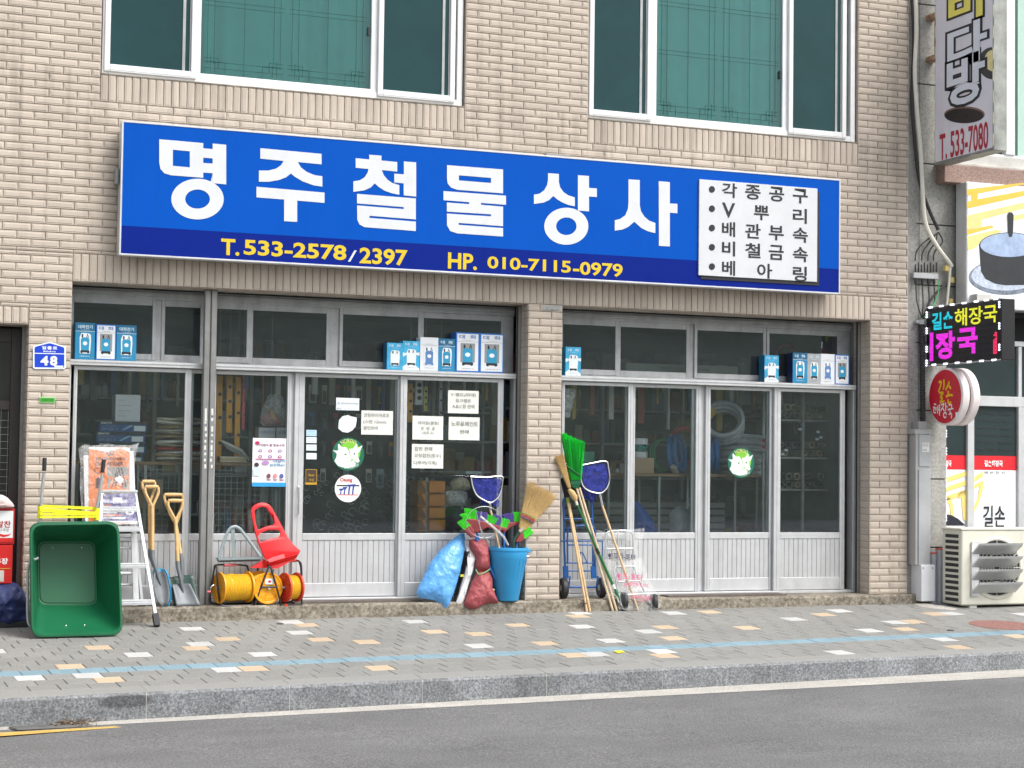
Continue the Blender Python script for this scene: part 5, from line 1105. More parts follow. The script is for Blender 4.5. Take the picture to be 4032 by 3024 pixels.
# doorway at the far left
M_dbr = mat('dark_wood_door', (.035, .03, .027), .5, var=.25, scale=6); dr = MB(); dx1 = X0P - .02
for a_, b_, c_, d_ in ((.72, .80, .1, 2.48), (dx1 - .09, dx1, .1, 2.48), (.8, dx1 - .09, 2.36, 2.48), (.8, dx1 - .09, .1, .55), (.8, dx1 - .09, 1.78, 1.86)): dr.cbox(a_, .262, c_, b_, .30, d_, .004)
do = part(dr, 'side_door', M_dbr); MB().box(.8, .279, .55, dx1 - .09, .284, 2.36).build('pane', tinted('dark_door_glass', (.02, .022, .022), .2), do)
g = MB()
for k in range(14): g.box(.8 + k * .06, .272, .55, .803 + k * .06, .276, 1.78)
for k in range(20): g.box(.8, .2725, .55 + k * .06, dx1 - .09, .2765, .553 + k * .06)
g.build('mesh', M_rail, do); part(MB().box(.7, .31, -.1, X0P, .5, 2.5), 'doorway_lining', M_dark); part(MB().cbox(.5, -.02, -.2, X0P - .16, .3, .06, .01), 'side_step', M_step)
# stacked red paste boxes and a tarpaulin bundle by the doorway
by = -.07
M_rbox = mat('red_carton', '#a3161c', .4, var=.08); M_rbox2 = mat('bright_red_carton', '#c9221f', .4, var=.06)
def cart(name, label, x0p, y0p, x1p, y1p, mt, dep):
    a, b = at(*ZA(x0p, y0p), by), at(*ZA(x1p, y1p), by); t = thing(name, label, 'box', ((a.x + b.x) / 2, by + dep / 2, b.z)); MB().cbox(a.x, by, b.z, b.x, by + dep, a.z, .003).build('carton', mt, t); return t, (lambda d: rect(ZA(x0p, y0p), ZA(x1p, y1p), by - d)), a, b
t, mp, a, b = cart('paste_box', 'dark red carton with white chilli label, upper of two by the doorway', -190, 598, 110, 875, M_rbox, .22)
flat('label_panel', SQ, sub(mp(.002), .02, .06, .96, .94), plain('#dcdfe0', .5), t); flat('label_panel', SQ, sub(mp(.003), .02, .06, .96, .18), M_rbox2, t); txt('순알찬', sub(mp(.004), .36, .47, .90, .66), M_rbox, t, bold=.02); txt('고추장', sub(mp(.004), .62, .36, .86, .45), plain('#5a4a46', .6), t)
flat('print', curve_mesh2d([[(.6, .24), (.72, .20), (.86, .24), (.93, .32), (.86, .28), (.74, .27), (.62, .30)]]), mp(.004), M_rbox2, t)
t, mp, a, b = cart('paste_box', 'bright red carton, lower of two by the doorway', -190, 882, 92, 1180, M_rbox2, .2)
txt('고추장', sub(mp(.003), .34, .50, .88, .66), M_w, t, bold=.02); flat('print', SQ, sub(mp(.003), .1, .38, .95, .40), plain('#c9a23c', .5), t); flat('print', SQ, sub(mp(.002), .30, .05, .78, .34), plain('#c9c7bd', .5), t)
m = MB(); sack(m, [P(ZA, -150, 595, by - .02), P(ZA, -100, 520, by - .02), P(ZA, 0, 482, by - .02), P(ZA, 60, 510, by - .02), P(ZA, 125, 588, by - .02)], .04, 5, 24, .02, 12); tag(m.build('crumpled_paper', plain('#d8c3c0', .8), None, True), 'crumpled pinkish paper lying on the red carton', 'paper')
# support shelf under the cartons
zc = at(*ZA(50, 1182), by).z
t = thing('crate', 'dark crate carrying the red cartons, half hidden by the tarpaulin', 'crate', (1.3, by + .1, -.02)); MB().cbox(.95, by + .01, walk_z(1.3, by) + .004, at(*ZA(80, 1200), by).x, by + .22, zc - .001, .006).build('crate_body', M_dark, t)
ty_ = on_walk(*ZA(110, 1522)).y; M_tarp = mat('blue_tarpaulin', '#2c3a6c', .5, var=.2, scale=7, bump=.004, bscale=25)
m = MB(); sack(m, [P(ZA, *q, ty_ + .12) for q in ((-200, 1190), (60, 1172), (110, 1165), (150, 1195), (190, 1250), (215, 1330), (222, 1420), (224, 1512), (60, 1518), (-200, 1525))], .20, 10, 60, .05, 6, 3, back=.25, soft=1); tag(m.build('tarpaulin_bundle', M_tarp, None, True), 'dark blue tarpaulin bundle on the pavement at the far left', 'tarpaulin')
a, b = at(*ZA(-200, 1490), ty_), at(*ZA(232, 1525), ty_); tag(MB().cbox(a.x, ty_ - .005, walk_z(1.3, ty_), b.x, ty_ + .3, walk_z(1.3, ty_) + .05, .008).build('pallet_board', M_dark, None), 'low black board under the blue tarpaulin', 'board')
# ================================================================= GOODS SET OUT IN FRONT OF THE SHOP
def beam(m, a, b, w, h, up=(0, 1, 0)):
    a, b = Vector(a), Vector(b); t = (b - a).normalized(); s = t.cross(Vector(up)).normalized(); u = s.cross(t).normalized(); V = []
    for p in (a, b):
        for i, j in ((-1, -1), (1, -1), (1, 1), (-1, 1)): V.append(p + s * (i * w / 2) + u * (j * h / 2))
    return m.add(V, [(0, 1, 2, 3), (7, 6, 5, 4), (0, 4, 5, 1), (1, 5, 6, 2), (2, 6, 7, 3), (3, 7, 4, 0)])
M_wood = mat('ash_handle', (.62, .40, .17), .5, var=.16, scale=24, coat=.2); M_pole = mat('pale_wood_pole', (.66, .47, .27), .6, var=.18, scale=18); M_pole2 = mat('light_wood_pole', (.62, .50, .34), .65, var=.15, scale=18)
M_steel = mat('dark_shovel_steel', (.17, .185, .20), .5, metal=.3, var=.15, scale=14); M_dgreen = mat('dark_green_steel', (.035, .075, .06), .4, var=.1); M_aluv = mat('bright_aluminium', (.62, .63, .65), .4, metal=.5, var=.06, scale=12); M_tube = mat('zinc_tube', (.50, .52, .53), .35, metal=.6, var=.1)
STZ = STEP + .002
# ----------------------------------------------------------------- upended green wheelbarrow
M_tub = mat('green_plastic', '#14623f', .42, var=.10, scale=3, bump=.0004, bscale=120)
wb = on_walk(*ZA(600, 1606)); Yb = wb.y; Yt = Yb + .10
t = thing('wheelbarrow', 'upended wheelbarrow with deep green plastic tub facing the street', 'wheelbarrow', (wb.x, Yb + .2, wb.z))
def rrect(c, rad, n=10, lerp=0):                       # rounded loop through four corner points
    out = []
    for i in range(4):
        p, a, b = c[i], c[i - 1], c[(i + 1) % 4]; da, db = (a - p).normalized(), (b - p).normalized()
        for k in range(n + 1):
            s = k / n; q0, q1 = p + da * rad, p + db * rad; out.append(q0 * (1 - s) ** 2 + p * (2 * s * (1 - s)) + q1 * s * s)
    return out
rimc = [P(ZA, 229, 704, Yt), P(ZA, 926, 694, Yt), P(ZA, 957, 1588, Yb + .012), P(ZA, 243, 1607, Yb + .012)]
rimc[3].z = max(rimc[3].z, walk_z(rimc[3].x, Yb) + .012); rimc[2].z = max(rimc[2].z, walk_z(rimc[2].x, Yb) + .012)
dd = .42
flc = [P(ZA, 290, 850, Yt + dd), P(ZA, 742, 850, Yt + dd), P(ZA, 756, 1347, Yb + dd), P(ZA, 298, 1347, Yb + dd)]
cen = sum(rimc, Vector()) / 4
def ins(c, k): m_ = sum(c, Vector()) / 4; return [p + (m_ - p).normalized() * k for p in c]
def shift(c, y): return [p + Vector((0, y, 0)) for p in c]
rings = [rrect(shift(rimc, .035), .10), rrect(shift(rimc, .004), .10), rrect(shift(ins(rimc, .006), -.006), .10), rrect(shift(ins(rimc, .03), -.008), .09), rrect(shift(ins(rimc, .042), .004), .085), rrect(shift(ins(rimc, .05), .03), .08)]
inn = ins(rimc, .052); 
for k in (.25, .5, .75, .93): rings.append(rrect([a.lerp(b, k) for a, b in zip(shift(inn, .03), flc)], .08))
rings += [rrect(shift(ins(flc, .004), -.004), .07), rrect(shift(ins(flc, .018), .0), .065), rrect(shift(ins(flc, .026), -.008), .06), rrect(shift(ins(flc, .2), -.004), .05)]
m = MB(); m.loft(rings, False); n = len(rings[0]); b0 = (len(rings) - 1) * n; m.f.append(tuple(b0 + i for i in range(n)))
m.loft([rings[0], rrect(shift(ins(rimc, .05), .05), .08), rrect(shift(ins(flc, -.015), .012), .08)], False); b1 = len(m.v) - n; m.f.append(tuple(b1 + i for i in range(n)))
m.build('tub', M_tub, t, 35)
for q, yy in (((410, 900), Yt + dd - .012), ((635, 900), Yt + dd - .012), ((513, 1508), Yb + .12), ((657, 1505), Yb + .12)): MB().sphere(P(ZA, *q, yy), .0085, 8, 5).build('bolt', M_chrome, t, True)
hb = Yt + .47
for pts, grip in (((( 300, 1250), (312, 700), (326, 480), (343, 320)), ((344, 305), (347, 202))), (((720, 1250), (742, 700), (775, 480), (795, 330)), ((796, 318), (808, 215)))):
    MB().tube(spline([P(ZA, *q, hb) for q in pts], 6), .0135, 10).build('handle', M_tube, t, True); gp = [P(ZA, *q, hb) for q in grip]
    MB().tube([gp[0].lerp(gp[1], k / 12) for k in range(13)], [.0185 if k % 2 else .0165 for k in range(13)], 12).build('grip', M_blk, t, True)
MB().tube(spline([P(ZA, *q, Yb + .2) for q in ((300, 980), (235, 1015), (218, 1080), (214, 1280), (216, 1450), (236, 1510), (300, 1525))], 6), .011, 8).build('frame_tube', M_tube, t, True)
wc = Vector((wb.x, Yb + .62, walk_z(wb.x, Yb + .6) + .17)); MB().lathe([(-.04, .11), (-.045, .16), (-.02, .175), (.02, .175), (.045, .16), (.04, .11)], wc, (1, 0, 0), 28).build('wheel', M_blk, t, True)
MB().tube([wc - Vector((.2, 0, 0)), wc + Vector((.2, 0, 0))], .012, 8).build('axle', M_tube, t)
for sx in (-.2, .2): MB().tube([wc + Vector((sx, 0, 0)), P(ZA, 300 if sx < 0 else 720, 1250, hb)], .0135, 8).build('frame_tube', M_tube, t)
M_strap = mat('yellow_strap', '#e8e41f', .55, var=.08, scale=30, bump=.001)
for ya, yb_, w, off in ((578, 597, .024, .03), (606, 636, .030, -.03), (640, 640, .022, -.034), (664, 660, .018, -.031)):
    a, b = P(ZA, 312, ya, hb + off), P(ZA, 752, yb_, hb + off); pts = [a.lerp(b, k / 10) + Vector((0, 0, .004 * mnoise.noise(Vector((k * .7, ya, 0))))) for k in range(11)]
    MB().loft([[p + Vector((0, -.003, -w / 2)), p + Vector((0, -.003, w / 2)), p + Vector((0, .003, w / 2)), p + Vector((0, .003, -w / 2))] for p in pts]).build('strap', M_strap, t)
for q in ((312, 625), (752, 640)):
    c = P(ZA, *q, hb); MB().loft([[c + Vector((r_ * 1.0 * math.cos(a_), 1.35 * r_ * math.sin(a_), z)) for a_ in [k * math.pi / 8 for k in range(16)]] for z, r_ in ((-.05, .022), (.05, .022))], False).build('strap', M_strap, t, True)

# ----------------------------------------------------------------- aluminium step ladder
fr = on_walk(*ZA(1214, 1518)); Yl = fr.y; Ya = Yl + .42
t = thing('step_ladder', 'aluminium step ladder standing open beside the green wheelbarrow', 'ladder', (fr.x - .25, Yl + .2, fr.z))
topR, topL = P(ZA, 1048, 470, Ya), P(ZA, 797, 462, Ya); fR = Vector((fr.x, Yl, fr.z + .05)); fL = Vector((topL.x - (fR.x - topR.x), Yl, fr.z + .05))
rz = .0; rear = atZ(*ZA(1118, 1362), STZ); rR = Vector((rear.x, max(rear.y, .05), STZ + .02)); rL = Vector((topL.x - (rR.x - topR.x) * .6, rR.y, STZ + .02))
for p, q in ((topR, fR), (topL, fL)): m = MB(); beam(m, p, q, .024, .05, (0, 1, 0)); m.build('front_rail', M_aluv, t)
for p, q in ((topR, rR), (topL, rL)): m = MB(); beam(m, p + Vector((-.02 if p is topR else .02, .03, -.06)), q, .022, .045); m.build('rear_rail', M_aluv, t)
def on_rail(p, q, py):                                  # point of a rail at photo height py
    lo, hi = 0.0, 1.0
    for _ in range(30):
        k = (lo + hi) / 2; c = p.lerp(q, k); d = c - CAM; y_ = IMG_H / 2 + FOC * d.dot(DOWN) / d.dot(FWD)
        if y_ < py: lo = k
        else: hi = k
    return k
for y in (600, 752, 1034, 1316):
    k = on_rail(topR, fR, ZA(0, y)[1]); a, b = topL.lerp(fL, k), topR.lerp(fR, k)
    MB().cbox(a.x, a.y - .028, a.z - .012, b.x, a.y + .05, a.z + .012, .004).build('step', M_aluv, t); MB().cbox(a.x, a.y - .031, a.z - .032, b.x, a.y - .024, a.z - .008, .002).build('step_lip', M_aluv, t)
for y in (905, 1190):
    k = on_rail(topR, rR, ZA(0, y)[1]); a, b = topL.lerp(rL, k), topR.lerp(rR, k); m = MB(); m.tube([a + Vector((0, .03, 0)), b + Vector((0, .03, 0))], .012, 8); m.build('rear_rung', M_aluv, t)
MB().cbox(topL.x - .02, Ya - .04, topL.z - .015, topR.x + .02, Ya + .10, topL.z + .012, .006).build('top_cap', M_aluv, t)
for p, q in ((fR, topR), (fL, topL)):
    d = (q - p).normalized(); m = MB(); beam(m, p - d * .045, p + d * .06, .046, .075); m.build('foot', M_blk, t)
for p in (rR, rL): MB().cbox(p.x - .03, p.y - .03, STZ, p.x + .03, p.y + .03, p.z + .02, .005).build('foot', M_blk, t)
# printed sleeve around the top of the ladder
lb = lambda d: (lambda u, v: (P(ZA, 800, 484, Ya - .045 - d).lerp(P(ZA, 1052, 484, Ya - .045 - d), u) * v + P(ZA, 796, 716, Ya - .10 - d).lerp(P(ZA, 1088, 716, Ya - .10 - d), u) * (1 - v)))
GR = (lambda n: ([(i / n, j / n) for j in range(n + 1) for i in range(n + 1)], [(j * (n + 1) + i, j * (n + 1) + i + 1, (j + 1) * (n + 1) + i + 1, (j + 1) * (n + 1) + i) for j in range(n) for i in range(n)]))(10)
wr = lambda f: (lambda u, v: f(u, v) + Vector((0, .012 * mnoise.noise(Vector((u * 2, v * 9, 0))), 0)))
flat('sleeve', GR, wr(lb(.0)), mat('sleeve_purple', '#4a3a86', .25, var=.15, scale=18), t)
M_so = plain('#d8692a', .3); M_sw = plain('#e8e6ea', .3)
for r4, mt_ in (((.0, .0, 1, .10), M_sw), ((.02, .16, .62, .22), M_sw), ((.0, .26, .55, .31), M_so), ((.0, .36, .42, .56), M_sw), ((.3, .68, .58, .88), M_sw), ((.0, .60, .25, .64), M_so), ((.0, .02, 1, .045), M_so), ((.0, .44, .3, .48), M_so)):
    flat('sleeve_print', (lambda q: q)(([(i / 6, j) for j in (0, 1) for i in range(7)], [(i, i + 1, i + 8, i + 7) for i in range(6)])), lambda u, v, r4=r4: wr(lb(.003))(r4[0] + (r4[2] - r4[0]) * u, r4[1] + (r4[3] - r4[1]) * v), mt_, t)
flat('sleeve_print', curve_mesh2d([ell(.76, .42, .13, .14, 20), ell(.76, .42, .06, .07, 20)]), wr(lb(.004)), M_sw, t); txt('중앙', sub(wr(lb(.005)), .33, .71, .55, .85), plain('#4a3a86', .4), t)
flat('clear_wrap', GR, wr(lambda u, v: lb(.012)(u * 1.12 - .06, v * 1.1 - .06)), film('clear_wrap', opac=.22), t)

# packaged ladder behind, leaning on the door
t = thing('packaged_ladder', 'new ladder in clear plastic with orange printed card, behind the step ladder', 'ladder', (P(ZA, 850, 1340, .02).x, .02, STZ))
ly = lambda y: .16 - (y - 100) / 1240 * .15
for xa, xb, y0 in ((668, 700, 185), (1018, 1058, 150)): m = MB(); beam(m, P(ZA, xa, y0, ly(y0)), (P(ZA, xb, 1350, ly(1350)).x, ly(1350), STZ + .01), .045, .03); m.build('rail', mat('white_rail', (.78, .79, .8), .35, metal=.2), t)
for y in (300, 560, 830, 1100): a, b = P(ZA, 680, y, ly(y) + .01), P(ZA, 1030, y, ly(y) + .01); MB().tube([a, b], .014, 8).build('rung', M_aluv, t)
cd = lambda d: (lambda u, v: P(ZA, 690 + 318 * u, 120 + 580 * (1 - v), ly(120 + 580 * (1 - v)) - .02 - d) + Vector((0, .012 * mnoise.noise(Vector((u * 3, v * 5, 2))), 0)))
M_or = mat('orange_card', '#e07a2e', .4, var=.08, scale=8); flat('card', GR, cd(0), M_or, t); M_ok = plain('#3b2430', .5)
flat('card_print', curve_mesh2d([[(0, .98), (.5, .93), (.78, .99), (1, .93), (1, .99), (0, 1)]]), cd(.003), M_sw, t); flat('card_print', curve_mesh2d([ell(.53, .925, .085, .042, 22), ell(.53, .925, .066, .032, 22)]), cd(.004), M_ok, t); txt('오', sub(cd(.005), .49, .90, .57, .95), M_ok, t, bold=.03)
txt('JOONGANG', sub(cd(.004), .17, .815, .88, .865), M_ok, t, bold=.02); txt('OA LADDER', sub(cd(.004), .16, .755, .85, .805), M_ok, t, bold=.02)
flat('card_print', SQ, sub(cd(.003), .46, .44, .98, .74), plain('#8f8a86', .4), t); m = MB(); c0 = cd(.006)
for a, b in (((.58, .47), (.70, .72)), ((.80, .72), (.92, .47)), ((.66, .47), (.74, .72)), ((.6, .53), (.70, .53)), ((.63, .60), (.73, .60)), ((.66, .66), (.76, .66)), ((.74, .72), (.84, .47))): m.tube([c0(*a), c0(*b)], .004, 5)
tag(m.build('card_picture', M_ok, t), kind='stuff'); flat('card_print', curve_mesh2d([[(.18, .45), (.32, .45), (.32, .48), (.24, .48), (.30, .56), (.24, .60), (.18, .58)]]), cd(.004), M_ok, t); flat('card_print', curve_mesh2d([ell(.24, .69, .1, .04, 20), ell(.24, .69, .085, .033, 20)]), cd(.004), M_ok, t)
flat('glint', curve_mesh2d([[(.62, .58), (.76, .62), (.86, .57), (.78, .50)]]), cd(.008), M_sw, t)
m = MB(); sack(m, [P(ZA, *q, .10) for q in ((610, 130), (655, 92), (700, 108), (860, 98), (1010, 108), (1085, 85), (1060, 160), (1040, 300), (1045, 560), (1060, 700), (640, 700), (620, 420), (625, 250))], .075, 6, 60, .03, 14, 5, soft=0); m.build('plastic_wrap', film('ladder_film', opac=.20, crinkle=.012), t, True)

# ----------------------------------------------------------------- shovels
def shovel(label, grip, gw, neck, end, blade, mt_b, Yg, kind, rimmat=None):
    g, nk, e = P(ZA, *grip, Yg), P(ZA, *neck, Yg - .03), P(ZA, *end, Yg - .10); t = thing('shovel', label, 'shovel', (e.x, Yg - .14, STZ), 'shovels leaning on the shopfront')
    w = gw / 2 * .00107 * 1.05; ax = Vector((1, 0, 0)); dn = (nk - g).normalized()
    MB().tube([g - ax * w, g - ax * w * .4, g + ax * w * .4, g + ax * w], [.015, .018, .018, .015], 10).build('grip', M_wood, t, True)
    for s in (-1, 1): MB().tube(spline([g + ax * (s * w), g + ax * (s * w * 1.0) + dn * .05, g + ax * (s * w * .55) + dn * (.62 * (nk - g).length), nk], 6), .0125, 8).build('yoke', M_wood, t, True)
    MB().tube([nk, nk.lerp(e, .5), e], [.016, .0165, .0165], 10).build('shaft', M_wood, t, True)
    Q = [P(ZA, *q, Yg - .13 - .05 * i) for q, i in zip(blade, (0, 0, 1, 1))]; Q[2].z = max(Q[2].z, STZ); Q[3].z = max(Q[3].z, STZ)
    yb = max(-.045, Yg - .2); n = 8; V = []
    for j in range(n + 1):
        v = j / n
        for i in range(n + 1):
            u = i / n; uu = u
            if kind == 'round': hw = (1 - (max(0, v - .45) / .55) ** 2.2 * .75) * (1 if v > .12 else .75 + 2 * v); uu = .5 + (u - .5) * hw
            p = (Q[0].lerp(Q[1], uu) * (1 - v) + Q[3].lerp(Q[2], uu) * v); p.y = (Yg - .13) * (1 - v) + yb * v + (.035 * (1 - (2 * u - 1) ** 2) if kind != 'flat' else .02 * (1 - (2 * u - 1) ** 2)) * (1 - .3 * v)
            V.append(p)
    F = [(j * (n + 1) + i, j * (n + 1) + i + 1, (j + 1) * (n + 1) + i + 1, (j + 1) * (n + 1) + i) for j in range(n) for i in range(n)]
    me = MB().add(V, F); o = me.build('blade', mt_b, t, True); sm_ = o.modifiers.new('t', 'SOLIDIFY'); sm_.thickness = .004
    sc_ = V[n // 2 + (n + 1) * 3] + Vector((0, -.008, 0)); MB().tube([e + (nk - e).normalized() * .06, e, sc_.lerp(e, .4), sc_], [.019, .019, .017, .006], 10).build('socket', M_steel, t, True)
    if rimmat:
        edge = [V[j * (n + 1) + n] + Vector((.004, -.004, 0)) for j in range(n + 1)]; MB().tube(edge, .012, 6, flat=.5).build('painted_rim', rimmat, t, True)
    return t
shovel('shovel with blue-rimmed blade, leftmost of the leaning shovels', (1155, 388), 96, (1162, 560), (1168, 965), [(1180, 1055), (1290, 1070), (1350, 1362), (1220, 1362)], mat('blue_steel', (.03, .25, .42), .4, var=.1), .215, 'round', mat('blue_rim', '#2a92c9', .4))
shovel('shovel with round grey blade, second from the left', (1180, 428), 100, (1186, 585), (1186, 975), [(1190, 1095), (1290, 1085), (1345, 1362), (1205, 1362)], M_steel, .16, 'round')
shovel('shovel with dark green square blade behind the grey one', (1348, 490), 140, (1368, 725), (1412, 1000), [(1300, 1135), (1500, 1112), (1556, 1362), (1345, 1365)], M_dgreen, .215, 'dish')
shovel('shovel with grey square blade, rightmost by the steel post', (1364, 536), 110, (1366, 690), (1386, 1060), [(1340, 1188), (1478, 1180), (1560, 1362), (1368, 1366)], M_steel, .16, 'dish')

# ----------------------------------------------------------------- cable reels
M_ydrum = mat('yellow_drum', '#e39a12', .4, var=.05, scale=6); M_ycab = mat('yellow_cable', '#e0b02a', .35, var=.08, scale=40); M_rdrum = mat('red_drum', '#c43524', .45, var=.06); M_btube = mat('black_tube_frame', (.022, .022, .025), .35, var=.2); M_pinkg = mat('pink_grip', '#b5545e', .5)
def reel(label, cL, cR, r, flange, frame_paths, grips, cable_r, rings=None):
    c0, c1 = Vector(cL), Vector(cR); ax = (c1 - c0).normalized(); L = (c1 - c0).length; t = thing('cable_reel', label, 'cable reel', ((c0.x + c1.x) / 2, (c0.y + c1.y) / 2, STZ), 'cable reels on the step')
    for c, s in ((c0, -1), (c1, 1)):
        m = MB(); m.lathe([(0, .02), (.002, r * .55), (.006, r * .58), (.004, r * .85), (.009, r * .9), (.009, r), (-.006, r), (-.006, .02)], c, ax * s, 40); o = m.build('flange', flange, t, 35)
        m2 = MB()
        for k in range(6):
            a_ = k * math.pi / 3 + .3; u = ax.cross(Vector((0, 0, 1))).normalized(); w = Vector((0, 0, 1)); d = u * math.cos(a_) + w * math.sin(a_); p = c + ax * s * .006
            beam(m2, p + d * r * .42, p + d * r * .8, .012, .006, ax)
        tag(m2.build('ribs', flange, o), kind='stuff')
    n = max(6, int(L / .0155)); prof = []
    for i in range(n * 4 + 1): prof.append((.008 + (L - .016) * i / (n * 4), cable_r + .0075 * abs(math.sin(math.pi * i / 4)) + (.006 if .28 < i / (n * 4) < .5 else 0)))
    m = MB(); m.lathe(prof, c0, ax, 40); m.build('wound_cable', M_ycab, t, True); MB().tube([c0 - ax * .03, c1 + ax * .03], .012, 10).build('axle', M_tube, t)
    for pth in frame_paths: MB().tube(spline(pth, 5), .0085, 8).build('frame', M_btube, t, True)
    for a, b, mt_ in grips: MB().tube([Vector(a).lerp(Vector(b), k / 6) for k in range(7)], [.012 if k % 2 else .0135 for k in range(7)], 10).build('grip', mt_, t, True)
    return t
zc = STZ + .15; q = lambda x, y, Y: P(ZB, x, y, Y)
y1_ = -.0
cL, cR = q(440, 1358, y1_ - .02), q(735, 1350, y1_ + .04); cL.z = cR.z = zc + .003
reel('yellow cable reel lying sideways, leftmost of three', cL, cR, .137, M_ydrum,
     [[q(345, 1440, .07), q(360, 1330, .07), q(385, 1180, .07), q(420, 1135, .05), q(700, 1140, .12), q(740, 1180, .14), q(780, 1380, .14), q(800, 1530, .14)],
      [q(405, 1135, .02), q(410, 1200, -.03), q(425, 1400, -.05), q(448, 1530, -.05), q(490, 1566, -.05), q(740, 1562, -.02), q(785, 1545, -.01), q(780, 1470, .0), q(760, 1400, .02)],
      [q(345, 1440, .07), q(350, 1530, .07), q(480, 1545, .07), q(800, 1535, .12)]], [(q(488, 1138, .04), q(626, 1135, .08), M_pinkg), (q(308, 1420, -.06), q(345, 1420, -.06), M_pinkg)], .108)
MB().tube(spline([q(345, 1420, -.06), q(352, 1370, -.06), q(380, 1352, -.055), q(430, 1358, -.03)], 5), .006, 8).build('crank', M_chrome, bpy.data.objects['cable_reel'], True)
c1, c0 = q(852, 1350, .16), q(950, 1362, -.035); c0.z = c1.z = zc - .004
t2 = reel('yellow cable reel with its disc facing the street, middle of three', c0, c1, .139, M_ydrum,
     [[q(815, 1545, -.05), q(880, 1360, -.055), q(950, 1180, -.05), q(970, 1160, -.04), q(985, 1180, -.05), q(1040, 1370, -.055), q(1092, 1565, -.05)], [q(885, 1368, -.06), q(1035, 1368, -.06)],
      [q(970, 1160, -.04), q(930, 1130, .08), q(880, 1120, .2)], [q(815, 1545, -.05), q(800, 1555, .1)], [q(1092, 1565, -.05), q(1050, 1545, .15)], [q(880, 1120, .2), q(840, 1200, .2), q(800, 1555, .1)]], [], .11)
flat('paper_label', SQ, lambda u, v: q(922 + 84 * u, 1340 - 60 * v, -.044), M_pw, t2); flat('paper_label_mark', curve_mesh2d([ell(.55, .5, .2, .22, 14)]), lambda u, v: q(922 + 84 * u, 1340 - 60 * v, -.0465), plain('#c22f35', .5), t2)
cL, cR = q(1128, 1332, -.02), q(1252, 1330, .01); cL.z = cR.z = zc - .002
reel('red-sided reel of yellow cable, rightmost of three', cL, cR, .130, M_rdrum,
     [[q(1140, 1090, .06), q(1240, 1090, .04), q(1280, 1100, .0), q(1303, 1150, -.05), q(1305, 1350, -.055), q(1305, 1530, -.05), q(1285, 1558, -.05), q(1125, 1562, -.05)],
      [q(1280, 1100, .06), q(1300, 1200, .12), q(1290, 1500, .12), q(1220, 1480, .1), q(1190, 1525, .08), q(1060, 1530, .1)]], [(q(1145, 1088, .05), q(1248, 1092, .035), M_rdrum), (q(1118, 1562, -.05), q(1155, 1562, -.05), M_rdrum)], .098)
# dustpans resting on the reels
M_gpan = mat('grey_steel_pan', (.25, .30, .31), .45, metal=.3, var=.12, scale=10); M_rpan = mat('red_plastic_pan', '#dd2228', .36, var=.05, scale=4)
t = thing('dustpan', 'grey metal dustpan with triangular loop handle on the left reel', 'dustpan', q(650, 1110, .1))
m = MB(); a, b = q(432, 1075, .02), q(878, 1062, .04); h_ = Vector((0, 0, -.028)); bk = Vector((.01, .17, .006))
m.slab([a, b, b + h_ * .4, a + h_ * .4], bk); o = m.build('tray', M_gpan, t); m = MB(); m.slab([a + Vector((.008, .004, -.012)), b + Vector((-.004, .004, -.012)), b + h_ + Vector((-.004, .004, 0)), a + h_ + Vector((.008, .004, 0))], bk * .9); m.build('underside', M_btube, t)
MB().tube(spline([q(432, 1068, .05), q(470, 935, .06), q(520, 805, .07), q(556, 750, .075), q(605, 735, .08), q(655, 758, .08), q(705, 820, .075), q(790, 935, .065), q(872, 1050, .05)], 6), .0145, 8, flat=.35, up=(0, 1, 0)).build('handle', M_gpan, t, True)
m = MB(); m.slab([q(558, 752, .085), q(600, 748, .085), q(604, 1066, .07), q(578, 1068, .07)], (0, .006, 0)); m.build('strut', M_gpan, t)
t = thing('dustpan', 'red plastic dustpan with tall open handle leaning on the reels', 'dustpan', q(1020, 1160, .05))
def rp(x, y): return q(x, y, .10 + .09 * (1110 - y) / 640)
outer = [(768, 575), (778, 535), (805, 505), (835, 490), (880, 478), (930, 486), (970, 510), (1005, 562), (1100, 735), (1160, 850), (1220, 925), (1290, 988), (1276, 1018), (962, 1112), (915, 1060), (880, 985), (850, 915), (815, 800), (790, 690)]
h1 = [(806, 565), (838, 540), (885, 522), (930, 532), (960, 575), (1015, 672), (1018, 695), (1005, 715), (920, 735), (842, 768), (820, 700)]; h2 = [(842, 838), (866, 802), (950, 768), (1040, 765), (1070, 780), (1082, 805), (1070, 840), (960, 865), (866, 900)]
cu = bpy.data.curves.new('tmp', 'CURVE'); VF = curve_mesh2d([outer, h1, h2]); me = bpy.data.meshes.new('back'); me.from_pydata([tuple(rp(x, y)) for x, y in VF[0]], [], VF[1]); me.materials.append(M_rpan); o = link('back', me, t, 50)
s_ = o.modifiers.new('t', 'SOLIDIFY'); s_.thickness = .022; s_.offset = 0; s_ = o.modifiers.new('b', 'BEVEL'); s_.width = .005; s_.segments = 2; s_.limit_method = 'ANGLE'; bpy.data.curves.remove(cu)
m = MB(); fl = [q(850, 915, .12), q(1130, 900, .13), q(1290, 990, .02), q(962, 1112, .0)]
m.slab([q(962, 1112, -.01), q(1278, 1018, .0), q(1240, 1072, .03), q(1050, 1176, .03), q(905, 1166, .05), q(905, 1072, .04)], (.012, .085, .0)); m.build('scoop', M_rpan, t)
m = MB(); m.slab([q(760, 1166, .06), q(905, 1085, .06), q(955, 1118, .03), q(925, 1168, .05)], (.0, .03, 0)); m.build('scoop_side', M_rpan, t); m = MB(); m.slab([q(940, 1085, .055), q(1000, 1055, .06), q(1120, 1020, .06), q(1130, 1060, .02), q(970, 1108, .01)], (0, .012, .0)); m.build('scoop_floor', mat('red_plastic_pale', '#e8656a', .35), t)
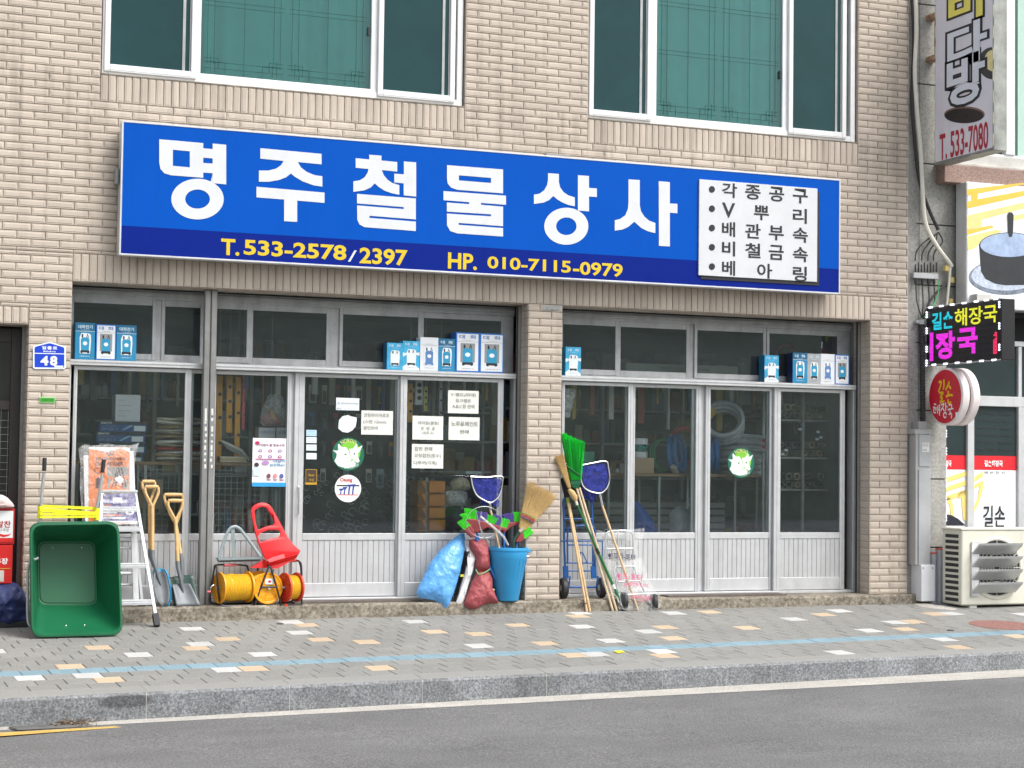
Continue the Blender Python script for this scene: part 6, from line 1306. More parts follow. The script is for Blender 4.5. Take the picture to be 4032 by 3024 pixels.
def creases(m, scale, dist):
    # sharp crumple folds for plastic and woven sacks
    n = m.node_tree.nodes; l = m.node_tree.links; b = n['Principled BSDF']; geo = n.new('ShaderNodeNewGeometry')
    nz = n.new('ShaderNodeTexNoise'); nz.inputs['Scale'].default_value = scale * .5; l.new(geo.outputs['Position'], nz.inputs['Vector'])
    ad = n.new('ShaderNodeVectorMath'); ad.operation = 'MULTIPLY_ADD'; ad.inputs[1].default_value = (.12, .12, .12); l.new(nz.outputs['Color'], ad.inputs[0]); l.new(geo.outputs['Position'], ad.inputs[2])
    v = n.new('ShaderNodeTexVoronoi'); v.feature = 'F1'; v.inputs['Scale'].default_value = scale; v.inputs['Detail'].default_value = 2; l.new(ad.outputs[0], v.inputs['Vector'])
    bp = n.new('ShaderNodeBump'); bp.inputs['Distance'].default_value = dist; l.new(v.outputs['Distance'], bp.inputs['Height']); l.new(bp.outputs[0], b.inputs['Normal'])
# ----------------------------------------------------------------- sacks by the middle pier
c_ = lambda x, y, Y: P(ZC, x, y, Y)
M_bsack = mat('blue_poly_sack', '#5fa3e0', .33, var=.18, scale=9, spec=.6)
creases(M_bsack, 9, .010)
t = thing('blue_sack', 'crinkled light blue plastic sack leaning beside the black and white rolls', 'sack', c_(430, 1480, .0)); m = MB()
def ys(y): return .10 - .16 * (y - 790) / 810
sack(m, [c_(*p, ys(p[1])) for p in ((705, 800), (735, 790), (748, 860), (752, 960), (735, 1060), (700, 1230), (640, 1420), (575, 1590), (545, 1608), (500, 1560), (440, 1510), (320, 1490), (258, 1475), (232, 1440), (262, 1370), (310, 1270), (370, 1130), (470, 1000), (600, 880))], .10, 12, 84, .016, 8, 11, soft=1, power=.6); m.build('sack_body', M_bsack, t, True)
m = MB(); sack(m, [c_(*p, .08) for p in ((690, 812), (730, 792), (750, 800), (752, 880), (720, 890), (700, 850))], .03, 5, 28, .03, 22, 4); m.build('tied_neck', M_bsack, t, True)
t = thing('white_roll', 'white folded cloth roll wedged between the blue and red sacks', 'roll', c_(690, 1560, -.02)); m = MB(); M_wcl = mat('white_woven_cloth', '#cfcfd2', .7, var=.06, scale=20, bump=.002)
sack(m, [c_(*p, .06 - .12 * (p[1] - 920) / 640) for p in ((760, 930), (800, 925), (870, 955), (868, 1020), (840, 1180), (790, 1340), (745, 1500), (700, 1568), (655, 1535), (690, 1400), (735, 1240), (765, 1080))], .04, 6, 50, .018, 14, 2, soft=0); m.build('roll_body', M_wcl, t, True)
M_bnet = mat('black_netting', (.02, .02, .023), .7, var=.3, scale=40); t = thing('black_netting', 'bundle of shredded black netting beside the white roll', 'netting', c_(660, 1540, -.01)); m = MB(); rnd = random.Random(4)
for k in range(70):
    s0 = rnd.random(); p0 = c_(740 + 60 * s0 + rnd.uniform(-14, 14), 985 + rnd.uniform(0, 60), .03 + rnd.uniform(-.02, .03)); p2 = c_(610 + 70 * s0 + rnd.uniform(-16, 20), 1490 + rnd.uniform(-60, 60), -.03 + rnd.uniform(-.02, .03)); p1 = (p0 + p2) / 2 + Vector((rnd.uniform(-.02, .035), rnd.uniform(-.02, .02), rnd.uniform(-.03, .03)))
    m.tube(spline([p0, p1, p2], 5), rnd.uniform(.003, .007), 4, flat=.4)
tag(m.build('strands', M_bnet, t), kind='stuff'); MB().cbox(*(c_(704, 1262, -.05)), *(c_(735, 1235, -.04)), .001).build('yellow_tag', plain('#c9c23a', .6), t)
M_rsack = mat('red_woven_sack', '#9e4a4e', .55, var=.14, scale=16); creases(M_rsack, 14, .007); t = thing('red_sack', 'dark red woven sack roll tied in the middle, against the blue bucket', 'sack', c_(900, 1580, -.05)); yr = lambda y: .05 - .13 * (y - 850) / 740
m = MB(); sack(m, [c_(*p, yr(p[1])) for p in ((790, 880), (830, 860), (960, 865), (1000, 940), (1008, 1060), (1012, 1170), (990, 1205), (890, 1205), (865, 1150), (858, 1060), (800, 960))], .085, 9, 60, .014, 10, 6, soft=1); m.build('sack_top', M_rsack, t, True)
m = MB(); sack(m, [c_(*p, yr(p[1])) for p in ((885, 1200), (1000, 1195), (1042, 1280), (1040, 1380), (1075, 1460), (1108, 1535), (980, 1545), (910, 1570), (870, 1605), (800, 1595), (735, 1565), (770, 1450), (835, 1290))], .085, 10, 70, .016, 10, 8, soft=1); m.build('sack_bottom', M_rsack, t, True)
m = MB(); m.tube(spline([c_(865, 1185, -.05), c_(900, 1235, -.07), c_(960, 1215, -.075), c_(1015, 1180, -.05)], 5), .006, 6); m.build('green_tie', plain('#7fae7a', .6), t, True); m = MB(); sack(m, [c_(*p, -.1) for p in ((1010, 1450), (1030, 1430), (1045, 1470), (1030, 1505), (1000, 1500))], .012, 4, 20, .006, 30); m.build('straw_filling', plain('#c9b56a', .8), t, True); m = MB(); sack(m, [c_(*p, -.07) for p in ((1030, 1380), (1070, 1395), (1060, 1412), (1032, 1405))], .01, 4, 20, .004, 30); m.build('straw_filling', plain('#d6c98c', .8), t, True)
# ----------------------------------------------------------------- blue bucket full of brooms
M_buck = mat('blue_bucket', '#2f97cf', .42, var=.07, scale=4); bc = atZ(*ZC(1185, 1515), STZ); bc.y = min(max(bc.y, -.0), .05); bc = Vector((c_(1190, 1500, bc.y).x, bc.y, STZ))
t = thing('blue_bucket', 'tall blue plastic bin holding brooms next to the middle pier', 'bin', bc); H_ = c_(1190, 950, bc.y).z - STZ; rT = (c_(1388, 950, bc.y).x - c_(988, 950, bc.y).x) / 2; rB = (c_(1305, 1500, bc.y).x - c_(1068, 1500, bc.y).x) / 2; axd = Vector((.012, 0, 1))
pr = [(.0, rB * .92), (.012, rB), (H_ * .80, rB + (rT - rB) * .82), (H_ * .81, rB + (rT - rB) * .82 + .003), (H_ * .93, rT * .965), (H_ * .94, rT), (H_ * .975, rT + .004), (H_, rT), (H_, rT - .008), (H_ * .9, rT - .018), (.02, rB - .008), (.02, .01)]
MB().lathe(pr, bc, axd, 48).build('bin_body', M_buck, t, 35)
m = MB()
for k in range(20):
    a_ = 2 * math.pi * k / 20; d = Vector((math.cos(a_), math.sin(a_), 0)); m.tube([bc + d * (rB - .0005) + Vector((0, 0, .03)), bc + d * (rB + (rT - rB) * .80 - .0005) + Vector((.01, 0, H_ * .78))], .0022, 5)
tag(m.build('rib_lines', mat('blue_bucket_rib', '#2a86bb', .5), t), kind='stuff')
cr = bc + Vector((rT + .0, -.03, H_ * .90)); MB().tube(arc(cr + Vector((.0, 0, .01)), .045, 170, 370, 14, (1, 0, 0), (0, 0, 1)), .0055, 8).build('ring_handle', M_chrome, t, True); MB().cbox(cr.x - .05, cr.y - .03, cr.z, cr.x + .022, cr.y + .04, cr.z + .035, .005).build('handle_lug', M_buck, t)
def bristles(m, ra, rb, ta, tb, n, dep, jit, r0=.0035, r1=.0025, seed=1, rows=3):
    rg = random.Random(seed)
    for j in range(rows):
        for i in range(n):
            s = (i + rg.random()) / n; o = Vector((0, dep * (j / max(1, rows - 1) - .5), 0)); a = ra.lerp(rb, s) + o * .7; b = ta.lerp(tb, s) + o + Vector((rg.uniform(-jit, jit), rg.uniform(-jit, jit), rg.uniform(-jit, jit))); m.tube([a, a.lerp(b, .55) + Vector((rg.uniform(-jit, jit) * .3, 0, 0)), b], [r0, (r0 + r1) / 2, r1], 4)
M_gbr = mat('lime_bristle', '#4fdc3a', .5, var=.38, scale=170); M_pbr = mat('purple_bristle', '#6f5fb0', .55, var=.3, scale=170); M_rhd = mat('red_broom_head', '#8d3a3e', .5, var=.1); M_bpo = mat('blue_pole', '#2f6cb4', .4, var=.06)
inb = lambda dx, dy: bc + Vector((dx, dy, .06))
def broom(label, groups, holder, pole, Y, polemat=M_bpo, hmat=M_rhd, dep=.035, name='broom'):
    t = thing(name, label, 'broom', pole[1], 'floor brooms standing in the blue bin')
    for k, (ra, rb, ta, tb, mt_) in enumerate(groups):
        m = MB(); bristles(m, c_(*ra, Y), c_(*rb, Y), c_(*ta, Y - .01), c_(*tb, Y - .01), 26, dep, .006, .0036, .0032, k + 3); tag(m.build('bristles', mt_, t), kind='stuff')
    m = MB(); m.slab([c_(*p, Y - .028) for p in holder], (0, .056, 0)); ho = m.build('head', hmat, t); bv = ho.modifiers.new('b', 'BEVEL'); bv.width = .008; bv.segments = 2; MB().tube([pole[0], pole[1]], .0105, 10).build('pole', polemat, t, True); return t
G, V_ = M_gbr, M_pbr
broom('wide broom with lime and purple bristles, front of the bin', [((768, 655), (868, 662), (750, 540), (872, 560), G), ((872, 662), (965, 682), (872, 575), (985, 590), V_), ((968, 684), (1060, 705), (985, 605), (1090, 640), G), ((1062, 706), (1112, 728), (1050, 600), (1130, 630), V_), ((1115, 728), (1185, 752), (1130, 640), (1222, 668), G)],
      [(758, 645), (870, 655), (1000, 690), (1185, 745), (1180, 775), (1080, 765), (990, 742), (880, 800), (840, 780), (775, 735)], (c_(860, 760, .03), inb(-.08, -.03)), .02)
broom('broom with purple and lime bristles, behind towards the pier', [((1170, 690), (1262, 682), (1150, 605), (1255, 588), V_), ((1264, 682), (1330, 680), (1258, 585), (1345, 580), G)], [(1165, 690), (1330, 678), (1318, 712), (1240, 735), (1180, 790), (1150, 800)], (c_(1160, 790, .05), inb(.0, .02)), .05)
broom('small broom with lime bristles poking out at the left of the bin', [((742, 765), (808, 722), (678, 690), (735, 650), G), ((760, 660), (800, 640), (705, 610), (745, 598), G)], [(742, 768), (810, 720), (850, 770), (870, 840), (830, 850), (775, 800)], (c_(860, 830, .0), inb(-.06, -.05)), -.02)
broom('low broom with lime bristles leaning out to the right over the rim', [((1375, 860), (1362, 800), (1462, 800), (1420, 738), G)], [(1385, 862), (1360, 795), (1330, 820), (1285, 895), (1330, 900)], (c_(1300, 900, .0), inb(.02, -.05)), -.01)
# landing nets
M_net = film('blue_net', (.018, .03, .30), opac=.62, rough=.7, crinkle=.004)
def landing_net(label, zm, hoop, bag, drop, ferrule, pole_end, Y, poleY, polemat):
    t = thing('landing_net', label, 'net', pole_end, 'landing nets'); lp = spline([at(*zm(*p), Y) for p in hoop] + [at(*zm(*hoop[0]), Y)], 5)[:-1]; MB().tube(lp, .0075, 8, closed=True).build('hoop', M_chrome, t, True)
    MB().tube([p.lerp(sum(lp, Vector()) / len(lp), .06) + Vector((0, .004, 0)) for p in lp], .0035, 6, closed=True).build('lashing', plain('#23262c', .6), t, True)
    m = MB(); sack(m, [at(*zm(*p), Y + .006) for p in bag], .006, 6, 40, .008, 14, 3, back=9); m.build('net_bag', M_net, t, True); m = MB(); sack(m, [at(*zm(*p), Y + .05) for p in drop], .03, 5, 30, .02, 16, 5); m.build('net_tail', M_net, t, True)
    f0, f1 = at(*zm(*ferrule[0]), Y), at(*zm(*ferrule[1]), Y + (poleY - Y) * .1); MB().tube([f0, f1], .0135, 10).build('ferrule', M_chrome, t, True); MB().tube([f1, pole_end], .0115, 10).build('pole', polemat, t, True); return t
landing_net('blue landing net sticking up out of the blue bin', ZC, [(812, 205), (975, 212), (1135, 203), (1146, 262), (1128, 370), (1085, 440), (1020, 480), (955, 455), (880, 405), (836, 320)], [(830, 222), (1128, 222), (1138, 270), (1118, 370), (1075, 435), (1020, 470), (960, 448), (890, 395), (846, 315)], [(900, 430), (1110, 440), (1115, 500), (1090, 545), (1060, 520), (1000, 500), (940, 520)], [(1014, 480), (1020, 560)], inb(.03, .0), .04, .03, M_pole)
t = tag(MB().tube([c_(955 + 188 * math.cos(a_), 685 + 165 * math.sin(a_), -.05) for a_ in [k * math.pi / 24 for k in range(48)]], .0024, 5, closed=True).build('wire_hoop', M_tube, None, True), 'thin bare wire hoop hooked over the brooms in the bin', 'hoop')
for k, pts in enumerate((((868, 570), (900, 700), (935, 790), (1000, 900)), ((925, 570), (905, 690), (930, 800), (1010, 900)))): tag(MB().tube(spline([c_(*p, -.055) for p in pts], 6), .0032, 5).build('wire', M_tube, None, True), ('thin steel wire curving out of the bin, left of the net pole', 'second thin steel wire crossing in front of the wide broom')[k], 'wire')
tag(MB().tube(spline([c_(915, 625, -.06), c_(1040, 730, -.05), c_(1150, 830, -.03), c_(1205, 925, .0)], 6), .011, 8).build('plastic_tube', film('clear_tube', opac=.6), None, True), 'clear plastic tube lying across the broom heads', 'tube')
# sorghum broom
M_sor = mat('sorghum_straw', '#c9ab74', .75, var=.42, scale=150); t = thing('straw_broom', 'flared straw broom with coloured stitching standing in the bin', 'broom', inb(.05, -.02), 'straw brooms'); m = MB()
bristles(m, c_(1322, 740, .0), c_(1400, 775, .0), c_(1345, 590, -.01), c_(1490, 665, -.01), 46, .03, .003, .0034, .0034, 21, 4); bristles(m, c_(1345, 592, -.01), c_(1490, 668, -.01), c_(1432, 268, -.02), c_(1700, 408, -.02), 80, .035, .022, .0034, .0016, 22, 4); tag(m.build('straw', M_sor, t), kind='stuff')
for k, (col, o_) in enumerate((('#3f7a3a', 0), ('#b03a30', 14), ('#b03a30', 30), ('#4a4a86', 42))): MB().tube(spline([c_(1345 - o_ * .25, 582 + o_, -.035), c_(1420 - o_ * .25, 612 + o_, -.04), c_(1492 - o_ * .25, 655 + o_, -.035)], 4), .0042, 5).build('stitching', plain(col, .6), t, True)
MB().tube([c_(1358, 758, .0), c_(1325, 790, .0)], [.03, .017], 10).build('ferrule', plain('#c9c3b0', .5), t, True); MB().tube([c_(1325, 790, .0), c_(1268, 870, .0), inb(.04, -.03)], [.014, .016, .012], 10).build('handle', mat('dark_green_handle', '#1f4a36', .4), t, True)

# ----------------------------------------------------------------- right of the pier
d_ = lambda x, y, Y: P(ZD, x, y, Y)
def foot(x, y): p = on_walk(*ZD(x, y)); return p if p.y < -.075 else Vector((p.x, -.085, walk_z(p.x, -.085)))
def pole_from(x, y, top, r, mt_, parent, name='pole'): f = foot(x, y); MB().tube([f + Vector((0, 0, .002)), top], r, 10).build(name, mt_, parent, True); return f
M_gpl = mat('green_plastic_bristle', '#0fd23a', .42, var=.42, scale=120); M_gfer = mat('green_ferrule', '#0f5a3a', .5, var=.1)
t = thing('green_broom', 'tall broom with bright green plastic bristles up, right of the pier', 'broom', foot(600, 1548)); m = MB(); gy = .03
bristles(m, d_(310, 500, gy), d_(382, 495, gy), d_(238, 150, gy), d_(402, 185, gy), 40, .06, .012, .0046, .0036, 31, 5); bristles(m, d_(310, 500, gy), d_(350, 495, gy), d_(236, 112, gy), d_(330, 160, gy), 22, .05, .012, .0046, .0036, 33, 3); tag(m.build('bristles', M_gpl, t), kind='stuff'); m = MB(); bristles(m, d_(308, 500, gy - .032), d_(384, 495, gy - .032), d_(240, 160, gy - .036), d_(404, 195, gy - .036), 30, .006, .02, .0042, .003, 61, 1); tag(m.build('bristles', mat('deep_green_bristle', '#07902a', .5, var=.3, scale=100), t), kind='stuff')
MB().loft([rrect([d_(*p, gy - .03) for p in ((298, y), (388, y - 4))] + [d_(*p, gy + .03) for p in ((388, y - 4), (298, y))], .012, 4) for y in (498, 530)] + [rrect([d_(*p, gy - .02) for p in ((325, 565), (372, 562))] + [d_(*p, gy + .02) for p in ((372, 562), (325, 565))], .01, 4)]).build('ferrule', M_gfer, t)
MB().tube(spline([d_(262, 372, gy - .045), d_(310, 410, gy - .05), d_(388, 465, gy - .04)], 5), .006, 6).build('binding_cord', M_gfer, t, True)
pole_from(580, 1548, d_(352, 560, gy), .0115, M_pole2, t); pole_from(614, 1548, d_(376, 560, gy + .01), .0115, M_pole2, t)
t = thing('straw_broom', 'narrow straw broom on a green telescopic pole, left of the green broom', 'broom', foot(715, 1558), 'straw brooms'); m = MB(); bristles(m, d_(285, 560, -.02), d_(302, 560, -.02), d_(178, 318, -.02), d_(240, 290, -.02), 50, .03, .01, .0034, .0018, 41, 4); bristles(m, d_(290, 585, -.02), d_(305, 580, -.02), d_(325, 655, -.02), d_(350, 640, -.02), 30, .03, .003, .0035, .0035, 42, 4); tag(m.build('straw', M_sor, t), kind='stuff')
MB().tube([d_(288, 572, -.02), d_(312, 600, -.02), d_(338, 640, -.02), d_(350, 672, -.02)], [.014, .03, .03, .012], 10).build('neck', M_sor, t, True); MB().tube([d_(347, 668, -.02), d_(358, 702, -.02)], .013, 10).build('ferrule', plain('#dedcd4', .5), t, True)
gp = mat('green_pole_paint', '#1f6b38', .35, var=.06); p0, p1 = d_(357, 700, -.02), foot(715, 1558); MB().tube([p0, p0.lerp(p1, .42)], .0105, 10).build('pole', gp, t, True); MB().tube([p0.lerp(p1, .41), p0.lerp(p1, .46)], .0155, 10).build('collar', M_blk, t, True); MB().tube([p0.lerp(p1, .45), p0.lerp(p1, .90)], .0135, 10).build('pole', gp, t, True); MB().tube([p0.lerp(p1, .89), p1], [.016, .018], 10).build('grip', M_blk, t, True); MB().tube([p0.lerp(p1, .75), p0.lerp(p1, .79)], .0138, 10).build('paper_band', M_pw, t, True)
t = thing('black_broom', 'black-bristled broom with pale wooden poles beside the brick pier', 'broom', foot(412, 1563)); m = MB(); bristles(m, d_(262, 640, .03), d_(292, 636, .03), d_(232, 490, .03), d_(282, 470, .03), 26, .04, .008, .004, .003, 51, 4); tag(m.build('bristles', M_bnet, t), kind='stuff'); MB().tube([d_(276, 632, .03), d_(284, 685, .03)], .017, 10).build('ferrule', plain('#8a9a3a', .5), t, True)
pole_from(403, 1564, d_(280, 665, .03), .0115, M_pole, t); pole_from(430, 1564, d_(292, 690, .035), .0115, M_pole, t)
b1, b2 = foot(403, 1500), foot(430, 1500); MB().tube([d_(385, 1505, -.09), d_(432, 1505, -.09)], .016, 8, flat=.3).build('wire_tie', M_blk, t, True)
landing_net('blue landing net with wooden pole, right of the green broom', ZD, [(392, 378), (470, 362), (590, 346), (612, 400), (622, 490), (605, 555), (565, 598), (520, 605), (450, 585), (402, 540), (384, 460)], [(395, 385), (585, 355), (605, 410), (612, 490), (595, 550), (560, 588), (520, 596), (455, 575), (408, 530)], [(390, 560), (450, 585), (525, 610), (505, 650), (482, 692), (440, 655), (400, 610)], [(540, 602), (562, 705)], foot(840, 1560), .05, .04, M_pole)
# blue hand truck
M_htr = mat('blue_hand_truck', '#1f5aa0', .4, var=.08, scale=8); hy = .13; t = thing('hand_truck', 'blue tubular hand truck with black wheels behind the broom poles', 'hand truck', d_(380, 1440, .1))
def ht(pts, r=.011, sp=True, name='frame_tube'): MB().tube(spline([d_(x, y, hy + dy) for x, y, dy in pts], 5) if sp else [d_(x, y, hy + dy) for x, y, dy in pts], r, 8).build(name, M_htr, t, True)
ht([(262, 1290, -.02), (252, 1000, -.01), (250, 780, 0), (245, 690, 0), (255, 650, 0), (300, 640, 0), (420, 640, 0), (462, 660, 0), (478, 720, 0), (484, 900, -.01), (490, 1290, -.02)]); ht([(280, 1180, -.03), (280, 930, -.03), (300, 885, -.03), (360, 872, -.03), (450, 872, -.03), (495, 890, -.03), (505, 950, -.03), (505, 1200, -.03)], .0095)
for y, xa, xb in ((815, 250, 482), (996, 225, 562), (1028, 282, 505), (1175, 262, 490), (1240, 262, 490)): ht([(xa, y, -.02), (xb, y, -.02)], .007, False, 'crossbar')
ht([(380, 1180, -.03), (382, 1098, -.03), (405, 1098, -.03), (440, 1170, -.03), (480, 1175, -.03)], .006); ht([(565, 996, -.02), (562, 1140, -.02)], .006, False); ht([(262, 1372, -.03), (510, 1372, -.03)], .011, False, 'axle')
for x in (262, 490): m = MB(); beam(m, d_(x, 1200, hy - .02), d_(x + 4, 1300, hy - .02), .05, .02); m.build('side_plate', M_htr, t); ht([(x + 5, 1290, -.02), (x + 38, 1285, -.03), (x + 28, 1370, -.04)], .009, False)
for x, y in ((246, 1368), (556, 1366)):
    wcx = d_(x, y, hy - .03); wcx.z = STZ + .098; w_ = MB().lathe([(-.026, .06), (-.03, .085), (-.018, .097), (.018, .097), (.03, .085), (.026, .06)], wcx, (1, -.12, 0), 26).build('wheel', M_blk, t, True); MB().lathe([(-.028, .02), (-.02, .058), (.02, .058), (.028, .02)], wcx, (1, -.12, 0), 20).build('hub', M_tube, w_, True)
# two folding carts in printed plastic bags
M_bag = film('cart_bag_film', (.78, .79, .78), opac=.13, rough=.3, crinkle=.006); M_ink1 = plain('#2c2a44', .5); M_ink2 = plain('#b8356a', .5)
def bagged_cart(label, outline, Y0, Y1, frame, wheels, texts, seed):
    ya, yb = min(p[1] for p in outline), max(p[1] for p in outline); yy = lambda y: Y0 + (Y1 - Y0) * (y - ya) / (yb - ya)
    t = thing('bagged_cart', label, 'hand cart', d_((outline[0][0] + outline[-1][0]) / 2, yb, Y1), 'folding carts in plastic bags'); m = MB(); sack(m, [d_(x, y, yy(y)) for x, y in outline], .045, 8, 64, .022, 9, seed, soft=0); o = m.build('plastic_bag', M_bag, t, True)
    for pts in frame: MB().tube(spline([d_(x, y, yy(y)) for x, y in pts], 4),   .0085, 8).build('cart_tube', M_tube, t, True)
    for x, y in wheels: MB().lathe([(-.025, .05), (-.03, .07), (0, .082), (.03, .07), (.025, .05)], d_(x, y, yy(y) + .035) + Vector((0, 0, .012)), (1, -.3, 0), 24).build('wheel', M_blk, t, True)
    for s_, r4, mt_, dy in texts: a, b = r4[:2], r4[2:]; flat('bag_print', text2d(s_, .02), lambda u, v: d_(a[0] + (b[0] - a[0]) * u, b[1] + (a[1] - b[1]) * v - 6 * math.sin(u * 5), yy(b[1] + (a[1] - b[1]) * v) - .075), mt_, t)
bagged_cart('folding cart in clear plastic bag with navy print, the rear one', [(515, 905), (600, 925), (700, 905), (800, 902), (912, 890), (900, 960), (882, 1010), (872, 1250), (870, 1400), (620, 1400), (560, 1200), (530, 1050)], .21, .14, [[(590, 1300), (590, 980), (600, 930), (640, 915), (760, 912), (800, 930), (815, 980), (820, 1300)], [(600, 1060), (815, 1055)], [(690, 910), (690, 1290)], [(760, 912), (755, 1290)]], [], [('핸드카-포터', (610, 1098, 832, 1148), M_ink1, 0)], 3)
bagged_cart('folding cart in clear plastic bag with red print, in front at the step', [(560, 1150), (640, 1142), (780, 1162), (882, 1120), (912, 1205), (960, 1330), (1048, 1530), (1000, 1562), (880, 1565), (760, 1562), (690, 1548), (722, 1420), (650, 1320), (600, 1260)], .05, -.12, [[(720, 1520), (670, 1300), (660, 1230), (690, 1208), (800, 1204), (828, 1220), (850, 1290), (955, 1505)], [(690, 1330), (870, 1320)], [(720, 1440), (920, 1425)], [(640, 1330), (700, 1500)]], [(742, 1495), (985, 1505)], [('핸드-포터', (682, 1262, 888, 1318), M_ink2, 0), ('(04)인천북구 032', (740, 1335, 935, 1375), M_ink2, 0), ('비사아르인', (800, 1440, 960, 1475), M_ink2, 0), ('무한궤도', (850, 1480, 920, 1492), M_ink2, 0)], 9)

# ----------------------------------------------------------------- litter, drain grate
o = MB(); ya = [on_walk(*R2(*p)) + Vector((0, 0, .004)) for p in ((1762, 602), (1815, 600), (1838, 608), (1790, 615))]; o.slab(ya, (0, 0, .003)); tag(o.build('yellow_litter', plain('#e8dc2a', .6), None), 'small bright yellow scrap lying on the pavement', 'litter')
for k, (zm, p, lab) in enumerate(((R1, (1815, 424), 'dark grey scrap on the pavement below the reels'), (R3, (1735, 466), 'dark round stain-like scrap above the blue paving line at right'))): c = on_walk(*zm(*p)); tag(MB().lathe([(0, .035), (.006, .03)], c + Vector((0, 0, .001)), (0, 0, 1), 12).build('dark_scrap', plain('#2f3338', .7), None), lab, 'litter')
t = thing('drain_grate', 'steel drain grate in the gutter at the lower left', 'drain', atZ(180, 2862, gut_z(1.6))); gz = gut_z(1.6) + .004; A_ = [atZ(*R1(*p), gz) for p in ((60, 1092), (540, 1072), (600, 1082), (110, 1106))]; m = MB()
for k in range(26): s_ = k / 25; beam(m, A_[0].lerp(A_[1], s_), A_[3].lerp(A_[2], s_), .008, .012, (0, 0, 1))
for k in range(3): s_ = k / 2; beam(m, A_[0].lerp(A_[3], s_) + Vector((0, 0, .002)), A_[1].lerp(A_[2], s_) + Vector((0, 0, .002)), .01, .012, (0, 0, 1))
m.build('grille', M_rail, t); m = MB(); m.slab([p - Vector((0, 0, .003)) for p in A_], (0, 0, .002)); m.build('pit', M_dark, t)
m = MB(); rg = random.Random(8)
for k in range(60):
    p = atZ(*R1(rg.gauss(470, 70), rg.gauss(1074, 8)), gz) + Vector((0, 0, .006)); a_ = rg.uniform(0, 6.3); m.tube([p, p + Vector((math.cos(a_) * rg.uniform(.02, .07), math.sin(a_) * .03, rg.uniform(0, .03)))], rg.uniform(.0015, .004), 4)
tag(m.build('dry_twigs', mat('dry_twigs', (.14, .09, .05), .9, var=.4), None), 'dry twigs and leaves caught on the drain grate', 'leaves', kind='stuff')
# ================================================================= STOCK SEEN THROUGH THE PANES
M_card = mat('cardboard', (.46, .33, .20), .8, var=.12, scale=10); M_shelf = mat('shelf_wood', (.32, .20, .11), .7, var=.2, scale=9); M_wire = mat('rack_wire', (.30, .33, .34), .4, metal=.5); M_smato = mat('blue_tool_box', '#27508f', .45, var=.06)
def ibox(name, label, zm, r, Y, dep, mt_, cat='box', z0=None, group=None):
    a, b = at(*zm(r[0], r[1]), Y), at(*zm(r[2], r[3]), Y); zz = b.z if z0 is None else z0
    t = thing(name, label, cat, ((a.x + b.x) / 2, Y + dep / 2, zz), group); MB().cbox(a.x, Y, zz, b.x, Y + dep, a.z, .003).build('carton', mt_, t); return t, rect(zm(r[0], r[1]), zm(r[2], r[3]), Y - .002), a, b
# left bay shelf
SZL = at(*ZA(1250, 232), .70).z
def shelf(label, x0, x1, z, y0=.45, y1=1.0, mt_=M_shelf):
    t = thing('display_shelf', label, 'shelf', ((x0 + x1) / 2, (y0 + y1) / 2, .122)); MB().cbox(x0, y0, z - .03, x1, y1, z, .004).build('board', mt_, t)
    n = max(2, int((x1 - x0) / .55))
    for i in range(n + 1):
        x = x0 + .02 + (x1 - x0 - .04) * i / n
        for y in (y0 + .03, y1 - .03): MB().box(x - .012, y - .012, .122, x + .012, y + .012, z - .03).build('upright', M_wire, t)
    return t
x_a, x_b = lx(300), lx(1130)
shelf('wooden display shelf behind the two left-hand panes', x_a + .02, x_b - .02, SZL)
t, mp, a, b = ibox('white_carton', 'plain white carton standing on the blue tool boxes', T0, (1000, 1213, 1210, 1452), .56, .2, M_cw); txt('------\n-- ---- ---\n--- -- ----\n-- ----', sub(mp, .1, .2, .6, .8), M_pgrey, t)
zt = b.z
for k, (xa, xb, lab) in enumerate(((858, 1272, 'topmost long blue tool box in the window stack'), (838, 1254, 'second long blue tool box in the window stack'), (850, 1262, 'third long blue tool box, mostly behind the orange card'), (845, 1240, 'lowest long blue tool box of the window stack'))):
    h_ = .094; z1 = zt - k * h_ - .001; z0 = z1 - h_ + .002; a, b = at(*T0(xa, 1500), .52), at(*T0(xb, 1500), .52); t = thing('tool_box', lab, 'box', ((a.x + b.x) / 2, .65, z0), 'stack of blue tool boxes'); MB().cbox(a.x, .52, z0, b.x, .78, z1, .003).build('carton', M_smato, t)
    f = lambda u, v: Vector((a.x + (b.x - a.x) * u, .518, z0 + (z1 - z0) * v)); flat('black_band', SQ, sub(f, 0, .72, 1, 1), M_pk, t); txt('SMATO', sub(lambda u, v: f(u, v) + Vector((0, -.001, 0)), .03, .76, .26, .94), M_pw, t, bold=.03); flat('label_panel', SQ, sub(lambda u, v: f(u, v) + Vector((0, -.001, 0)), .72, .12, .96, .62), M_pw, t); flat('picture', curve_mesh2d([[(.46, .2), (.50, .15), (.70, .6), (.68, .7), (.62, .62)]]), lambda u, v: f(u, v) + Vector((0, -.001, 0)), plain('#8db7dd', .5), t); txt('-- --- ----\nSM-201-1', sub(lambda u, v: f(u, v) + Vector((0, -.001, 0)), .05, .15, .38, .6), plain('#9db2d6', .6), t)
zs = zt - 4 * .094 - .004
MB().cbox(lx(300) + .1, .50, zs - .03, lx(620), .8, zs, .003).build('box_riser', M_card, None); bpy.data.objects['box_riser'].name = 'riser_board'; tag(bpy.data.objects['riser_board'], 'cardboard riser under the stack of blue tool boxes', 'board')
rg = random.Random(12); cols = ['#d9d2c0', '#c9b18c', '#e4e2da', '#b8362f', '#cdbfa4', '#efece4', '#a88a64', '#ddd6c6', '#c9c4b8', '#b79a70', '#e8e4da', '#cfc6b2']
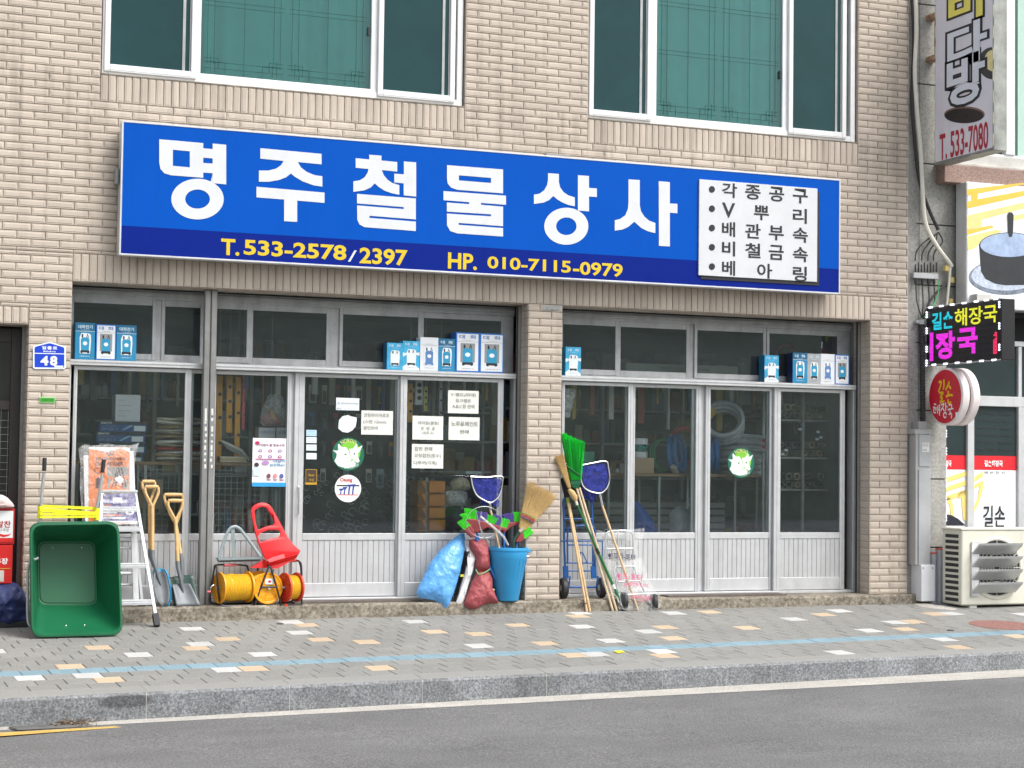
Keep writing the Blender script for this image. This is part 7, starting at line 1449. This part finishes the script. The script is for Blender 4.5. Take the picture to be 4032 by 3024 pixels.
t = thing('sack_pile', 'pile of folded beige, white and red sacks on the left shelf', 'sacks', at(*T0(1560, 1500), .7)); zz = SZL + .004; xa, xb = at(*T0(1330, 1500), .6).x, at(*T0(1760, 1500), .6).x
for k in range(12):
    w0, w1 = xa + rg.uniform(-.02, .05), xb - rg.uniform(-.03, .06); h_ = rg.uniform(.026, .042); yc = .55 + rg.uniform(-.02, .02); m = MB(); sack(m, [Vector((w0 + (w1 - w0) * u, yc + .02 * math.sin(u * 5 + k), zz + h_ * v + .012 * math.sin(u * 7 + k * 2))) for u, v in ((0, .5), (.03, .1), (.3, 0), (.7, 0), (.97, .1), (1, .5), (.97, .9), (.6, 1), (.3, 1), (.03, .9))], .16, 5, 44, .012, 16, k, soft=0); m.build('folded_sack', plain(cols[k], .85), t, True); zz += h_ + .0
t, mp, a, b = ibox('brown_carton', 'brown cardboard carton on the floor rack behind the shovel handles', ZA, (1080, 370, 1260, 600), .62, .3, M_card); 
def mesh_rack(label, x0, x1, z0, z1, Y, st=.055):
    t = thing('wire_rack', label, 'rack', ((x0 + x1) / 2, Y, .122)); m = MB(); x = x0
    while x <= x1: m.box(x - .002, Y, z0, x + .002, Y + .004, z1); x += st
    z = z0
    while z <= z1: m.box(x0, Y - .004, z - .002, x1, Y, z + .002); z += st
    m.build('mesh_panel', M_wire, t)
    for x in (x0, x1): MB().box(x - .008, Y - .008, .122, x + .008, Y + .008, z1 + .01).build('upright', M_wire, t)
mesh_rack('wire mesh rack panel behind the shovels, left bay', lx(560), lx(725), .35, SZL - .04, .46); mesh_rack('wire mesh basket rack behind the red dustpan', lx(860), lx(1125), .35, SZL - .04, .46)
rg = random.Random(5); bcol = ['#6d5d4a', '#b9bdb8', '#3d5a86', '#8a3a36', '#d0c8b4', '#4a4f52']
bt = [(x, r) for r in range(2) for x in range(9)]
for x, r in bt:
    X = lx(870) + x * (lx(1115) - lx(870)) / 8; z = .40 + r * .32; h_ = rg.uniform(.2, .27); o = MB().lathe([(0, .024), (.004, .028), (h_ * .7, .028), (h_ * .82, .012), (h_, .012)], (X, .60, z), (0, 0, 1), 14).build('bottle', plain(rg.choice(bcol), .4), None, True); tag(o, 'small bottle among rows in the wire basket rack', 'bottle', 'bottles in the basket rack')
tr = thing('bottle_tray', 'two metal trays carrying the bottle rows in the basket rack', 'tray', (lx(1000), .6, .122))
for z in (.396, .716): MB().cbox(lx(860), .5, z - .012, lx(1125), .72, z - .0005, .003).build('tray', M_wire, tr)
for x in (lx(862), lx(1123)): MB().box(x - .008, .7, .122, x + .008, .72, .72).build('upright', M_wire, tr)
# spirit levels hanging behind the post
M_level = mat('yellow_level', '#dc9a1e', .4, var=.06); M_levr = mat('pink_level', '#b8455a', .45)
def level(label, zm, x, y0, y1, w, Y, mt_=M_level):
    a, b = at(*zm(x, y0), Y), at(*zm(x, y1), Y); t = thing('spirit_level', label, 'spirit level', b, 'spirit levels hanging in the window'); MB().cbox(a.x - w / 2, Y, b.z, a.x + w / 2, Y + .025, a.z, .003).build('bar', mt_, t)
    for k in (.28, .55, .8): c = b.lerp(a, k); MB().lathe([(0, w * .28), (.004, w * .28)], c - Vector((0, .001, 0)), (0, -1, 0), 14).build('vial', M_dark, t)
    MB().box(a.x - .003, Y + .01, a.z, a.x + .003, Y + .014, 2.95).build('hanger', M_wire, t)
level('left yellow spirit level behind the steel post', T0, 1900, 1050, 1860, .058, .62); level('middle yellow spirit level, the shortest one', T0, 1988, 1050, 1545, .055, .6); level('right yellow spirit level, half hidden', T0, 2060, 1060, 1760, .05, .64); level('thin pink level beside the yellow ones', T0, 2110, 1050, 1520, .03, .62, M_levr)
level('yellow spirit level at the left of the notice pane', T1, 1572, 900, 1235, .052, .6); level('pale aluminium level hanging behind the notices', T1, 1836, 870, 1260, .034, .66, M_alu); level('yellow folding rule hanging next to the white one', T1, 1705, 925, 1140, .04, .6, mat('pale_yellow_rule', '#c9c05a', .5)); level('white folding rule hanging behind the top notices', T1, 1648, 870, 1085, .075, .62, M_cw)
t = thing('hanging_bag', 'clear bag of pink and yellow gloves hanging behind the poster pane', 'bag', at(*T1(370, 1270), .6)); m = MB(); sack(m, [at(*T1(*p), .60) for p in ((345, 990), (400, 985), (470, 1010), (490, 1150), (480, 1265), (300, 1275), (262, 1230), (290, 1120))], .08, 6, 44, .03, 11, 2); m.build('bag', film('glove_bag', opac=.3), t, True)
m = MB(); sack(m, [at(*T1(*p), .61) for p in ((275, 1190), (340, 1150), (440, 1170), (470, 1260), (290, 1268))], .06, 5, 36, .03, 14, 3); m.build('contents', plain('#c9808a', .8), t, True); m = MB(); sack(m, [at(*T1(*p), .57) for p in ((340, 1120), (390, 1130), (430, 1230), (380, 1225))], .03, 5, 28, .02, 16, 4); m.build('contents', plain('#d9a93a', .8), t, True); MB().box(at(*T1(370, 990), .6).x - .003, .6, at(*T1(370, 990), .6).z, at(*T1(370, 990), .6).x + .003, .604, 2.95).build('hanger', M_wire, t)
ib1 = ibox('small_pump_carton', 'small blue-white carton above the poster, the left one', T1, (262, 1280, 402, 1366), .58, .14, M_cw, z0=SZL + .13); txt('대화전기', sub(ib1[1], .1, .3, .9, .7), M_ptxt2, ib1[0]); ib2 = ibox('small_pump_carton', 'small blue-white carton above the poster, the right one', T1, (415, 1280, 500, 1366), .58, .14, M_cw, z0=SZL + .13); txt('대화', sub(ib2[1], .1, .3, .9, .7), M_ptxt2, ib2[0])
tag(MB().cbox(at(*T1(240, 1380), .58).x, .57, SZL + .002, at(*T1(505, 1380), .58).x, .74, SZL + .129, .003).build('carton_riser', M_card, None), 'low cardboard carton under the two small pump cartons', 'box')
t = thing('slat_bundle', 'slanting bundle of pale slats on the left-hand shelf', 'slats', at(*T1(60, 1500), .55))
for k in range(7): m = MB(); beam(m, at(*T1(-60 + k * 8, 1395 + k * 10), .52 + k * .012), at(*T1(120 + k * 10, 1480 + k * 13), .52 + k * .012), .02, .006, (0, 1, 0)); m.build('slat', plain('#cfcfc8', .7), t)
for k in range(3): a, b = at(*T1(-80, 1500 + k * 22), .55), at(*T1(150, 1515 + k * 22), .55); tag(MB().cbox(a.x, .52, SZL + .002 + .018 * (2 - k), b.x, .8, SZL + .019 + .018 * (2 - k), .003).build('board', plain(['#e4dfcc', '#d8c79c', '#e0d8be'][k], .8), None), ['topmost of three pale boards lying on the shelf', 'middle of three pale boards lying on the shelf', 'lowest of three pale boards lying on the shelf'][k], 'board')
# pegboard wall of tools behind the door pane
px0, px1 = lx(1200) + .05, lx(1600) + .5
t = thing('tool_rack', 'dark pegboard rack full of small hanging tools behind the door', 'rack', ((px0 + px1) / 2, 1.35, .122)); MB().cbox(px0, 1.35, .122, px1, 1.38, 2.3, .004).build('panel', mat('pegboard', (.05, .052, .058), .7, var=.2), t)
m = MB(); rg = random.Random(21)
for k in range(150): x = rg.uniform(px0 + .03, px1 - .03); z = rg.uniform(.45, 1.25); r_ = rg.uniform(.018, .04); m.tube(arc((x, 1.30, z), r_, 0, 300, 9), .004, 5)
tag(m.build('hooked_tools', mat('tool_steel', (.34, .35, .37), .35, metal=.7, var=.3), t), kind='stuff')
ccol = ['#d7a72c', '#9fb0bd', '#c9c4b8', '#3b63a8', '#b03a34', '#d9d6cc', '#7e8a90', '#d08a2e']
for r_ in range(4):
    for k in range(12):
        x = px0 + .07 + k * (px1 - px0 - .14) / 11; z = 2.12 - r_ * .27; h_, w_ = rg.uniform(.12, .19), rg.uniform(.05, .08); tt = thing('blister_card', 'small blister card of tools hanging on the dark pegboard rack', 'card', (x, 1.33, z - h_), 'blister cards on the pegboard'); c = rg.choice(ccol) if rg.random() < .6 else '#4a4d52'
        MB().cbox(x - w_ / 2, 1.325, z - h_, x + w_ / 2, 1.33, z, .001).build('card', plain(c, .5), tt); MB().cbox(x - w_ * .3, 1.305, z - h_ * .9, x + w_ * .3, 1.325, z - h_ * .3, .004).build('blister', plain('#5a5f66', .3), tt)
# stacked orange parts bins by the notices
M_obin = mat('orange_bin', '#d98a2a', .45, var=.06); zb0 = .62
t0_ = thing('low_cabinet', 'low dark cabinet behind the sacks carrying the orange bins', 'cabinet', (lx(1780), .8, .122)); a, b = at(*ZC(120, 790), .5), at(*ZC(1050, 790), .5); zcab = at(*ZC(400, 785), .55).z; MB().cbox(a.x, .5, .122, b.x, 1.1, zcab - .001, .005).build('cabinet_body', mat('cabinet_dark', (.06, .063, .065), .6, var=.2), t0_)
for k, (y0, y1) in enumerate(((248, 388), (390, 525), (528, 655), (658, 784))):
    a, b = at(*ZC(272, y0), .55), at(*ZC(540, y1), .55); mx = at(*ZC(378, y0), .55).x; t = thing('parts_bin', ('topmost', 'second', 'third', 'lowest')[k] + ' orange plastic parts bin in the stack behind the pane', 'bin', ((a.x + b.x) / 2, .65, b.z), 'stack of orange parts bins'); h_ = a.z - b.z
    MB().cbox(a.x, .6, b.z + .001, b.x - .004, .85, a.z - .001, .004).build('bin_body', M_obin, t); MB().slab([(mx, .548, b.z + h_ * .12), (b.x, .548, b.z + h_ * .12), (b.x, .548, a.z - h_ * .1), (mx, .548, a.z - h_ * .1)], (0, .052, 0)).build('bin_front', M_obin, t); MB().cbox(mx - .004, .542, a.z - h_ * .12, b.x + .004, .6, a.z - .002, .003).build('rim', M_obin, t); MB().slab([(a.x - .01, .57, a.z - .004), (a.x + .03, .57, a.z - .004), (mx - .01, .6, b.z + .01), (a.x + .01, .6, b.z + .01)], (0, .02, 0)).build('bin_side', mat('brown_bin_side', '#8a5a24', .5), t)
def isack(name, label, zm, pts, Y, th, mt_, cat, seed=1, cr_=.02, fr=12): m = MB(); sack(m, [at(*zm(*p), Y) for p in pts], th, 6, 40, cr_, fr, seed); return tag(m.build(name, mt_, None, True), label, cat)
isack('cream_bag', 'clear bag of cream-coloured rope above the white bag', ZC, ((590, 270), (640, 215), (710, 190), (780, 230), (812, 300), (800, 350), (700, 352), (610, 350)), .62, .09, mat('cream_rope', (.60, .55, .38), .7, var=.3, scale=30), 'bag', 3)
isack('white_bag', 'white plastic bag on the dark cabinet next to the orange bins', ZC, ((545, 360), (660, 350), (780, 365), (775, 470), (740, 512), (600, 508), (560, 460)), .6, .07, film('white_bag_film', opac=.75), 'bag', 5)
isack('dark_bundle', 'dark crumpled bundle on the cabinet under the landing net', ZC, ((540, 520), (780, 515), (900, 480), (1060, 500), (1060, 785), (545, 785)), .66, .12, mat('dark_bundle', (.07, .08, .09), .6, var=.4), 'bundle', 6)
tag(MB().cbox(*at(*ZC(757, 178), .6), *(at(*ZC(930, 150), .6) + Vector((0, .05, 0))), .004).build('white_tube_box', plain('#cfe0e6', .5), None), 'white and blue tube box lying on the back shelf', 'box')
bx0, bx1 = lx(1620), lx(1960); zbk = at(*ZC(800, 183), .62).z; t = shelf('dark back shelf at the height of the white tube box', bx0 + .25, bx1 + .15, zbk - .0, .58, .8, M_dark)
rg = random.Random(31)
t = thing('stock_shelf', 'dim wall shelving behind the notice pane', 'shelf', ((bx0 + bx1) / 2, 1.6, .122))
for z in (1.30, 1.60, 1.90): MB().cbox(bx0, 1.48, z - .02, bx1 + .4, 1.75, z, .003).build('board', M_alu_d, t)
for x in (bx0 + .01, bx1 + .39): MB().cbox(x - .015, 1.7, .122, x + .015, 1.73, 2.3, .003).build('upright', M_alu_d, t)
for k in range(21):
    x = bx0 + .04 + (k % 7) * .14 + rg.uniform(0, .03); z = (1.30, 1.60, 1.90)[k // 7] + .001; h_ = rg.uniform(.08, .22); o = MB().cbox(x, 1.5, z, x + rg.uniform(.05, .12), 1.6, z + h_, .004).build('stock_box', plain(rg.choice(['#7a7d80', '#9d9a90', '#aeb5b8', '#4b5a86', '#8a7048']), .6), None); tag(o, 'dim boxed item on the wall shelving behind the notices', 'stock', 'dim stock on the wall shelving')
# right bay
SZR = at(*ZD(900, 442), .75).z; rx0, rx1 = lx(2225), lx(3035)
shelf('brown wooden display shelf behind the right-hand panes', rx0, rx1, SZR, .48, 1.0)
isack('hanging_clear_bag', 'dusty clear bag hanging at the left edge of the right bay', T3, ((150, 832), (265, 838), (240, 960), (205, 1085), (165, 1090), (150, 1000)), .42, .03, film('dusty_bag', opac=.4), 'bag', 2)
tag(MB().cbox(*at(*ZD(395, 460), .6), *(at(*ZD(500, 266), .6) + Vector((0, .01, 0))), .002).build('green_board', mat('green_board', '#1f8a6a', .5), None), 'green board standing on the shelf behind the green broom', 'board')
rg = random.Random(17)
for k in range(12):
    X = rx0 + .25 + k * .062; h_ = rg.uniform(.04, .13); o = MB().cbox(X, .68 + rg.uniform(0, .1), SZR + .001, X + rg.uniform(.03, .06), .84, SZR + h_, .003).build('small_box', plain(rg.choice(['#8c2f2b', '#2c6b5c', '#4a4e52', '#a8a79e', '#2d4f86', '#7a6a52']), .5), None); tag(o, 'small coloured stock box on the right-hand shelf behind the net', 'box', 'small stock boxes on the right shelf')
c = at(*ZD(888, 300), .62); t = thing('rope_roll', 'white rope roll with green wrap standing on a carton', 'rope', (c.x, .7, SZR)); rr_ = (at(*ZD(958, 250), .62).x - at(*ZD(825, 250), .62).x) / 2; zc0 = at(*ZD(890, 320), .62).z; zc1 = at(*ZD(890, 158), .62).z; hh = zc1 - zc0
ib = ibox('brown_box', 'open brown cardboard box under the rope roll', ZD, (822, 316, 985, 442), .56, .3, M_card, z0=SZR + .001)
for k, (u0, u1, mt_) in enumerate(((0, .32, M_cw), (.32, .68, film('green_wrap', (.03, .28, .22), .9)), (.68, 1, M_cw))): MB().lathe([(hh * u0, rr_ * .93), (hh * (u0 + .02), rr_), (hh * (u1 - .02), rr_), (hh * u1, rr_ * .93)], (c.x, .70, zc0 + .002), (0, 0, 1), 28).build('coil', mt_, t, True)
def coil(name, label, c, R_, r_, ax, mt_, n=5, wrap=None, group='hose coils in the window'):
    c = Vector(c); ax = Vector(ax).normalized(); u = ax.cross(Vector((0, 0, 1)) if abs(ax.z) < .9 else Vector((1, 0, 0))).normalized(); w = ax.cross(u); t = thing(name, label, 'hose', c - Vector((0, 0, R_ * .9)), group)
    for k in range(n):
        rr2 = R_ - (k % 2) * r_ * 1.2; o = c + ax * ((k - (n - 1) / 2) * r_ * 1.5); MB().tube([o + u * (rr2 * math.cos(a_)) + w * (rr2 * math.sin(a_)) for a_ in [i * math.pi / 20 for i in range(40)]], r_, 7, closed=True).build('loop', mt_, t, True)
    for a_, colr in (wrap or []): p = c + u * (R_ * math.cos(a_)) + w * (R_ * math.sin(a_)); d = (-u * math.sin(a_) + w * math.cos(a_)); m = MB(); m.tube([p - d * .05, p + d * .05], r_ * n * .62, 10); m.build('paper_band', plain(colr, .5), t, True)
    return t
M_hg = mat('grey_hose', (.42, .44, .47), .35, var=.15, scale=20); M_hb = mat('blue_hose', '#2d6fb0', .35, var=.1); M_hr = mat('red_hose', '#a8302c', .4, var=.1); M_hgn = mat('green_hose', '#2c6b48', .4, var=.1)
pc = lambda x, y, Y: at(*T3(x, y), Y)
coil('hose_coil', 'red hose coil peeking over the blue one', pc(1190, 1330, .85), .19, .016, (.3, -1, .1), M_hr, 3, [(1.2, '#d8d3c6')]); coil('hose_coil', 'blue hose coil standing on edge on the shelf', pc(1130, 1400, .68), .185, .022, (.75, -.7, .1), M_hb, 3, [(.9, '#c9c3b4')]); coil('hose_coil', 'dark green wire coil beside the blue hose', pc(1010, 1410, .66), .16, .01, (.35, -1, .1), M_hgn, 4)
coil('hose_coil', 'large grey hose coil leaning at the top with yellow ties', pc(1530, 1130, .72), .20, .024, (-.45, -.75, .5), M_hg, 5, [(5.6, '#c9a83a'), (.3, '#b03a34')])
for k, (y, lab) in enumerate(((1275, 'grey hose coil with red ovals, top of the flat stack'), (1390, 'grey hose coil in the middle of the flat stack'), (1500, 'grey hose coil at the bottom of the flat stack'))):
    c = pc(1660 if k else 1700, y, .85); c.z = SZR + .06 + (2 - k) * .125; coil('hose_coil', lab, c, .215, .022, (.05, .08, 1), M_hg, 5, [(-1.2, '#b8b8bc'), (-2.1, '#b03a50'), (-.9, '#b03a50')] if k == 0 else [(-1.5, '#c9cbd0')])
coil('hose_coil', 'thick blue hose coil behind the double stile', pc(1420, 1420, .66), .17, .026, (.95, -.3, .0), M_hb, 3, [(2.9, '#b03a34')])
isack('blue_tarp_roll', 'ribbed blue tarpaulin draped below the shelf in the right bay', ZD, ((818, 655), (850, 670), (930, 760), (1000, 860), (1030, 985), (815, 985)), .55, .06, mat('blue_sheet', '#2450a8', .45, var=.15), 'tarpaulin', 4, .02, 14)
isack('wrapped_roll', 'grey plastic-wrapped roll under the shelf in the right bay', ZD, ((1110, 760), (1200, 700), (1300, 760), (1320, 985), (1120, 985)), .6, .12, mat('wrapped_grey', (.36, .40, .44), .4, var=.2), 'roll', 6)
t = thing('slatted_cabinet', 'grey slatted cabinet below the right-hand shelf', 'cabinet', ((rx0 + rx1) / 2, 1.1, .122)); MB().cbox(rx0 + .02, 1.04, .122, rx1 - .1, 1.3, 1.02, .004).build('carcass', M_dark, t)
for k in range(10): z = .30 + k * .072; MB().cbox(rx0 + .02, 1.02, z, rx1 - .1, 1.039, z + .055, .004).build('slat', mat('drawer_grey', (.20, .21, .215), .5, var=.1), t)
# pipe rack in the last pane
t = thing('pipe_rack', 'grey steel rack of pipes and fittings in the rightmost pane', 'rack', (lx(3190), 1.0, .122)); qx0, qx1 = lx(3078) + .1, lx(3308) + .35; xm = at(*T4(755, 1200), .9).x
for x in (qx0, xm, qx1): MB().cbox(x - .015, .8, .122, x + .015, .84, 2.2, .003).build('upright', M_alu_d, t)
zsh = [at(*T4(700, y), .82).z for y in (1100, 1425, 1700)] + [.55]
for z in zsh: MB().cbox(qx0, .80, z - .02, qx1, 1.3, z, .003).build('shelf', M_alu_d, t)
rg = random.Random(3); pcol = [(.10, .10, .105), (.22, .23, .24), (.40, .42, .43), (.05, .05, .055), (.50, .42, .30)]
for i, z in enumerate(zsh + [.125]):
    x = qx0 + .05
    while x < qx1 - .04:
        for lv in range(2):
            r_ = rg.uniform(.024, .042); y0 = .80 + rg.uniform(0, .12); o = MB().lathe([(0, r_ * .72), (0, r_), (.45, r_), (.45, r_ * .72)], (x, y0, z + .043 + lv * .086), (0, 1, 0), 12, False).build('steel_pipe', mat('pipe_%d' % rg.randrange(5), pcol[rg.randrange(5)], .45, metal=.3), None, True); tag(o, 'short length of pipe stacked in the rack in the rightmost pane', 'pipe', 'pipes stacked in the rack')
        x += .092
for q_ in ((770, 1185), (925, 1208), (915, 1270), (950, 1255), (620, 1400), (1040, 1433), (650, 1365)): a = at(*T4(*q_), .78); tag(MB().cbox(a.x - .02, .78, a.z - .012, a.x + .02, .782, a.z + .012, .0005).build('price_tag', M_pw, None), 'small white price tag dangling in the rack of pipes', 'tag', 'white price tags in the pipe rack')
# things on the high shelf behind the transom lights
hz = at(*T3(900, 690), .60).z; t = thing('high_shelf', 'dark shelf high up behind the right-hand transom lights', 'shelf', (8.3, .7, hz)); MB().cbox(XM1 + .02, .5, hz - .03, XR0 - .02, .95, hz - .001, .003).build('board', M_dark, t)
for r4, lab, s_ in (((690, 610, 1205, 690), 'long cream lamp carton behind the transom, left of the mullion', 'LUMILUX'), ((1300, 630, 1660, 712), 'long cream lamp carton behind the transom, right of the mullion', 'EX-D/36')):
    tt, mp, a, b = ibox('lamp_carton', lab, T3, r4, .6, .15, mat('cream_carton', '#c9c7b4', .7, var=.05), z0=hz); txt(s_, sub(mp, .55 if s_[0] == 'L' else .02, .25, .75 if s_[0] == 'L' else .3, .6), M_pgrey, tt, bold=.02)
c = at(*T4(645, 560), .62); tag(MB().tube(arc((c.x, .62, c.z), .12, -20, 200, 20), .014, 8).build('red_hoop', M_hr, None, True), 'red plastic hoop behind the cartons on the right-hand ledge', 'hoop')

# crowded shelving along the back of the shop, too dim to tell its goods apart
t = thing('back_shelving', 'dim crowded shelving along the back of the shop', 'shelving', (6.1, 2.3, .122)); rg = random.Random(77)
for z in (.45, .85, 1.25, 1.62, 1.98, 2.34): MB().cbox(X1P + .1, 2.05, z - .025, XR0 - .1, 2.5, z, .004).build('board', M_alu_d, t)
for k in range(9): x = X1P + .12 + k * (XR0 - X1P - .24) / 8; MB().cbox(x - .02, 2.03, .122, x + .02, 2.07, 2.6, .003).build('upright', M_alu_d, t)
cl = {c: MB() for c in ('#8f8a7c', '#b8b4a8', '#5b6b8c', '#8a4038', '#a98a4a', '#5d6d5f', '#c9ccd0')}
for z in (.45, .85, 1.25, 1.62, 1.98, 2.34):
    x = X1P + .16
    while x < XR0 - .25:
        w_ = rg.uniform(.05, .2); h_ = rg.uniform(.1, .3); mb = cl[rg.choice(list(cl))]
        if rg.random() < .7: mb.cbox(x, 2.06 + rg.uniform(0, .08), z, x + w_, 2.4, z + h_, .006)
        else: mb.lathe([(0, w_ * .4), (h_ * .8, w_ * .4), (h_ * .85, w_ * .25), (h_, w_ * .25)], (x + w_ / 2, 2.2, z), (0, 0, 1), 12)
        x += w_ + rg.uniform(.0, .03)
for c, mb in cl.items(): tag(mb.build('crowded_goods', plain(c, .6), t), kind='stuff')
# odds and ends hanging from a rail behind the panes
t = thing('hanging_rail', 'steel rail with small goods hanging behind the panes', 'rail', (6.0, 1.0, 2.2)); MB().tube([(X1P + .1, 1.0, 2.22), (XR0 - .1, 1.0, 2.22)], .012, 8).build('rail', M_wire, t)
hg = {c: MB() for c in ('#9a958a', '#c2a23c', '#3f5f92', '#a54a3e', '#4c5156', '#d2d3d0')}; x = X1P + .2
while x < XR0 - .2:
    l_ = rg.uniform(.12, .5); w_ = rg.uniform(.02, .07); mb = hg[rg.choice(list(hg))]; mb.cbox(x, .98, 2.2 - l_, x + w_, 1.02, 2.19, .004); x += w_ + rg.uniform(.03, .16)
for c, mb in hg.items(): tag(mb.build('hanging_goods', plain(c, .55), t), kind='stuff')
